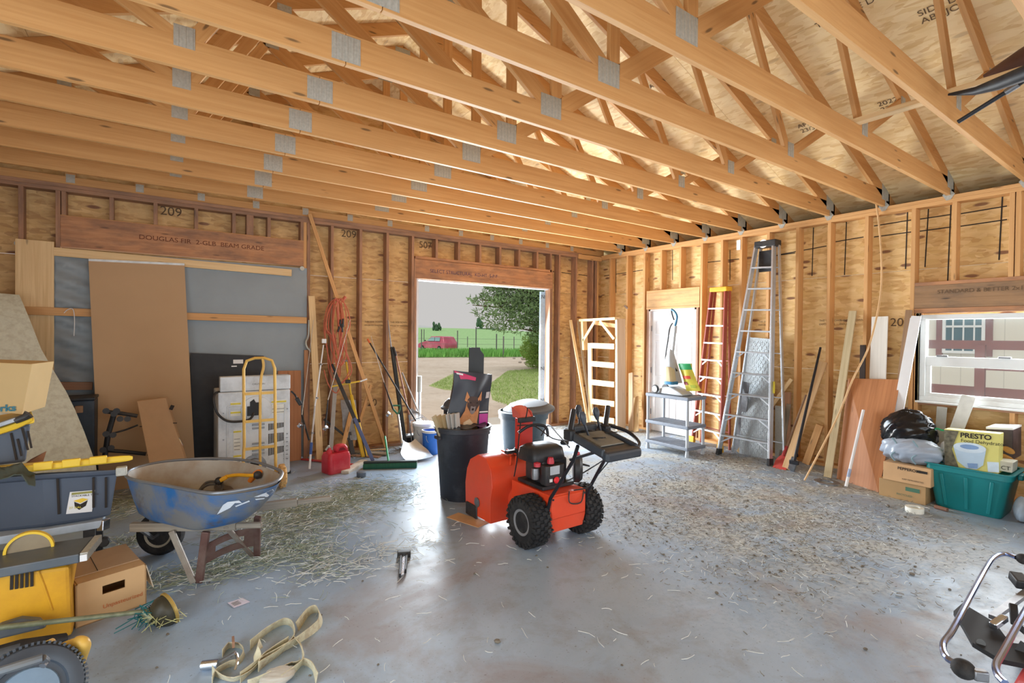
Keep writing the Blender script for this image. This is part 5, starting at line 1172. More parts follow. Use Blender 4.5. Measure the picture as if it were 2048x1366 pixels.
# cables down to the engine
for a, b, c, d_ in (((.22, -.55, .88), (.24, -.30, .70), (.2, -.1, .55), (.1, .0, .47)), ((.24, -.50, .86), (.20, -.25, .55), (.16, -.2, .46), (.05, -.15, .44)), ((-.2, -.40, .92), (-.14, -.1, .88), (-.1, .2, .93), (-.12, .42, .90)), ((-.18, -.35, .86), (-.05, -.05, .90), (.06, .2, .92), (.10, .35, .80)), ((.0, -.15, .44), (-.02, -.18, .36), (.1, -.18, .34), (.16, -.15, .42))):
    B().tube(smoothpath([a, b, c, d_]), .0055, 6).build('control_cable', BLACK)
B().tube(smoothpath([(-.12, .40, .84), (-.02, .36, .90), (.10, .30, .89), (.12, .28, .80)]), .014, 8).build('chute_rod', LEG)
# ================================================================== along the right wall
def ONP(u, v, A, Bp):   # pixel onto the upright plane through floor points A and B
    n = V((Bp.y-A.y, -(Bp.x-A.x), 0)); d = ray(u, v); return CAM+d*((A-CAM).dot(n)/d.dot(n))
def rlean(name, u0, v0, x0, u1, v1, w, t, mat, label, cat='board'):
    q = FL(u1, v1, .004); p = RW(u0, v0, x0)
    if q.x > -.10: q = RW(u1, v1, -.10); q.z = .004
    return board(name, p, q, w, t, mat, label, cat, up=(-1, 0, 0))
# gate-like wooden frame in the corner
A_, B_ = FL(1166, 851), FL(1236, 864); wf = thing('pine_gate', (A_+B_)/2, 'new pine frame with slats and corner braces leaning in the room corner', 'wooden frame')
K = lambda u, v: ONP(u, v, A_, B_); nn = V(((B_-A_).y, -(B_-A_).x, 0)).normalized()
if nn.y > 0: nn = -nn
def fb(u0, v0, u1, v1, w, t, nm, off=0, m_=PALE):
    return MB().bar(K(u0, v0)+nn*off, K(u1, v1)+nn*off, w, t, nn).build(nm, m_, wf, smooth=0, bevel=.002, seg=1)
fb(1162, 641, 1234, 637, .045, .13, 'top_rail'); fb(1178, 686, 1180, 856, .09, .04, 'stile', -.03); fb(1166, 641, 1169, 700, .05, .12, 'stile', -.02)
m = MB(); a, b = K(1232, 637), K(1235, 862); a = a+V((.03, -.0, 0)); m.bar(a-nn*.09, b-nn*.09, .045, .24, nn).build('stile', wood('knotty_grey', (186, 158, 128), (206, 182, 152), .5), wf, smooth=0, bevel=.002, seg=1)
for v0, v1 in ((691, 693), (727, 731), (764, 769), (802, 808), (836, 842)): fb(1183, v0, 1230, v1, .10, .02, 'slat', .02)
fb(1192, 642, 1168, 682, .05, .02, 'brace', .03); fb(1202, 642, 1230, 678, .05, .02, 'brace', .03); fb(1184, 645, 1230, 652, .07, .02, 'slat', -.05, STUD)
lean_board('pine_board', 1141, 640, -.05, 1178, 852, -.45, .06, .025, PALE, 'bright pine board leaning just left of the new pine frame')
lean_board('pine_board', 1156, 640, -.05, 1184, 850, -.30, .05, .025, wood('grey_pine', (170, 148, 118), (190, 168, 138)), 'greyish pine board leaning between the bright board and the pine frame')
rlean('pine_board', 1262, 746, -.05, 1262, 862, .10, .03, wood('knotty_grey2', (190, 160, 126), (208, 182, 150)), 'short greyish board standing between the pine frame and the white door')
rlean('scrap_board', 1268, 748, -.02, 1282, 800, .03, .02, STUD, 'thin slanting scrap stick above the short grey board') if 0 else None
rlean('scrap_board', 1272, 794, -.05, 1272, 864, .12, .02, PALE, 'squat scrap board at the left jamb of the white door')
# shelf unit
SX0, SX1, SY0, SY1 = -1.17, -.74, -2.17, -2.93
su = thing('shelf_unit', ((SX0+SX1)/2, (SY0+SY1)/2, 0), 'grey three-tier plastic shelf unit standing in front of the white door', 'shelf unit')
GP = plain('shelf_grey', (176, 184, 192), .5, 0, .05, 5); SG = plain('shelf_slate', (118, 126, 138), .55, 0, .08, 14)
ztop = ONP(1290, 785, V((SX0, SY0, 0)), V((SX0, SY1, 0))).z
for x in (SX0+.03, SX1-.03):
    for y in (SY0-.03, SY1+.03): MB().cyl((x, y, 0), (x, y, .05), .027).cyl((x, y, .05), (x, y, ztop), .022).build('leg', GP, su)
for i, z in enumerate((.14, ztop*.52, ztop)):
    MB().mm((SX0, SY1, z-.05), (SX1, SY0, z)).build('shelf', SG, su, smooth=0, bevel=.012)
    m = MB()
    for k in range(1, 12): m.mm((SX0+.02, SY0+(SY1-SY0)*k/12-.004, z), (SX1-.02, SY0+(SY1-SY0)*k/12+.004, z+.002))
    m.build('shelf_slats', plain('shelf_line', (96, 104, 114), .6), su, smooth=0)
# vacuum / carpet cleaner on the shelf
vo = V((-.98, -2.42, ztop)); VT = plain('vac_teal', (40, 112, 150), .35); VG = plain('vac_grey', (176, 180, 182), .4, 0, .05)
vc = thing('carpet_cleaner', vo, 'upright grey and blue carpet cleaner standing on the shelf unit', 'carpet cleaner')
Q = lambda u, v: ON(u, v, 0, vo.x)
base = Q(1348, 770)
m = MB(); m.loft([[V((vo.x+sx*w, Q(u, 700).y, z)) for sx, z in ((-1, ztop+.004), (1, ztop+.004), (.9, ztop+h), (-.9, ztop+h))] for u, w, h in ((1320, .07, .05), (1335, .11, .10), (1350, .13, .12), (1368, .14, .07), (1377, .13, .03))], axis=1).build('base', VG, vc, bevel=.012, smooth=40)
for s_ in (-1, 1): MB().lathe([(.06, -.012), (.065, 0), (.06, .012), (.03, .015)], (vo.x+s_*.12-.0, Q(1322, 700).y, ztop+.065), (1, 0, 0), 24).build('wheel', BLACK, vc)
MB().lathe([(.04, 0), (.045, .004)], (vo.x-.137, Q(1322, 700).y, ztop+.065), (-1, 0, 0), 20).build('wheel_cap', WHITE, vc)
def vt_(pts, r, nm, m_): MB().tube(smoothpath([Q(*p) for p in pts], 4), r, 10).build(nm, m_, vc)
m = MB(); m.loft([rrect(vo.x-.01, Q(u, 700).y, w, d, .03, Q(1340, v).z) for u, v, w, d in ((1347, 765, .24, .20), (1345, 748, .22, .17), (1343, 730, .18, .14), (1342, 712, .12, .10), (1343, 700, .06, .06))]).build('body', VG, vc, smooth=50)
m = MB(); m.loft([rrect(vo.x-.09, Q(u, 700).y, w, d, .03, Q(1340, v).z) for u, v, w, d in ((1349, 762, .14, .15), (1347, 738, .12, .12), (1346, 733, .08, .08))]).build('dirty_tank', plain('tank_tan', (196, 184, 150), .2, 0, .05), vc, smooth=50)
MB().loft([rrect(vo.x-.09, Q(1350, 700).y, .16, .17, .03, Q(1340, v).z) for v in (767, 761)]).build('tank_band', VT, vc)
MB().tube(smoothpath([Q(1336, 757), Q(1338, 740), Q(1345, 731), Q(1354, 742)], 5), .012, 8).build('arch', BLACK, vc)
vt_([(1345, 706), (1348, 680), (1351, 652)], .022, 'neck', VG)
vt_([(1350, 652), (1354, 634), (1349, 623), (1343, 619)], .016, 'handle', VT); vt_([(1343, 619), (1344, 628), (1348, 640)], .011, 'handle', BLACK)
vt_([(1345, 646), (1339, 658), (1336, 680), (1332, 705), (1331, 722), (1336, 706), (1342, 700)], .010, 'hose', BLACK)
# bag of seed
bg_ = thing('seed_bag', V((-.95, -2.72, ztop)), 'green and yellow printed bag leaning on the shelf unit beside the carpet cleaner', 'bag')
G = []
for i in range(10):
    t = i/9; row = []; v = 727+(782-727)*t; ul, ur = 1357+(1373-1357)*t, 1381+(1400-1381)*t
    for j in range(9):
        k = j/8; p = ON(ul+(ur-ul)*k, v, 0, -.98); row.append(V((-.98-.05*math.sin(math.pi*k)*math.sin(math.pi*(.15+.8*t))-.004*math.sin(7*k+9*t), p.y, max(p.z, ztop+.004))))
    G.append(row)
MB().sheet(G, -.06).build('sack', plain('bag_yellow', (206, 196, 70), .45, 0, .1), bg_, smooth=60)
def sub(i0, i1, j0, j1, mat, nm, off): MB().sheet([[p+V((-off, 0, 0)) for p in G[i][j0:j1]] for i in range(i0, i1)], .001).build(nm, mat, bg_, smooth=60)
sub(0, 3, 0, 9, plain('bag_green', (40, 150, 90), .45), 'printed_top', .006); sub(4, 6, 1, 7, plain('bag_red', (206, 74, 50), .45), 'printed_band', .006); sub(6, 8, 0, 4, plain('bag_maroon', (150, 60, 70), .45), 'printed_picture', .006)
sub(7, 9, 4, 8, plain('bag_olive', (160, 170, 60), .45), 'printed_panel', .006)
# ladders
def ladder(label, tl, tr, bl, br, steps, capm, railm, stepm, footm, back, rails=.05, capw=.07, logo=None):
    # tl,tr,bl,br: rail ends; back: offset of the rear frame at top and bottom
    t = thing('step_ladder', (bl+br)/2, label, 'ladder')
    yv = (tr-tl).normalized()
    for a, b, s_ in ((tl, bl, 1), (tr, br, -1)):
        MB().bar(a, b, rails*.45, rails*1.6, V((-1, 0, 0))).build('front_rail', railm, t, smooth=0, bevel=.003)
    for a, b in ((tl, bl), (tr, br)):
        MB().bar(a+back[0], b+back[1]+(a-b)*.01, rails*.35, rails*.9, V((-1, 0, 0))).build('rear_rail', railm, t, smooth=0, bevel=.002)
    n = len(steps)
    for i, k in enumerate(steps):
        a, b = bl+(tl-bl)*k, br+(tr-br)*k
        MB().bar(a, b, .085, .022, (0, 0, 1)).build('step', stepm, t, smooth=0, bevel=.002)
        if i < n*.55:
            for p_, q_, rr in ((a, b, bl-tl), (b, a, br-tr)):
                MB().bar(p_+(q_-p_)*.22+V((-.03, 0, -.01)), p_+rr*.035+V((-.03, 0, 0)), .018, .005, (-1, 0, 0)).build('step_brace', stepm, t, smooth=0)
        if i % 2 == 0: MB().bar(a+back[0]*k+back[1]*(1-k), b+back[0]*k+back[1]*(1-k), .022, .012, (0, 0, 1)).build('rear_bar', railm, t, smooth=0)
    c = (tl+tr)/2+back[0]*.5; MB().box(c+V((0, 0, .02)), (abs(back[0].x)+.11, (tr-tl).length+.05, capw)).build('top_cap', capm, t, smooth=0, bevel=.01)
    for a, rr in ((bl, tl-bl), (br, tr-br)):
        d_ = rr.normalized(); MB().bar(a-d_*.001, a+d_*.09, rails*.7, rails*1.9, V((-1, 0, 0))).build('foot', footm, t, smooth=0, bevel=.004)
    return t
FG = plain('fibreglass_red', (158, 78, 66), .45, 0, .08, 10); LY = plain('ladder_yellow', (224, 174, 46), .45)
bl, br = V((-.34, -2.42, 0)), V((-.46, -2.99, 0)); tl, tr = RW(1424, 582, -.13), RW(1452, 581, -.13)
stp = [.115, .225, .335, .445, .555, .665, .775, .885]
l1 = ladder('red fibreglass step ladder with a yellow cap leaning right of the white door', tl, tr, bl, br, stp, LY, FG, ALU, LY, (V((.05, -.03, 0)), V((.16, -.04, .0))))
for a in (bl, br): MB().bar(a+V((-.03, .0, .02)), a+V((-.02, .0, .14)), .09, .03, (-1, 0, 0)).build('foot_guard', LY, l1, smooth=0, bevel=.005)
bl, br = FL(1437, 909), FL(1540, 931); tl, tr = RW(1513, 492, -.2), RW(1548, 490, -.2)
l2 = ladder('tall aluminium step ladder with a black cap leaning against the right wall', tl, tr, bl, br, [.095, .195, .295, .395, .495, .595, .695, .795, .895], BLACK, ALU, ALU, BLACK, (V((.06, -.04, 0)), V((.20, -.09, 0))), .055, .09)
a = (tl+tr)/2+V((-.05, 0, .02)); MB().lathe([(.06, 0), (.06, .004)], a, (-1, 0, 0), 20).build('badge', WHITE, l2)
MB().box((tl+tr)/2+V((.02, 0, -.22)), (.01, .19, .30)).build('tool_tray', BLACK, l2, smooth=0)
MB().box(RW(1548, 775, -.42), (.03, .012, .16)).build('warning_label', YEL, l2, smooth=0)
# diamond plate and sheet metal
dp = thing('tread_plate', FL(1495, 905), 'diamond tread plate leaning on the wall behind the aluminium ladder', 'metal sheet')
DPM = plain('tread_plate_metal', (164, 172, 176), .4, .55, .1, 40, bump=.5)
a, b, c, d_ = RW(1494, 674, -.06), RW(1541, 678, -.06), RW(1537, 905, -.30), RW(1478, 900, -.30); c.z = d_.z = 0.004
MB().quadslab(d_, c, b, a, V((.012, 0, 0))).build('plate', DPM, dp, smooth=0)
m = MB(); X_, Y_ = (c-d_)/14, (a-d_)/34
for i in range(13):
    for j in range(33): m.bar(d_+X_*(i+.3)+Y_*(j+.3)+V((-.002, 0, 0)), d_+X_*(i+.7)+Y_*(j+(.75 if (i+j) % 2 else -.15))+V((-.002, 0, 0)), .004, .003, (-1, 0, 0))
m.build('raised_lozenges', ALU, dp, smooth=0)
rlean('metal_offcut', 1492, 764, -.30, 1476, 895, .12, .004, STEEL, 'narrow grey metal offcut behind the left rail of the aluminium ladder', 'metal sheet')
rlean('metal_offcut', 1560, 812, -.10, 1560, 912, .14, .004, GALV, 'crumpled grey metal offcut right behind the aluminium ladder foot', 'metal sheet')
rlean('scrap_board', 1583, 758, -.03, 1476, 904, .05, .02, PALE, 'thin pale stick leaning diagonally behind the aluminium ladder')
rlean('scrap_board', 1578, 808, -.05, 1562, 905, .06, .02, GREYWOOD, 'short grey board right of the aluminium ladder foot')
rlean('scrap_board', 1574, 784, -.03, 1572, 896, .11, .018, RED_WOOD, 'short brown board against the wall behind the red shovel')
rlean('scrap_board', 1640, 850, -.04, 1612, 905, .09, .03, STUD, 'short brown scrap board below the digging bar')
rlean('pine_board', 1646, 724, -.05, 1572, 938, .10, .025, wood('tan_pine', (196, 158, 112), (216, 182, 138)), 'wide tan board leaning behind the black digging bar')
db_ = thing('digging_bar', FL(1582, 938), 'long black digging bar with a spade tip leaning on the right wall', 'digging bar')
a, b = RW(1641, 695, -.04), FL(1588, 925, .16); MB().cyl(a, b, .014, .018).build('shaft', LEG, db_); e = FL(1582, 942, .0); MB().bar(b+(a-b)*.03, e+V((0, 0, .01)), .085, .02, (-1, 0, 0)).build('blade', STEEL, db_, smooth=0, bevel=.004)
MB().box(b, (.03, .11, .05)).build('collar', LEG, db_, bevel=.006)
rs = thing('red_shovel', FL(1556, 936), 'small red-bladed shovel leaning beside the aluminium ladder', 'shovel')
a, b = RW(1612, 790, -.06), FL(1566, 912, .12); MB().cyl(a, b, .013).build('handle', plain('old_handle', (150, 122, 98), .6), rs); e = FL(1557, 938)
MB().sheet([[b+(e-b)*t+V((0, 1, 0)).lerp(V((0, 1, 0)), 0)*((j/6-.5)*.17*min(1, .5+t*1.5))+V((.02*abs(j/6-.5)*2, 0, 0)) for j in range(7)] for t in (0, .2, .5, .8, 1)], .004).build('blade', plain('shovel_red', (200, 84, 80), .5, 0, .1), rs)
MB().cyl(b+(a-b)*.16, b, .018, .022).build('socket', plain('shovel_red_socket', (170, 56, 56), .5), rs)
GP2 = wood('greenish_pine', (176, 158, 120), (198, 182, 146), .4)
rlean('pine_board', 1706, 622, -.03, 1655, 955, .085, .022, GP2, 'tall greenish pine board leaning left of the plywood piece')
rlean('dark_board', 1726, 690, -.02, 1722, 940, .06, .02, plain('dark_stain', (60, 48, 42), .6), 'dark stained board behind the top left of the plywood piece')
rlean('white_board', 1760, 633, -.03, 1748, 960, .17, .018, wood('whitewashed', (214, 210, 200), (234, 230, 222), .2), 'wide whitewashed board standing behind the plywood piece')
rlean('pine_board', 1818, 620, -.03, 1776, 960, .06, .02, wood('old_brown', (140, 108, 78), (160, 128, 96)), 'thin brown board leaning between the whitewashed board and the white trim')
rlean('white_trim', 1832, 632, -.03, 1768, 975, .10, .016, WHITE, 'long white trim board leaning at the left of the window')
pw = thing('plywood_piece', FL(1714, 970), 'reddish plywood piece leaning on its edge against the right wall', 'plywood')
a, b, c, d_ = RW(1696, 757, -.17), RW(1801, 759, -.17), FL(1757, 985), FL(1673, 957); N = V((.012, .0, 0))
MB().quadslab(d_, c, b, a, N).build('sheet', PLY, pw, smooth=0)
wpp = thing('white_pipe', FL(1692, 973), 'white pipe leaning on the front of the plywood piece', 'pipe'); a, b = RW(1727, 820, -.40), FL(1692, 973, .01); MB().cyl(a, b, .016).build('tube', WHITE, wpp); MB().cyl(b+(a-b)*.12, b+(a-b)*.22, .0175).build('printed_band', plain('pale_blue_print', (160, 176, 206), .5), wpp)
hz = thing('flexible_pipe', RW(1752, 405, -.03), 'thin tan flexible pipe hanging from the wall top and bowing down to the floor', 'pipe')
MB().tube(smoothpath([RW(1752, 405, -.02), RW(1758, 450, -.05), RW(1763, 520, -.08), RW(1762, 580, -.12), RW(1752, 640, -.2), RW(1735, 700, -.32), RW(1705, 760, -.45), RW(1672, 840, -.6), FL(1609, 961, .01)]), .011, 8).build('tube', plain('tan_pipe', (206, 168, 120), .5), hz)
rlean('grey_trim', 1812, 826, -.05, 1850, 930, .08, .01, plain('pale_grey_trim', (178, 182, 178), .6), 'short grey trim offcut behind the black plastic bag')
rlean('grey_trim', 1884, 814, -.05, 1872, 960, .09, .01, MATS['pale_grey_trim'], 'short grey trim offcut standing left of the food dehydrator box')
rlean('white_trim', 1938, 792, -.05, 1868, 985, .12, .014, plain('soft_white', (214, 216, 212), .5), 'white trim offcut leaning on the window sill behind the food dehydrator box')
rg_ = thing('flat_ring', FL(1653, 968), 'flat dark ring lying on the floor left of the plywood piece', 'ring'); c = FL(1653, 966); MB().lathe([(.07, 0), (.13, 0), (.13, .018), (.07, .018), (.07, 0)], c, (0, 0, 1), 26, False).build('ring', STEEL, rg_)
rr_ = thing('rag_bundle', FL(1622, 915), 'dark crumpled bundle on the bottom plate below the digging bar', 'rag'); m = MB(); c = V((.03, FL(1622, 905).y, .07)); m.ball(c, (.08, .13, .06), n=12, m=8); m.v = [p+V((r.uniform(-.01, .01), r.uniform(-.01, .01), r.uniform(-.008, .008))) for p in m.v]; m.build('bundle', plain('dark_rag', (54, 54, 58), .8), rr_)
# boxes
def carton(name, c, size, rz, mat, label, cat='box'):
    t = thing(name, c, label, cat, rz=rz); w, d, h = size
    LB(t).box((0, 0, h/2), (w, d, h)).build('carton', mat, smooth=0, bevel=.004); return t
def P1(u, v, x): return ON(u, v, 0, x)
fx = -.80
yA, yB = FL(1757, 990).y, FL(1853, 1010).y
bx = carton('cardboard_box', V((-.60, (yA+yB)/2, 0)), (.40, abs(yA-yB)+.0, .19), 0, plain('old_cardboard', (170, 138, 96), .8, 0, .06, 4), 'worn flat cardboard box with green label at the bottom of the stack by the tote')
text('RECYCLED', .028, (-.802, yA-.16, .05), (0, -1, 0), (0, 0, 1), plain('green_ink', (70, 110, 90), .7), bx, 'printing')
MB().mm((-.803, yB+.05, .11), (-.801, yB+.17, .15)).build('green_label', MATS['green_ink'], bx, smooth=0)
yA, yB = ON(1766, 945, 0, -.82).y, ON(1862, 960, 0, -.82).y
bx = carton('cardboard_box', V((-.61, (yA+yB)/2, .192)), (.42, abs(yA-yB), .19), 0, CARD, 'cardboard box marked for pepperoni, second from the floor beside the teal tote')
text('PEPPERONI', .04, (-.823, yA-.13, .325), (0, -1, 0), (0, 0, 1), INK, bx, 'printing', .001); text('KEEP REFRIGERATED', .02, (-.823, yA-.17, .225), (0, -1, 0), (0, 0, 1), INK, bx, 'printing')
MB().mm((-.823, yB+.03, .325), (-.821, yB+.12, .35)).build('printed_block', INK, bx, smooth=0)
# bags on the boxes
def lump(name, c, rad, mat, label, seed, cat='plastic bag', n=26, amp=.12, parts='bag'):
    t = thing(name, c-V((0, 0, rad[2])), label, cat); r = random.Random(seed); ph = [(r.uniform(2, 9), r.uniform(2, 9), r.uniform(2, 9), r.uniform(0, 6)) for _ in range(8)]
    m = MB(); m.ball((0, 0, 0), 1, n=n*2, m=n); out = []
    for p in m.v:
        d = p.normalized(); k = 1+sum(abs(math.sin(d.x*a+d.y*b+d.z*g+f))-.6 for a, b, g, f in ph)*amp/3
        q = V((d.x*rad[0]*k, d.y*rad[1]*k, d.z*rad[2]*k)); q.z = max(q.z, -rad[2]*.9); out.append(c+q)
    m.v = out; m.build(parts, mat, t, smooth=80); return t
PB = plain('bin_bag_black', (20, 22, 26), .22, 0, .1, 5); zb2 = .385
lump('black_plastic_bag', V((-.55, P1(1818, 850, -.55).y, zb2+.30)), (.17, .24, .23), PB, 'black plastic bag heaped behind the clear bag on the boxes', 3, amp=.22)
cb_ = lump('clear_plastic_bag', V((-.66, P1(1820, 905, -.70).y, zb2+.13)), (.16, .27, .14), plain('frosted_bag', (156, 168, 184), .25, 0, .12, 3, bump=.2), 'frosted clear bag with dark contents lying on the pepperoni box', 8, amp=.14)
for s_ in (-.08, .1): MB().tube(smoothpath([V((-.80, P1(1820, 905, -.70).y+s_, zb2+.02+.06*k)) + V((-.015*math.sin(k*1.5), .03*math.sin(k*2), 0)) for k in range(5)]), .008, 6).build('seam', plain('bag_seam', (120, 146, 156), .4), cb_)
# teal tote
TEAL = plain('teal_plastic', (24, 124, 128), .38, 0, .06, 4)
f0, f1 = FL(1873, 1010), FL(2002, 1038); tt = thing('teal_tote', V((-.50, (f0.y+f1.y)/2, 0)), 'open teal plastic storage tote holding boxes below the window', 'storage tote')
hz_ = ON(1870, 930, 0, -.80).z; W2 = abs(f0.y-f1.y); yc = (f0.y+f1.y)/2
m = MB(); R4 = [rrect(-.50, yc, .40, W2, .05, .0), rrect(-.50, yc, .42, W2+.02, .05, .02), rrect(-.50, yc, .50, W2+.13, .06, hz_-.06), rrect(-.50, yc, .53, W2+.16, .06, hz_-.055), rrect(-.50, yc, .53, W2+.16, .06, hz_-.005), rrect(-.50, yc, .56, W2+.20, .06, hz_), rrect(-.50, yc, .56, W2+.20, .06, hz_+.01), rrect(-.50, yc, .49, W2+.12, .05, hz_+.008), rrect(-.50, yc, .46, W2+.08, .05, hz_-.10), rrect(-.50, yc, .38, W2, .05, .03)]
m.loft(R4).build('body', TEAL, tt, smooth=40)
for k in (-.33, .0, .33): MB().bar((-.712, yc+k*(W2+.0), .03), (-.755, yc+k*(W2+.1), hz_-.08), .03, .012, (-1, 0, 0)).build('rib', TEAL, tt, bevel=.005)
MB().box((-.5, yc-W2/2-.11, hz_-.03), (.16, .04, .05)).build('handle', TEAL, tt, bevel=.01)
lump('white_plastic_bag', V((-.42, yc+W2*.42, hz_+.08)), (.13, .10, .13), plain('white_bag', (216, 216, 214), .4, 0, .05), 'white plastic bag bulging from the left end of the teal tote', 5, amp=.1)
tie = thing('green_tie', V((-.55, yc+W2*.5, hz_+.25)), 'green twist of twine at the corner of the food dehydrator box', 'twine'); MB().tube(smoothpath([P1(1866, 860, -.6), P1(1874, 857, -.6), P1(1882, 860, -.6), P1(1889, 861, -.6)]), .010, 6).build('twine', plain('jade', (40, 160, 110), .5), tie)
# food dehydrator box
def quadbox(name, pts, x, depth, mat, label, cat):
    P_ = [ON(u, v, 0, x) for u, v in pts]; t = thing(name, (P_[2]+P_[3])/2, label, cat)
    a, b, c, d_ = P_; m = MB(); m.quadslab(d_, c, b, a, V((depth, 0, 0))).build('carton', mat, t, smooth=0, bevel=.004); return t, P_
CRM = plain('box_yellow', (206, 200, 116), .55, 0, .06, 5)
t, (a, b, c, d_) = quadbox('food_dehydrator_box', ((1888, 858), (2000, 868), (1997, 948), (1890, 934)), -.70, .14, CRM, 'pale yellow food dehydrator box standing in the teal tote', 'box')
def FP(k, l, off=.003): p = a+(b-a)*k+(d_-a)*l; return p+V((-off, 0, 0))
def fpoly(pts, mat, nm, off=.003): MB().prism([(0, 0)]*0+[( -(FP(k, l).y-a.y), FP(k, l).z-a.z) for k, l in pts], a+V((-off, 0, 0)), (0, -1, 0), (0, 0, 1), .001).build(nm, mat, t, smooth=0)
fpoly([(0, 1), (.27, 1), (.14, .5), (.28, .02), (0, .02)], plain('veg_photo', (96, 92, 74), .6, 0, .5, 28), 'printed_photo')
def ell(cx_, cy_, rx_, ry_, n=24, a0=0, a1=6.283): return [(cx_+rx_*math.cos(a0+(a1-a0)*i/n), cy_+ry_*math.sin(a0+(a1-a0)*i/n)) for i in range(n if a1 > 6 else n+1)][::-1]
fpoly([(.17, .42), (.24, .80), (.40, .95), (.58, .95), (.70, .82), (.76, .42)], plain('print_blue', (176, 198, 216), .5, 0, .05), 'printed_machine', .004)
fpoly(ell(.465, .42, .295, .13), plain('print_blue2', (196, 212, 224), .5), 'printed_machine_lid', .005)
fpoly(ell(.465, .40, .17, .06), plain('print_blue3', (120, 150, 190), .5), 'printed_vents', .006)
fpoly([(.42, .82), (.60, .80), (.60, .92), (.44, .94)], MATS['print_blue3'], 'printed_badge', .006); fpoly([(.77, .72), (.97, .70), (.97, .95), (.78, .97)], MATS['print_blue2'], 'printed_inset', .005)
text('PRESTO', .066, FP(.30, .17), b-a, (0, 0, 1), INK, t, 'printing', .002); text('Food Dehydrator', .046, FP(.31, .29), b-a, (0, 0, 1), INK, t, 'printing'); text('Electric', .035, FP(.32, .20), b-a, (0, 0, 1), MATS['green_ink'], t, 'printing') if 0 else None
t, (a, b, c, d_) = quadbox('photo_box', ((1972, 858), (2026, 860), (2026, 920), (1985, 925)), -.42, .34, plain('box_photo', (70, 58, 62), .5, 0, .4, 10), 'box with a dark food picture and white lid behind the food dehydrator box', 'box')
MB().quadslab(a, b, b+V((.36, 0, 0)), a+V((.36, 0, 0)), .02).build('lid', WHITE, t, smooth=0)
for k, l, w_ in ((.25, .75, .25), (.6, .85, .3), (.7, .6, .2)): p = a+(b-a)*k+(d_-a)*l+V((-.004, 0, 0)); MB().ball(p, (.004, w_*.25, .03), Matrix.Rotation(.5, 3, 'X'), 12, 6).build('printed_pastry', plain('pastry', (206, 150, 80), .6, 0, .2), t)
q, (a, b, c, d_) = quadbox('white_carton', ((1996, 921), (2026, 926), (2024, 946), (1996, 941)), -.66, .2, plain('pale_card', (200, 200, 186), .6), 'flat pale carton lying right of the food dehydrator box in the tote', 'box'); text('CT', .05, a+(d_-a)*.8+(b-a)*.2+V((-.003, 0, 0)), (0, -1, 0), (0, 0, 1), INK, q, 'printing')
lump('green_bag', V((-.55, -6.34, .66)), (.2, .16, .16), plain('green_black', (40, 66, 60), .5, 0, .5, 8), 'dark green printed bag at the right edge beyond the tote', 15)
t = thing('dark_suitcase', V((-.5, -6.33, 0)), 'dark upright case standing at the right edge beyond the teal tote', 'case'); MB().mm((-.70, -6.50, 0), (-.30, -6.22, .50)).build('shell', plain('case_dark', (50, 46, 48), .6), t, smooth=0, bevel=.03)
t = thing('brown_box', V((-.9, -6.5, 0)), 'brown box cut off by the right edge of the photo beyond the tote', 'box'); MB().mm((-1.1, -6.75, 0), (-.74, -6.42, .42)).build('carton', plain('dark_brown_card', (92, 66, 52), .7), t, smooth=0, bevel=.006)
lump('plastic_sack', V((-.62, -6.17, .12)), (.06, .06, .12), plain('blue_white', (176, 196, 214), .4), 'small pale blue bag on the floor right of the teal tote', 19, amp=.06)
rt = thing('tape_roll', FL(1829, 1026), 'white roll of tape lying on the floor in front of the boxes', 'tape roll'); c = FL(1829, 1024); MB().lathe([(.045, 0), (.075, 0), (.075, .05), (.045, .05), (.045, 0)], c, (0, 0, 1), 30, False).build('roll', plain('tape_white', (222, 222, 212), .6, 0, .05, 20), rt)
sk = thing('wood_stub', FL(1885, 1018), 'short brown stick on the floor at the front of the teal tote', 'stick'); MB().cyl(FL(1870, 1013, .02), FL(1895, 1020, .02), .02).build('stick', plain('brown_stub', (120, 84, 66), .7), sk)
# small galvanised fitting and paper tag
t = thing('metal_bracket', RW(1252, 615, -.01), 'small bent metal bracket on the stud above the pine frame', 'bracket'); p = RW(1252, 614, -.02); MB().box(p, (.01, .10, .035), Matrix.Rotation(.6, 3, 'X')).build('bracket', CHROME, t, smooth=0)
t = thing('paper_tag', RW(1478, 488, -.01), 'small white paper tag stapled to the stud left of the aluminium ladder', 'tag'); p = RW(1477, 490, -.004); MB().box(p, (.003, .06, .15)).build('paper', WHITE, t, smooth=0)
# ================================================================== stored up in the trusses, top right
zc_ = H+.186
t = board('loose_two_by_four', V((-2.44, -5.36, zc_+.02)), V((-2.46, -7.6, zc_+.02)), .089, .038, PALE, 'pale two-by-four lying across the truss bottom chords at the upper right', up=(0, 0, 1))
br_ = thing('brown_roll', V((-2.35, -6.9, zc_)), 'brown leathery roll stored on top of the truss chords at the upper right', 'roll')
m = MB(); pts = [V((-2.20, -6.18-.2*i, zc_+.16+.03*i)) for i in range(8)]; m.tube(pts, [.015, .08, .13, .16, .17, .17, .17, .16], 16).build('roll', plain('brown_leather', (92, 66, 56), .4, 0, .12, 10), br_)
bk_ = thing('black_tube_bundle', V((-2.9, -6.6, H)), 'black padded bundle hanging under the two-by-four at the upper right', 'bundle')
m = MB(); m.tube([ON(1897, 189, 2, 3.40), ON(1950, 182, 2, 3.36), ON(2000, 166, 2, 3.34), ON(2070, 138, 2, 3.33)], [.008, .026, .042, .05], 12).build('pad', BLACK, bk_)
t = thing('black_pole', V((-2.8, -6.3, 3.2)), 'thin black pole with a metal joint poking down at the upper right', 'pole')
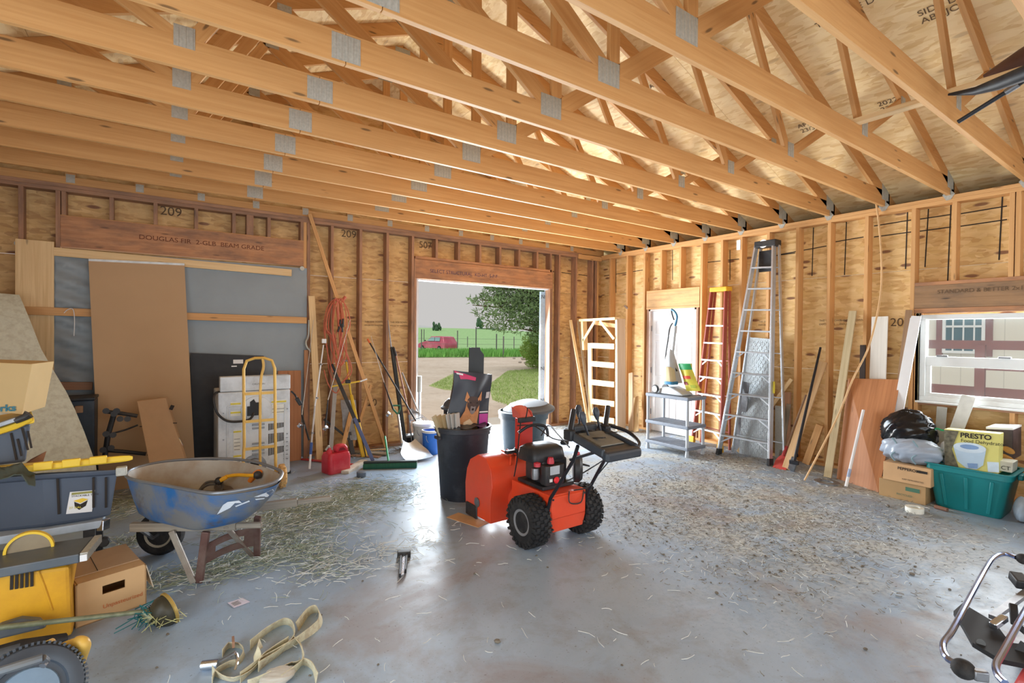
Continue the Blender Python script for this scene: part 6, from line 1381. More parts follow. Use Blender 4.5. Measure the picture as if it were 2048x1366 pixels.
a, b = ON(1916, 244, 2, 3.27), ON(2075, 145, 2, 3.44); MB().cyl(a, b, .015).build('shaft', BLACK, t); MB().cyl(a+(b-a)*.62, a+(b-a)*.78, .021).build('joint', STEEL, t)
# ================================================================== left foreground
# wheelbarrow
WBB = NT('barrow_blue'); s = WBB; g = s.co('Object'); n = s.noise(g, 3.2, 8, .65, .5); n2 = s.noise(s.map(g, loc=(4, 2, 7)), 5, 8, .7)
o = s.mix(s.step(n, .42, .60), lin((40, 100, 160)), lin((112, 116, 120))); o = s.mix(s.mul(s.step(n2, .55, .66), .8), o, lin((92, 82, 76))); s.link(o, 'Base Color'); s.p.inputs['Roughness'].default_value = .45
s = NT('barrow_inside'); g = s.co('Object'); sp = s.n('ShaderNodeSeparateXYZ', {0: g}); n = s.noise(g, 3, 8, .6)
o = s.mix(s.step(n, .4, .65), lin((170, 166, 158)), lin((146, 126, 104))); s.link(o, 'Base Color'); s.p.inputs['Roughness'].default_value = .5; WBI = s.m
wb0 = V((-6.98, -2.85, 0))
wbz = thing('wheelbarrow', wb0, 'blue metal wheelbarrow with wooden handles, loaded with yellow tools', 'wheelbarrow', rz=math.radians(-22))
def WBp(u, v, z): return FL(u, v, z)
zr_ = .70
rim = [(252, 952), (268, 938), (330, 924), (420, 918), (500, 923), (556, 940), (563, 952), (548, 966), (500, 978), (440, 987), (400, 985), (330, 972), (272, 962)]
rimp = smoothpath([WBp(u, v, zr_-.0+.02*((u-250)/310)) for u, v in rim], 4, True)
bot = [(-.42, -.11), (-.40, .11)]
cen = sum(rimp, V((0, 0, 0)))/len(rimp)
ax = (WBp(560, 950, zr_)-WBp(255, 952, zr_)).normalized(); ay = V((-ax.y, ax.x, 0))
def ring(k, z, kx=None, sh=0): kx = kx or k; return [V((cen.x, cen.y, z))+ax*((p-cen).dot(ax)*kx+sh)+ay*((p-cen).dot(ay)*k) for p in rimp]
zbm = .415
outer_ = [ring(1.0, zr_), ring(.93, .62, .94, -.01), ring(.82, .53, .84, -.035), ring(.70, .45, .72, -.07), ring(.55, zbm, .56, -.10)]
MB().loft(outer_[::-1]+[], True, True).build('tray', WBB.m, wbz, smooth=60) if 0 else None
m = MB(); m.loft(outer_[::-1], False); k = len(m.v); m.add([p for p in outer_[-1]], [tuple(range(len(rimp)))[::-1]]); m.build('tray', WBB.m, wbz, smooth=60)
inn = [[p+V((0, 0, .004))+(V((cen.x, cen.y, p.z))-p)*.02 for p in rg] for rg in outer_]
m = MB(); m.loft(inn, False); m.add(inn[-1], [tuple(range(len(rimp)))]); m.build('tray_inside', WBI, wbz, smooth=60)
MB().tube([p+V((0, 0, .004)) for p in rimp], .011, 8, True).build('rolled_rim', plain('rim_grey', (120, 124, 130), .4, .4, .1, 10), wbz)
# faded white lettering-like paint patch on the side
def side(u, v): # point on tray side (approx plane between rings) by pixel at a level
    return None
WP = plain('flaked_white', (214, 222, 232), .6, 0, .05)
def trayhit(u, v):
    d = ray(u, v); best = None
    for i in range(len(outer_)-1):
        for j in range(len(rimp)):
            a, b, c = outer_[i][j], outer_[i][(j+1) % len(rimp)], outer_[i+1][j]
            n = (b-a).cross(c-a)
            if abs(n.dot(d)) < 1e-9: continue
            t = (a-CAM).dot(n)/n.dot(d); p = CAM+d*t; q = outer_[i+1][(j+1) % len(rimp)]
            def ins(A, B_, C_): return (B_-A).cross(p-A).dot(n) >= -1e-9 and (C_-B_).cross(p-B_).dot(n) >= -1e-9 and (A-C_).cross(p-C_).dot(n) >= -1e-9
            if ins(a, b, c) or ins(b, q, c):
                if best is None or t < best[0]: best = (t, p)
    return best[1]-d*.006 if best else None
def patchon(polys, nm):
    m = MB()
    for poly in polys:
        P_ = [trayhit(u, v) for u, v in poly]
        if all(P_): m.add(P_, [tuple(range(len(P_)))])
    if m.v: m.build(nm, WP, wbz, smooth=0)
patchon([[(434, 1029), (446, 1010), (455, 1004), (470, 1006), (460, 1016)], [(455, 1004), (478, 1001), (484, 1006), (470, 1006)], [(470, 1012), (498, 1001), (500, 1003), (472, 1014)]], 'worn_paint_flash')
patchon([[(508, 994), (530, 986), (546, 978), (548, 982), (535, 994)], [(510, 998), (530, 996), (528, 998), (512, 1000)]], 'worn_paint_streak')
# wooden handles (shafts) run under the tray
GW = wood('handle_wood', (132, 124, 112), (164, 156, 142), .3, dirt=(96, 90, 82), weather=.4)
h1a, h1b = WBp(262, 1054, .38), WBp(524, 1050, .37); h2a, h2b = WBp(300, 1040, .38), WBp(662, 996, .43)
for a, b in ((h1a, h1b), (h2a, h2b)):
    e = a+(b-a)*.80; MB().bar(a, e, .04, .058).build('shaft', GW, wbz, smooth=0, bevel=.004); MB().bar(e, b, .034, .038).build('grip', GW, wbz, smooth=0, bevel=.008)
# wheel
wc = FL(322, 1108); wcen = V((wc.x, wc.y, .165)); wax = V((-math.sin(math.atan2((h1b-h1a).y, (h1b-h1a).x)), math.cos(math.atan2((h1b-h1a).y, (h1b-h1a).x)), 0))
wh = MB().lathe([(.095, -.035), (.14, -.045), (.162, -.03), (.167, 0), (.162, .03), (.14, .045), (.095, .035)], wcen, wax, 36).build('wheel', RUBBER, wbz)
MB().lathe([(.1, -.03), (.098, -.044), (.06, -.02), (.02, -.035), (.02, .035), (.06, .02), (.098, .044), (.1, .03)], wcen, wax, 28).build('rim', plain('cream_rim', (176, 168, 150), .5, 0, .08), wh)
MB().cyl(wcen-wax*.11, wcen+wax*.11, .01).build('axle', STEEL, wbz)
for s_ in (-1, 1): MB().bar(wcen+wax*.1*s_, (h1a if s_ < 0 else h2a)+(h1b-h1a)*.04, .02, .02).build('axle_bracket', STEEL, wbz, smooth=0)
# legs
LEGM = plain('rusty_leg', (100, 72, 66), .55, .3, .15, 10, dirt=(140, 128, 118), dirt_amt=.3); LG2 = plain('painted_leg', (150, 144, 134), .5, .2, .12, 8, dirt=(110, 80, 66), dirt_amt=.5)
f1_, f2_ = FL(398, 1168), FL(514, 1115)
t1, t2 = WBp(412, 1063, .36), WBp(515, 1034, .38)
MB().bar(t1, f1_+V((0, 0, .01)), .05, .03, wax).build('leg', LEGM, wbz, smooth=0, bevel=.006); MB().bar(t2, f2_+V((0, 0, .01)), .045, .03, wax).build('leg', LEGM, wbz, smooth=0, bevel=.006)
MB().bar(WBp(343, 1062, .36), f1_+V((-.03, -.0, .015)), .04, .02, wax).build('leg_brace', LG2, wbz, smooth=0, bevel=.005)
MB().bar(WBp(452, 1054, .37), f2_+V((-.03, .0, .02)), .035, .018, wax).build('leg_brace', LG2, wbz, smooth=0, bevel=.005)
a, b = f1_+(t1-f1_)*.72, f2_+(t2-f2_)*.74; c, d_ = f2_+(t2-f2_)*.30, f1_+(t1-f1_)*.33
m = MB(); w0 = lambda s_, t: a+(b-a)*s_+((d_+(c-d_)*s_)-(a+(b-a)*s_))*t
N = (b-a).cross(d_-a).normalized()*.008
for (s0, s1, t0, t1_) in ((0, 1, 0, .34), (0, 1, .66, 1), (0, .22, .34, .66), (.75, 1, .34, .66)):
    bw_ = lambda s_, t: w0(s_, t)+V((0, 0, .03*math.sin(math.pi*s_)))
    n_ = 8; 
    for i in range(n_):
        u0, u1 = s0+(s1-s0)*i/n_, s0+(s1-s0)*(i+1)/n_; m.quadslab(bw_(u0, t0), bw_(u1, t0), bw_(u1, t1_), bw_(u0, t1_), N)
m.build('cross_plate', LEGM, wbz, smooth=0)
# contents
YT = plain('tool_yellow_bright', (222, 164, 36), .45, 0, .1, 10)
cz = .50
def yt(name, pts, r, lbl, mat=YT, z=None, cat='hand tool', parts='body', extra=None):
    P_ = [FL(u, v, zz) for u, v, zz in pts]; t = thing(name, P_[0], lbl, cat); MB().tube(smoothpath(P_, 5), r, 8).build(parts, mat, t)
    if extra: extra(t, P_)
    return t
def ex1(t, P_):
    for k in (0, -1): MB().ball(P_[k], .03).build('pad', BLACK, t)
    MB().bar(P_[0], P_[1], .05, .03).build('jaw', YT, t, bevel=.008)
yt('quick_clamp', [(438, 962, .60), (455, 953, .63), (475, 950, .65), (500, 951, .66), (515, 950, .66)], .013, 'yellow pistol-grip bar clamp lying on top in the wheelbarrow', extra=ex1)
yt('spring_clamp', [(500, 962, .60), (508, 950, .65), (516, 944, .67), (525, 946, .66), (532, 950, .64)], .018, 'orange-yellow spring clamp at the right end of the wheelbarrow', plain('orange_clamp', (226, 128, 40), .45), extra=lambda t, P_: MB().tube(smoothpath([P_[0]+V((.03, 0, 0)), P_[2]+V((.03, 0, -.01)), P_[-1]+V((.03, .0, -.02))]), .014, 8).build('arm', YT, t))
yt('cable_coil', [(398, 982, .52), (412, 966, .56), (430, 963, .58), (445, 970, .56), (440, 982, .53), (418, 984, .52), (402, 980, .53), (415, 970, .57), (432, 968, .58)], .010, 'grey coil of cable in the middle of the wheelbarrow', plain('grey_cable', (90, 88, 86), .5), cat='cable')
t = thing('tape_measure_reel', FL(465, 972, .5), 'round grey reel with a dark hole in the wheelbarrow', 'reel'); MB().lathe([(.05, 0), (.10, 0), (.11, .02), (.10, .05), (.05, .05), (.05, 0)], FL(460, 978, .50), (.1, -.25, 1), 28, False).build('reel', plain('reel_grey', (110, 100, 92), .5), t)
t = thing('flat_board', FL(430, 980, .46), 'tan board offcut lying on the wheelbarrow bottom', 'board'); MB().box(FL(430, 975, .47), (.26, .14, .02), Matrix.Rotation(-.4, 3, 'Z')).build('board', CARD, t, smooth=0)
# ------------------------------------------------------------ big dark tote with yellow lid on a white-topped table
DG = plain('tote_charcoal', (72, 82, 98), .45, 0, .08, 3); YL = plain('lid_yellow', (232, 196, 60), .4, 0, .06, 3)
zq0 = .50
pFL, pFR = ON(88, 1054, 1, -2.93), ON(222, 1034, 1, -2.93)
tr_ = thing('black_yellow_tote', V((-8.25, -2.6, zq0)), 'big charcoal storage tote with a yellow lid, standing behind the table saw', 'storage tote')
# front face pixels: bottom (88,1054)-(222,1034); top (92,948)-(238,935)
yF = -2.95
b0, b1, t0_, t1_ = BW(90, 1054, yF), BW(224, 1034, yF), BW(84, 945, yF), BW(240, 937, yF)
bk2 = V((-.95, .35, 0))
def quadring(k): # k 0 bottom 1 top
    a = b0+(t0_-b0)*k; b = b1+(t1_-b1)*k; L_ = V((-.66-.06*k, .10, 0)); return a, b
a, b = quadring(0); c, d_ = quadring(1); dv = V((-.55, .42, .02))
def tring(a, b, dv, z=0): return [a+V((0, 0, z)), b+V((0, 0, z)), b+dv*1.0+V((0, 0, z)), a+dv+V((0, 0, z))]
dv = V((-.62, .20, -.02)); 
m = MB(); m.loft([tring(b0, b1, dv), tring(t0_, t1_, dv*1.08)]).build('body', DG, tr_, smooth=0, bevel=.02)
up = (t0_-b0)*.10
m = MB(); m.loft([[p+V((0, 0, 0)) for p in tring(t0_-up+V((-.03, -.03, 0)), t1_-up+V((.03, -.03, 0)), dv*1.10)], [p for p in tring(t0_+V((-.03, -.035, 0)), t1_+V((.035, -.035, 0)), dv*1.10)]]).build('rim', DG, tr_, smooth=0, bevel=.01)
l0, l1 = BW(30, 948, yF-.03), BW(268, 922, yF-.03)
m = MB(); m.loft([tring(l0, l1, dv*1.12), tring(l0+V((0, 0, .045)), l1+V((0, 0, .045)), dv*1.12)]).build('lid', YL, tr_, smooth=0, bevel=.012)
for k in (.22, .45, .68): a = l0+(l1-l0)*k; MB().box(a+V((0, -.01, .035)), (.09, .03, .05)).build('lid_tab', YL, tr_, smooth=0, bevel=.006)
MB().box(BW(243, 942, yF-.05), (.06, .05, .06)).build('latch', GALV, tr_, smooth=0, bevel=.008)
for u in (115, 187, 212): m = MB(); m.bar(BW(u, 955, yF-.012), BW(u+(3 if u < 150 else 0), 1028 if u < 150 else 1015, yF-.006), .012, .012, (0, 1, 0)); m.build('groove', INK, tr_, smooth=0)
q0, q1, q2, q3 = BW(140, 984, yF-.006), BW(190, 980, yF-.006), BW(184, 1023, yF-.006), BW(132, 1028, yF-.006)
lb = MB().quadslab(q3, q2, q1, q0, V((0, -.003, 0))).build('paper_label', WHITE, tr_, smooth=0)
def LP(k, l): return q0+(q1-q0)*k+(q3-q0)*l+V((0, -.005, 0))
MB().add([LP(.2, .42), LP(.5, .55), LP(.8, .40), LP(.55, .32)], [(0, 1, 2, 3)]).build('printed_lid', YL, lb, smooth=0); MB().add([LP(.24, .46), LP(.5, .6), LP(.5, .86), LP(.3, .70)], [(0, 3, 2, 1)]).add([LP(.5, .6), LP(.78, .44), LP(.74, .70), LP(.5, .86)], [(0, 3, 2, 1)]).build('printed_tote', INK, lb, smooth=0)
MB().add([LP(.08, .04), LP(.96, .02), LP(.96, .12), LP(.08, .14)], [(0, 3, 2, 1)]).build('printed_header', plain('olive_print', (150, 146, 80), .6), lb, smooth=0); text('STACKABLE TOTE', .017, LP(.10, .24), q1-q0, (0, 0, 1), INK, lb, 'printing'); text('27 GAL', .02, LP(.08, .78), q1-q0, (0, 0, 1), YEL, lb, 'printing')
# stand under the tote (white fence rail of the saw and grey box)
st2 = thing('white_side_table', V((-8.3, -2.7, 0)), 'low white-edged table under the big charcoal tote', 'table')
z_ = min(b0.z, b1.z)-.004; MB().mm((-9.2, -2.98, z_-.05), (b1.x-.05, -2.35, z_)).build('table_top', plain('grey_white_top', (176, 190, 204), .5), st2, smooth=0, bevel=.006)
for x in (-9.1, b1.x-.12):
    for y in (-2.92, -2.42): MB().mm((x-.03, y-.03, 0), (x+.03, y+.03, z_-.05)).build('leg', BLACK, st2, smooth=0)
hd = thing('drop_light', BW(205, 1082, -3.0), 'black star knob and silver clamp hanging at the right end of the white-edged table', 'knob'); p = BW(208, 1083, -2.98); MB().cyl(p+V((0, -.03, 0)), p+V((0, .02, 0)), .032, n=7).build('knob', BLACK, hd, bevel=.006)
MB().bar(BW(200, 1052, -2.98), BW(214, 1046, -2.9), .04, .07).build('bracket', CHROME, hd, smooth=0, bevel=.006)
# upper tilted tote
ut = thing('black_yellow_tote', V((-8.7, -2.4, .95)), 'smaller charcoal tote with a yellow rim, tilted on top at the far left edge', 'storage tote')
yU = -2.8; c0, c1, c2, c3 = BW(-40, 935, yU), BW(52, 925, yU), BW(62, 846, yU), BW(-40, 866, yU)
m = MB(); m.loft([tring(c0, c1, V((-.1, .45, 0))), tring(c3, c2, V((-.1, .5, 0)))]).build('body', DG, ut, smooth=0, bevel=.02)
m = MB(); m.tube(smoothpath([BW(-40, 875, yU-.02), BW(0, 862, yU-.03), BW(30, 852, yU-.03), BW(62, 836, yU-.02)]), .022, 8).build('rim', YL, ut)
m = MB(); m.loft([tring(c3+V((0, -.02, 0)), c2+V((.02, -.02, 0)), V((-.1, .52, 0))), tring(c3+V((0, -.02, .03)), c2+V((.02, -.02, .03)), V((-.1, .52, 0)))]).build('lid', YL, ut, smooth=0, bevel=.008)
for u0, u1, v0, v1 in ((22, 33, 866, 920), (35, 43, 878, 912), (44, 56, 856, 900), (56, 63, 862, 896)): MB().bar(BW(u0, v0, yU-.006), BW(u1, v1, yU-.006), .010, .01, (0, 1, 0)).build('groove', INK, ut, smooth=0)
t = thing('black_tool', BW(20, 850, yU), 'black and silver hand tool lying on the tilted tote below the cardboard box', 'hand tool'); MB().bar(BW(-20, 856, yU-.05), BW(34, 838, yU-.05), .05, .03).build('blade', STEEL, t, smooth=0, bevel=.005); MB().tube([BW(30, 842, yU-.06), BW(50, 834, yU-.06), BW(58, 828, yU-.06)], [.02, .022, .03], 10).build('handle', BLACK, t)
cbx = thing('cardboard_box', BW(20, 828, yU+.1), 'cardboard box with blue lettering on top of the tilted tote at the left edge', 'box'); e0, e1, e2, e3 = BW(-90, 815, yU+.05), BW(44, 829, yU+.05), BW(64, 728, yU+.05), BW(-90, 722, yU+.05)
CB2 = plain('carton_tan', (196, 170, 122), .8, 0, .04, 4); MB().loft([[e0, e1, e1+V((.06, .36, 0)), e0+V((.0, .36, 0))], [e3, e2, e2+V((.06, .36, 0)), e3+V((0, .36, 0))]]).build('carton', CB2, cbx, smooth=0, bevel=.004)
text('WaterWorks', .06, BW(38, 822, yU+.045)-V((.345, 0, -.01)), (1, 0, -.02), (0, 0, 1), plain('teal_ink', (46, 112, 130), .6), cbx, 'printing', .002)
t = thing('torn_cardboard', BW(70, 920, -2.85), 'torn cardboard flap sticking up behind the yellow lid of the big tote', 'cardboard'); MB().add([BW(40, 935, -2.7), BW(82, 938, -2.72), BW(93, 902, -2.66), BW(62, 918, -2.62)], [(0, 1, 2, 3)]).add([BW(40, 935, -2.69), BW(82, 938, -2.71), BW(93, 902, -2.65), BW(62, 918, -2.61)], [(3, 2, 1, 0)]).build('flap', plain('brown_kraft', (150, 106, 80), .8), t, smooth=0)
t = thing('olive_bag', BW(20, 950, -2.98), 'dark olive cloth draped over the left end of the yellow tote lid', 'cloth'); G = [[BW(-40+110*j/8, 930+3*i+(8-j)*.5+.6*j*(i*.1)+(14 if j > 6 else 0), -3.0-.02*i)+V((0, 0, .015*math.sin(j*1.3+i))) for j in range(9)] for i in range(8)]
MB().sheet(G, .006).build('cloth', plain('olive_cloth', (74, 82, 74), .9, 0, .1), t, smooth=70)
# ------------------------------------------------------------ table saw
SY = -3.62; sw = thing('table_saw', V((-7.95, -3.5, 0)), 'yellow table saw with a grey top and round blade at the left edge', 'table saw')
SYL = plain('saw_yellow', (222, 166, 40), .42, 0, .06, 3, dirt=(150, 90, 40), dirt_amt=.35); SGY = plain('saw_grey', (96, 104, 112), .45, .3, .1, 8, dirt=(120, 116, 108), dirt_amt=.4)
a0, a1, a2, a3 = BW(-60, 1262, SY), BW(145, 1215, SY), BW(140, 1132, SY), BW(-60, 1160, SY); a0.z = .02; a1.z = .02
dpt = V((-.02, .42, 0))
MB().loft([[a0, a1, a1+dpt, a0+dpt], [a3, a2, a2+dpt, a3+dpt]]).build('body', SYL, sw, smooth=0, bevel=.02)
for k in range(5): MB().bar(BW(24+10*k, 1144-1.5*k, SY-.004), BW(23+10.2*k, 1179-1.6*k, SY-.004), .012, .008, (0, 1, 0)).build('vent', INK, sw, smooth=0)
MB().tube([BW(76, 1142, SY-.003), BW(88, 1172, SY-.003), BW(104, 1220, SY-.003)], .005, 6).build('body_rib', SYL, sw)
g0, g1, g2_, g3 = BW(-60, 1158, SY-.06), BW(150, 1120, SY-.06), FL(186, 1076, BW(150, 1112, SY-.06).z), None
zs = BW(150, 1120, SY-.06).z+.03; T0, T1_, T2, T3 = FL(-60, 1128+20, zs), FL(158, 1108, zs), FL(188, 1072, zs), FL(-40, 1106, zs)
MB().loft([[p-V((0, 0, .05)) for p in (T0, T1_, T2, T3)], [T0, T1_, T2, T3]]).build('table', SGY, sw, smooth=0, bevel=.006)
MB().bar(T1_+V((.02, 0, -.02)), T2+V((.02, .0, -.02)), .035, .045).build('fence_rail', GALV, sw, smooth=0, bevel=.003)
MB().bar(T1_+V((.02, -.015, -.02)), T1_+V((.02, -.02, -.02)), .03, .035).build('rail_end', WHITE, sw, smooth=0)
p = FL(60, 1098, zs); bc = BW(62, 1102, p.y); rad = (BW(62, 1063, p.y).z-BW(62, 1100, p.y).z)
prof_ = [(rad*math.cos(math.pi*i/20), rad*math.sin(math.pi*i/20)*1.0) for i in range(21)]
MB().prism(prof_+[(x*.88, z*.88) for x, z in prof_[::-1]], V((p.x, p.y, zs-.0)), (1, 0, 0), (0, 0, 1), .03).build('blade_guard', YL, sw, smooth=0); MB().prism([(x*.86, z*.86) for x, z in prof_], V((p.x, p.y-.006, zs)), (1, 0, 0), (0, 0, 1), .01).build('blade', plain('brown_steel', (150, 136, 112), .4, .2), sw, smooth=0)
MB().prism([(-.1, 0), (.13, 0), (.10, .05), (.03, .08), (-.06, .07)], BW(30, 1240, SY-.05)-V((0, 0, .06)), (1, 0, 0), (0, 0, 1), .06).build('foot_cover', SGY, sw, bevel=.015)
# cardboard carton with hand hole
SYB = -3.50; k0, k1, k2, k3 = FL(151, 1258), FL(293, 1208), BW(300, 1150, -3.4), None
ob = thing('open_box', (k0+k1)/2, 'open kraft cardboard box with a hand hole between the table saw and the wheelbarrow', 'box')
dirx = (k1-k0).normalized(); diry = V((-dirx.y, dirx.x, 0)); L_ = (k1-k0).length; hB = ONP(151, 1165, k0, k1).z; hB2 = ONP(296, 1135, k0, k1).z; hB = (hB+hB2)/2; dB = .38
KR = plain('kraft', (204, 166, 120), .75, 0, .05, 4); 
m = MB(); th = .008
def wl_(o, X, L, h, nrm): m.quadslab(o, o+X*L, o+X*L+V((0, 0, h)), o+V((0, 0, h)), nrm*th)
hx, hz0 = .5, .55
for (x0, x1, z0, z1) in ((0, .36, 0, 1), (.68, 1, 0, 1), (.36, .68, 0, .60), (.36, .68, .80, 1)):
    o_ = k0+dirx*L_*x0+V((0, 0, hB*z0)); m.quadslab(o_, o_+dirx*L_*(x1-x0), o_+dirx*L_*(x1-x0)+V((0, 0, hB*(z1-z0))), o_+V((0, 0, hB*(z1-z0))), diry*th)
wl_(k0+diry*dB, dirx, L_, hB, diry); wl_(k0, diry, dB, hB, dirx); wl_(k1, diry, dB, hB, -dirx); m.quadslab(k0, k1, k1+diry*dB, k0+diry*dB, V((0, 0, .006)))
m.build('carton', KR, ob, smooth=0)
MB().quadslab(k0+V((0, 0, hB))+dirx*.01, k1+V((0, 0, hB))-dirx*.01, k1+V((0, 0, hB))+diry*.12-dirx*.01, k0+V((0, 0, hB))+diry*.12+dirx*.01, .006).build('flap', KR, ob, smooth=0)
MB().quadslab(k0+diry*.10+V((0, 0, hB+.007))+dirx*.01, k1+diry*.10+V((0, 0, hB+.007))-dirx*.01, k1+diry*dB+V((0, 0, hB+.03))-dirx*.01, k0+diry*dB+V((0, 0, hB+.03))+dirx*.01, .006).build('flap', plain('kraft_shade', (176, 146, 114), .75, 0, .05), ob, smooth=0)
MB().bar(k0+dirx*L_*.36+diry*.1+V((0, 0, hB+.014)), k0+dirx*L_*.4+diry*dB+V((0, 0, hB+.037)), .003, .002).build('slit', INK, ob, smooth=0)
MB().quadslab(k1+V((.0, 0, hB)), k1+diry*dB+V((0, 0, hB)), k1+diry*dB+dirx*.05+V((0, 0, .1)), k1+dirx*.04+V((0, 0, .09)), .004).build('side_flap', plain('flap_pale', (206, 192, 170), .8), ob, smooth=0)
text('Unpasteurized', .034, k0+dirx*L_*.36+V((0, 0, hB*.26))-diry*.003, dirx, (0, 0, 1), plain('orange_ink', (196, 104, 54), .7), ob, 'printing')
# string trimmer
sg = thing('string_trimmer', FL(330, 1232), 'string trimmer lying on the floor with grass on its round head', 'trimmer')
OL = plain('olive_tube', (132, 138, 112), .4, .2, .2, 20, dirt=(96, 100, 80), dirt_amt=.6); a, b = ON(-60, 1262, 1, -3.80), FL(296, 1222, .09); MB().cyl(a, b, .013).build('shaft', OL, sg)
c = FL(330, 1222, .07); axh = V((.72, .30, .18)).normalized(); MB().cyl(b-(b-a).normalized()*.02, c-axh*.06, .022, .035).build('gear_neck', OL, sg)
MB().lathe([(.035, -.07), (.06, -.06), (.088, -.02), (.092, .0), (.088, .012), (.09, .02), (.085, .035), (.03, .04)], c, axh, 32).build('spool_head', plain('head_black', (60, 58, 46), .45, 0, .2, 15), sg); MB().lathe([(.091, .014), (.098, .018), (.098, .03), (.09, .034)], c, axh, 32, False).build('head_ring', plain('brass_ring', (176, 150, 84), .4, .3), sg)
TW = plain('teal_twine', (36, 104, 108), .8); m = MB(); r = random.Random(2)
for i in range(40):
    p = b+V((r.gauss(0, .025), r.gauss(0, .02), r.gauss(.0, .018)-.005)); m.tube([p, p+V((r.gauss(0, .03), r.gauss(0, .03), r.gauss(-.01, .02))), p+V((r.gauss(0, .05), r.gauss(-.02, .03), r.uniform(-.07, .0)))], .003, 4)
m.build('twine_wrap', TW, sg)
m = MB()
for i in range(60):
    p = b+V((r.gauss(.05, .03), r.gauss(-.01, .025), r.gauss(-.02, .015))); m.tube([p, p+V((r.gauss(.02, .03), r.gauss(-.02, .03), r.gauss(0, .02))), p+V((r.gauss(0.02, .05), r.gauss(-.04, .03), r.uniform(-.05, .01)))], .0018, 4)
m.build('caught_grass', plain('dry_grass', (196, 196, 140), .8), sg)
# big wheel and yellow handle bottom left
mw = thing('mower_wheel', FL(40, 1400, 0), 'large grey-hubbed knobbly wheel of a machine cut off at the bottom left corner', 'wheel')
c = FL(52, 1392, .17); wx = V((.30, -.86, .42)).normalized(); RW_ = .19
wh = MB().lathe([(.12, -.05), (.16, -.06), (RW_*.97, -.045), (RW_, -.02), (RW_, .03), (RW_*.95, .045), (.15, .055), (.13, .05), (.125, .03), (.02, .03)], c, wx, 48).build('tyre', plain('tyre_slate', (70, 78, 88), .45, 0, .1, 8), mw)
m = MB(); u1 = wx.orthogonal().normalized(); u2 = wx.cross(u1)
for k in range(64): t = k*6.283/64; d_ = u1*math.cos(t)+u2*math.sin(t); R3 = Matrix((d_, wx.cross(d_), wx)).transposed(); m.box(c+d_*(RW_+.003)+wx*.0, (.012, .009, .08), R3)
m.build('tread_lugs', MATS['tyre_slate'], wh, smooth=0)
MB().lathe([(.105, .031), (.10, .04), (.03, .046), (.0, .046)], c, wx, 36).build('hub_cap', plain('hub_blue_grey', (120, 142, 162), .5), mw)
MB().tube([FL(-30, 1352, .34), FL(40, 1330, .36), FL(85, 1316, .36)], .018, 10).build('axle_arm', SGY, mw); MB().tube(smoothpath([FL(85, 1316, .36), FL(92, 1322, .33), FL(85, 1332, .32)]), .014, 8).build('clip', STEEL, mw)
MB().ball(FL(4, 1345, .3), (.03, .03, .05)).build('green_tag', plain('lime', (120, 190, 110), .5), mw) if 0 else None
yh = thing('yellow_handle_tool', FL(150, 1290, 0), 'yellow loop handle of a machine behind the big wheel at the bottom left', 'handle'); YB = plain('buttery_yellow', (216, 176, 84), .4, 0, .08, 4)
MB().tube([FL(72, 1312, .22), FL(90, 1292, .26), FL(106, 1282, .28)], [.02, .021, .014], 12).build('stub', YB, yh)
MB().tube(smoothpath([FL(92, 1318, .16), FL(125, 1295, .24), FL(155, 1284, .28), FL(168, 1290, .27), FL(160, 1318, .18), FL(155, 1330, .1)]), [.020]*12+[.026]*19, 12).build('loop', YB, yh)
MB().tube([FL(-60, 1325, .12), FL(40, 1300, .14), FL(130, 1278, .1)], [.04, .05, .03], 10).build('dark_base', BLACK, yh)
# ------------------------------------------------------------ tow straps on the floor
STR = plain('strap_webbing', (206, 200, 172), .85, 0, .08, 60, bump=.2, dirt=(150, 116, 86), dirt_amt=.4)
def strap(nm, pts, w, lbl, tilt=.3):
    P_ = smoothpath([FL(u, v, z) for u, v, z in pts], 6); t = thing('tow_strap', P_[0], lbl, 'strap'); G = []
    for i, p in enumerate(P_):
        d_ = (P_[min(i+1, len(P_)-1)]-P_[max(i-1, 0)]).normalized(); s_ = d_.cross(V((0, 0, 1))).normalized(); up_ = (V((0, 0, 1))*(1-tilt)+s_*tilt*math.sin(i*.15)).normalized()
        G.append([p, p+up_*w*.5, p+up_*w])
    MB().sheet(G, .003).build('webbing', STR, t, smooth=70); return t
strap('s', [(480, 1366, .0), (520, 1330, .0), (560, 1306, .005), (600, 1285, .0), (638, 1258, .0), (644, 1238, .0), (636, 1226, .0), (618, 1232, .0), (598, 1262, .0)], .055, 'faded tow strap forming the long loop furthest right on the floor')
strap('s', [(500, 1300, .0), (530, 1270, .0), (565, 1250, .0), (585, 1256, .0), (586, 1285, .0), (560, 1310, .0), (530, 1332, .0), (516, 1344, .0), (520, 1326, .0), (545, 1306, 0), (575, 1290, 0)], .055, 'faded tow strap with the broad middle loop on the floor')
strap('s', [(495, 1380, .0), (545, 1348, .02), (580, 1330, .01), (600, 1330, .0), (605, 1300, .01), (598, 1280, .0)], .05, 'tow strap end running across the front of the strap pile', .5)
strap('s', [(562, 1372, .0), (590, 1345, .0), (606, 1330, .0), (625, 1340, .0), (632, 1368, .0)], .055, 'short folded tow strap end at the bottom edge right of the pile')
strap('s', [(444, 1315, .0), (455, 1298, .0), (480, 1296, .0), (490, 1310, .0), (478, 1330, .0), (455, 1336, .0), (430, 1352, .0), (425, 1372, .0)], .045, 'small round tow strap loop with the metal hook left of the pile')
strap('s', [(425, 1350, .0), (470, 1362, .01), (505, 1335, .0), (508, 1310, .03), (525, 1295, .02)], .05, 'brownish tow strap crossing the middle of the strap pile', .5)
t = thing('strap_ratchet', FL(420, 1330), 'chrome strap ratchet and hook lying at the left of the tow straps', 'ratchet')
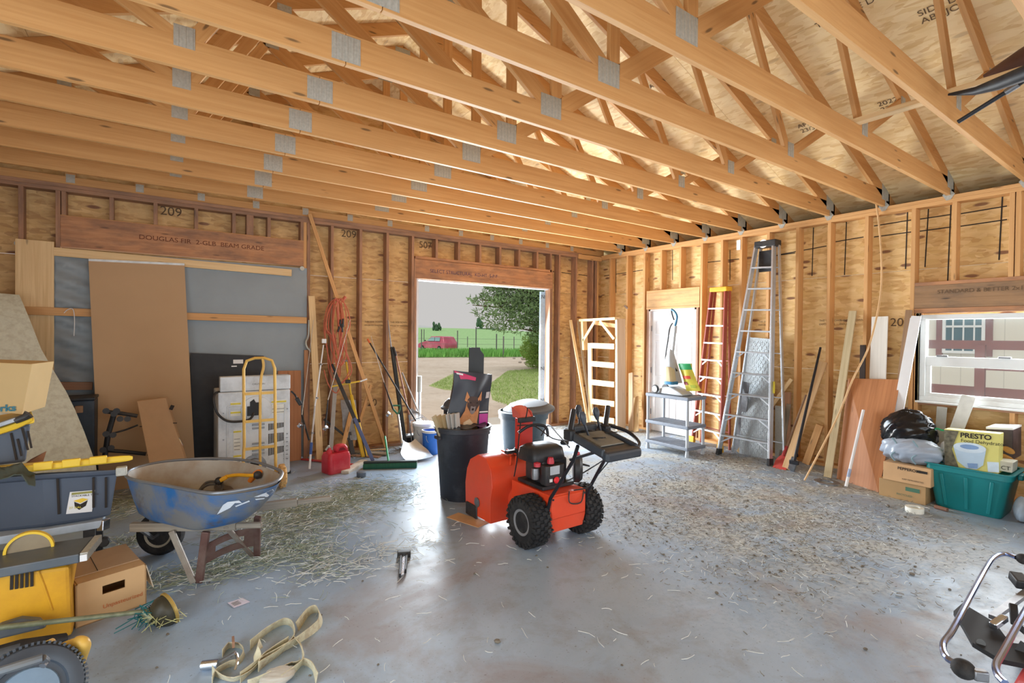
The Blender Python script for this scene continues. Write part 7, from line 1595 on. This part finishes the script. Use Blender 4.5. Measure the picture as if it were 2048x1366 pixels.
MB().cyl(FL(404, 1331, .025), FL(437, 1327, .03), .022).build('drum', CHROME, t); m = MB(); m.tube(smoothpath([FL(470, 1340, .02), FL(475, 1320, .05), FL(470, 1305, .06), (FL(462, 1312, .03))]), .008, 8).build('hook', CHROME, t); MB().bar(FL(440, 1322, .04), FL(470, 1305, .08), .02, .008).build('lever', STEEL, t, smooth=0); MB().bar(FL(466, 1278, .03), FL(467, 1290, .05), .012, .03).build('spool_plate', RED_WOOD, t, smooth=0)
lump('wadded_cloth', FL(555, 1352, .03), (.08, .06, .03), plain('pale_cloth', (186, 182, 172), .8, 0, .1), 'small wad of pale cloth on the tow straps', 31, 'cloth')
# card, dark bracket, other floor bits
t = thing('printed_card', FL(478, 1206), 'white printed card lying on the floor right of the trimmer head', 'card'); q0, q1, q2, q3 = FL(455, 1206, .002), FL(485, 1196, .002), FL(500, 1204, .002), FL(468, 1216, .002)
MB().quadslab(q3, q2, q1, q0, .0015).build('paper', plain('card_lilac', (206, 200, 216), .6), t, smooth=0)
for k in (.3, .5, .7): MB().bar(q0+(q3-q0)*k+(q1-q0)*.12+V((0, 0, .003)), q0+(q3-q0)*k+(q1-q0)*.6+V((0, 0, .003)), .006, .001).build('printing', MATS['grey_print'], t, smooth=0)
t = thing('hitch_bracket', FL(808, 1135), 'small black and chrome metal bracket lying alone on the open floor', 'bracket'); a, b = FL(808, 1108, .02), FL(805, 1151, .02)
d_ = (b-a).normalized(); n_ = V((-d_.y, d_.x, 0)); MB().bar(a-n_*.05, a+n_*.05, .05, .05).build('head', BLACK, t, bevel=.006)
for s_ in (-.022, .022): MB().bar(a+n_*s_, b+n_*s_*.8-d_*(.06 if s_ > 0 else 0), .016, .028).build('cheek', BLACK, t, smooth=0, bevel=.003)
MB().bar(a+V((0, 0, .0)), b, .02, .014).build('tongue', CHROME, t, smooth=0)
# ================================================================== right foreground: chrome frame carrier
cf = thing('bicycle_carrier', FL(1960, 1340), 'black and chrome folding bicycle carrier cut off at the bottom right', 'carrier')
BC = plain('blue_chrome', (150, 165, 205), .14, .95, .05); zz = .42
def CP_(u, v, z=.42): return FL(u, v, z)
def tb(pts, r, nm, m_, z=.42, n=10): MB().tube(smoothpath([CP_(*p) if len(p) == 3 else CP_(p[0], p[1], z) for p in pts], 5), r, n).build(nm, m_, cf)
tb([(2032, 1115), (2010, 1108), (1990, 1114), (1975, 1132), (1940, 1195), (1905, 1260), (1888, 1284), (1887, 1302), (1896, 1318), (1912, 1326)], .0125, 'loop_tube', BC)
tb([(2060, 1205), (2035, 1250), (2005, 1305), (1992, 1330), (1996, 1350), (2010, 1366)], .0125, 'loop_tube', BC, .46)
MB().ball(CP_(1927, 1338), (.040, .040, .036)).build('foam_ball', RUBBER, cf); MB().ball(CP_(2046, 1118), (.032, .032, .03)).build('foam_ball', RUBBER, cf)
MB().bar(CP_(1945, 1348), CP_(1975, 1352), .03, .04).build('clamp_end', STEEL, cf, bevel=.006)
P_ = [CP_(u, v, .36) for u, v in ((1907, 1222), (1925, 1206), (1990, 1245), (2020, 1285), (2060, 1290), (2060, 1330), (2000, 1318), (1945, 1285), (1925, 1250))]
m = MB(); n_ = len(P_); m.add(P_+[p-V((0, 0, .02)) for p in P_], [tuple(range(n_))[::-1], tuple(range(n_, 2*n_))]+[(i, (i+1) % n_, n_+(i+1) % n_, n_+i) for i in range(n_)]).build('arm_plate', plain('plate_black', (20, 21, 24), .7), cf, smooth=0)
MB().cyl(CP_(1962, 1286, .362), CP_(1962, 1286, .366), .016).build('plate_hole', plain('hole_grey', (92, 96, 98), .7), cf)
MB().bar(CP_(1985, 1235, .38), CP_(2060, 1180, .40), .03, .02).build('tray_bar', GREYWOOD if 0 else STEEL, cf, smooth=0); MB().bar(CP_(2030, 1150, .44), CP_(2048, 1172, .42), .06, .05).build('clamp_block', BLACK, cf, bevel=.008)
MB().bar(CP_(2026, 1208, .45), CP_(2030, 1250, .38), .03, .02).build('clamp_arm', BLACK, cf, bevel=.005); MB().bar(CP_(1985, 1252, .38), CP_(2010, 1235, .40), .03, .03).build('chrome_block', CHROME, cf, bevel=.006)
MB().tube([CP_(2080, 1290, .1), CP_(2040, 1255, .38)], .014).build('mast', BLACK, cf); MB().bar(CP_(2050, 1300, 0), CP_(2050, 1300, .37), .05, .05, (1, 0, 0)).build('mast', BLACK, cf, smooth=0)
rf = thing('red_box', FL(2070, 1380), 'red painted corner of a machine at the bottom right edge', 'machine'); a, b, c = CP_(2022, 1372, .33), CP_(2052, 1320, .33), CP_(2120, 1400, .33)
m = MB(); q = [a, b, b+V((.3, -.05, 0)), a+V((.3, -.2, 0))]; m.loft([[p-V((0, 0, .32)) for p in q], q]).build('housing', plain('salmon_red', (204, 86, 92), .4), rf, smooth=0, bevel=.01)
# ================================================================== straw and dirt on the floor
def straw(name, spots, n, L, mat, lbl, seed, rad=.0016, zmax=.02, seg=3):
    r = random.Random(seed); m = MB()
    for _ in range(n):
        (cx, cy, sx_, sy_) = r.choices(spots, [s_[2]*s_[3] for s_ in spots])[0]
        x, y = r.gauss(cx, sx_), r.gauss(cy, sy_)
        if not (-9.2 < x < -.1 and -9 < y < -.15): continue
        a = r.random()*6.28; l = L*r.uniform(.3, 1.2); z = r.uniform(.002, zmax); dx, dy = math.cos(a), math.sin(a); c = r.uniform(-.5, .5)
        P_ = [V((x+dx*l*t-dy*c*l*t*t, y+dy*l*t+dx*c*l*t*t, max(.002, z+r.uniform(-.005, .012)*t))) for t in [i/seg for i in range(seg+1)]]
        rings = []
        for p in P_: rings.append([p+V((-dy*rad, dx*rad, 0)), p+V((0, 0, rad*1.6)), p+V((dy*rad, -dx*rad, 0))])
        b = len(m.v); m.v += [q for rg in rings for q in rg]
        for i in range(seg):
            for j in range(3): k = b+i*3+j; k2 = b+i*3+(j+1) % 3; m.f.append([k, k2, k2+3, k+3]); m.uv.append([(0, 0)]*4)
    m.build(name, mat, smooth=0, label=lbl, cat='straw', kind='stuff', org=(0, 0, 0))
def sp_(u, v, sx_, sy_): p = FL(u, v); return (p.x, p.y, sx_, sy_)
HAY = plain('hay_pale', (186, 190, 174), .8, 0, .25, 30); HAYG = plain('hay_green', (146, 156, 136), .8, 0, .25, 30); HAYD = plain('debris_brown', (126, 122, 112), .9, 0, .3, 30); HAYW = plain('straw_white', (206, 210, 206), .8, 0, .15, 30)
wheel_area = [sp_(560, 1060, .22, .3), sp_(610, 1030, .35, .3), sp_(680, 1000, .35, .28), sp_(740, 985, .3, .25), sp_(470, 1130, .22, .12), sp_(560, 1105, .22, .15), sp_(640, 1120, .12, .2), sp_(250, 1010, .25, .2), sp_(240, 1090, .12, .12), sp_(380, 1150, .2, .12)]
straw('straw_litter', wheel_area, 3400, .12, HAYG, 'grey-green hay scattered on the floor around the wheelbarrow', 1)
straw('straw_litter', wheel_area+[sp_(640, 1145, .1, .1), sp_(770, 1100, .3, .2)], 1900, .11, HAYW, 'pale straw stalks scattered over the hay around the wheelbarrow', 2, .0018)
right_ = [sp_(1300, 985, .5, .5), sp_(1400, 960, .6, .5), sp_(1550, 1000, .8, .6), sp_(1450, 1050, .6, .5), sp_(1650, 1080, .7, .5), sp_(1280, 1050, .35, .3), sp_(1750, 1050, .6, .4), sp_(1450, 920, .5, .3), sp_(1550, 1130, .4, .3)]
straw('straw_litter', right_, 4600, .035, HAYD, 'brown straw crumbs spread over the right half of the floor', 3, .0022)
straw('straw_litter', right_, 1500, .07, HAYW, 'pale straw bits spread over the right half of the floor', 4, .0014)
straw('straw_litter', [(-6.2, -3.8, 1.2, .9), (-5.0, -5.0, 1.6, 1.0), (-6.5, -4.6, .5, .4)], 260, .08, HAYW, 'few loose straw stalks on the open floor in the foreground', 5)
straw('straw_litter', [sp_(740, 905, .3, .12), sp_(1130, 856, .3, .1), sp_(620, 900, .2, .1)], 700, .10, HAYD, 'dark sweepings of straw along the back wall base', 6, .002)
r = random.Random(77); m = MB()
for i in range(420):
    s_ = r.choice(right_+[(-5.5, -4.5, 1.6, 1.2)]); x, y = r.gauss(s_[0], s_[2]), r.gauss(s_[1], s_[3])
    if not (-9 < x < -.4 and -7 < y < -.4): continue
    q = r.uniform(.003, .010)*(1 if r.random() < .93 else 1.8); m.ball((x, y, q*.5), (q*1.3, q, q*.7), Matrix.Rotation(r.random()*3, 3, 'Z'), 6, 4)
m.build('dirt_clods', plain('clod', (112, 106, 96), .95, 0, .2, 30), smooth=40, label='small dry dirt clods scattered across the concrete floor', cat='dirt', kind='stuff', org=(0, 0, 0))
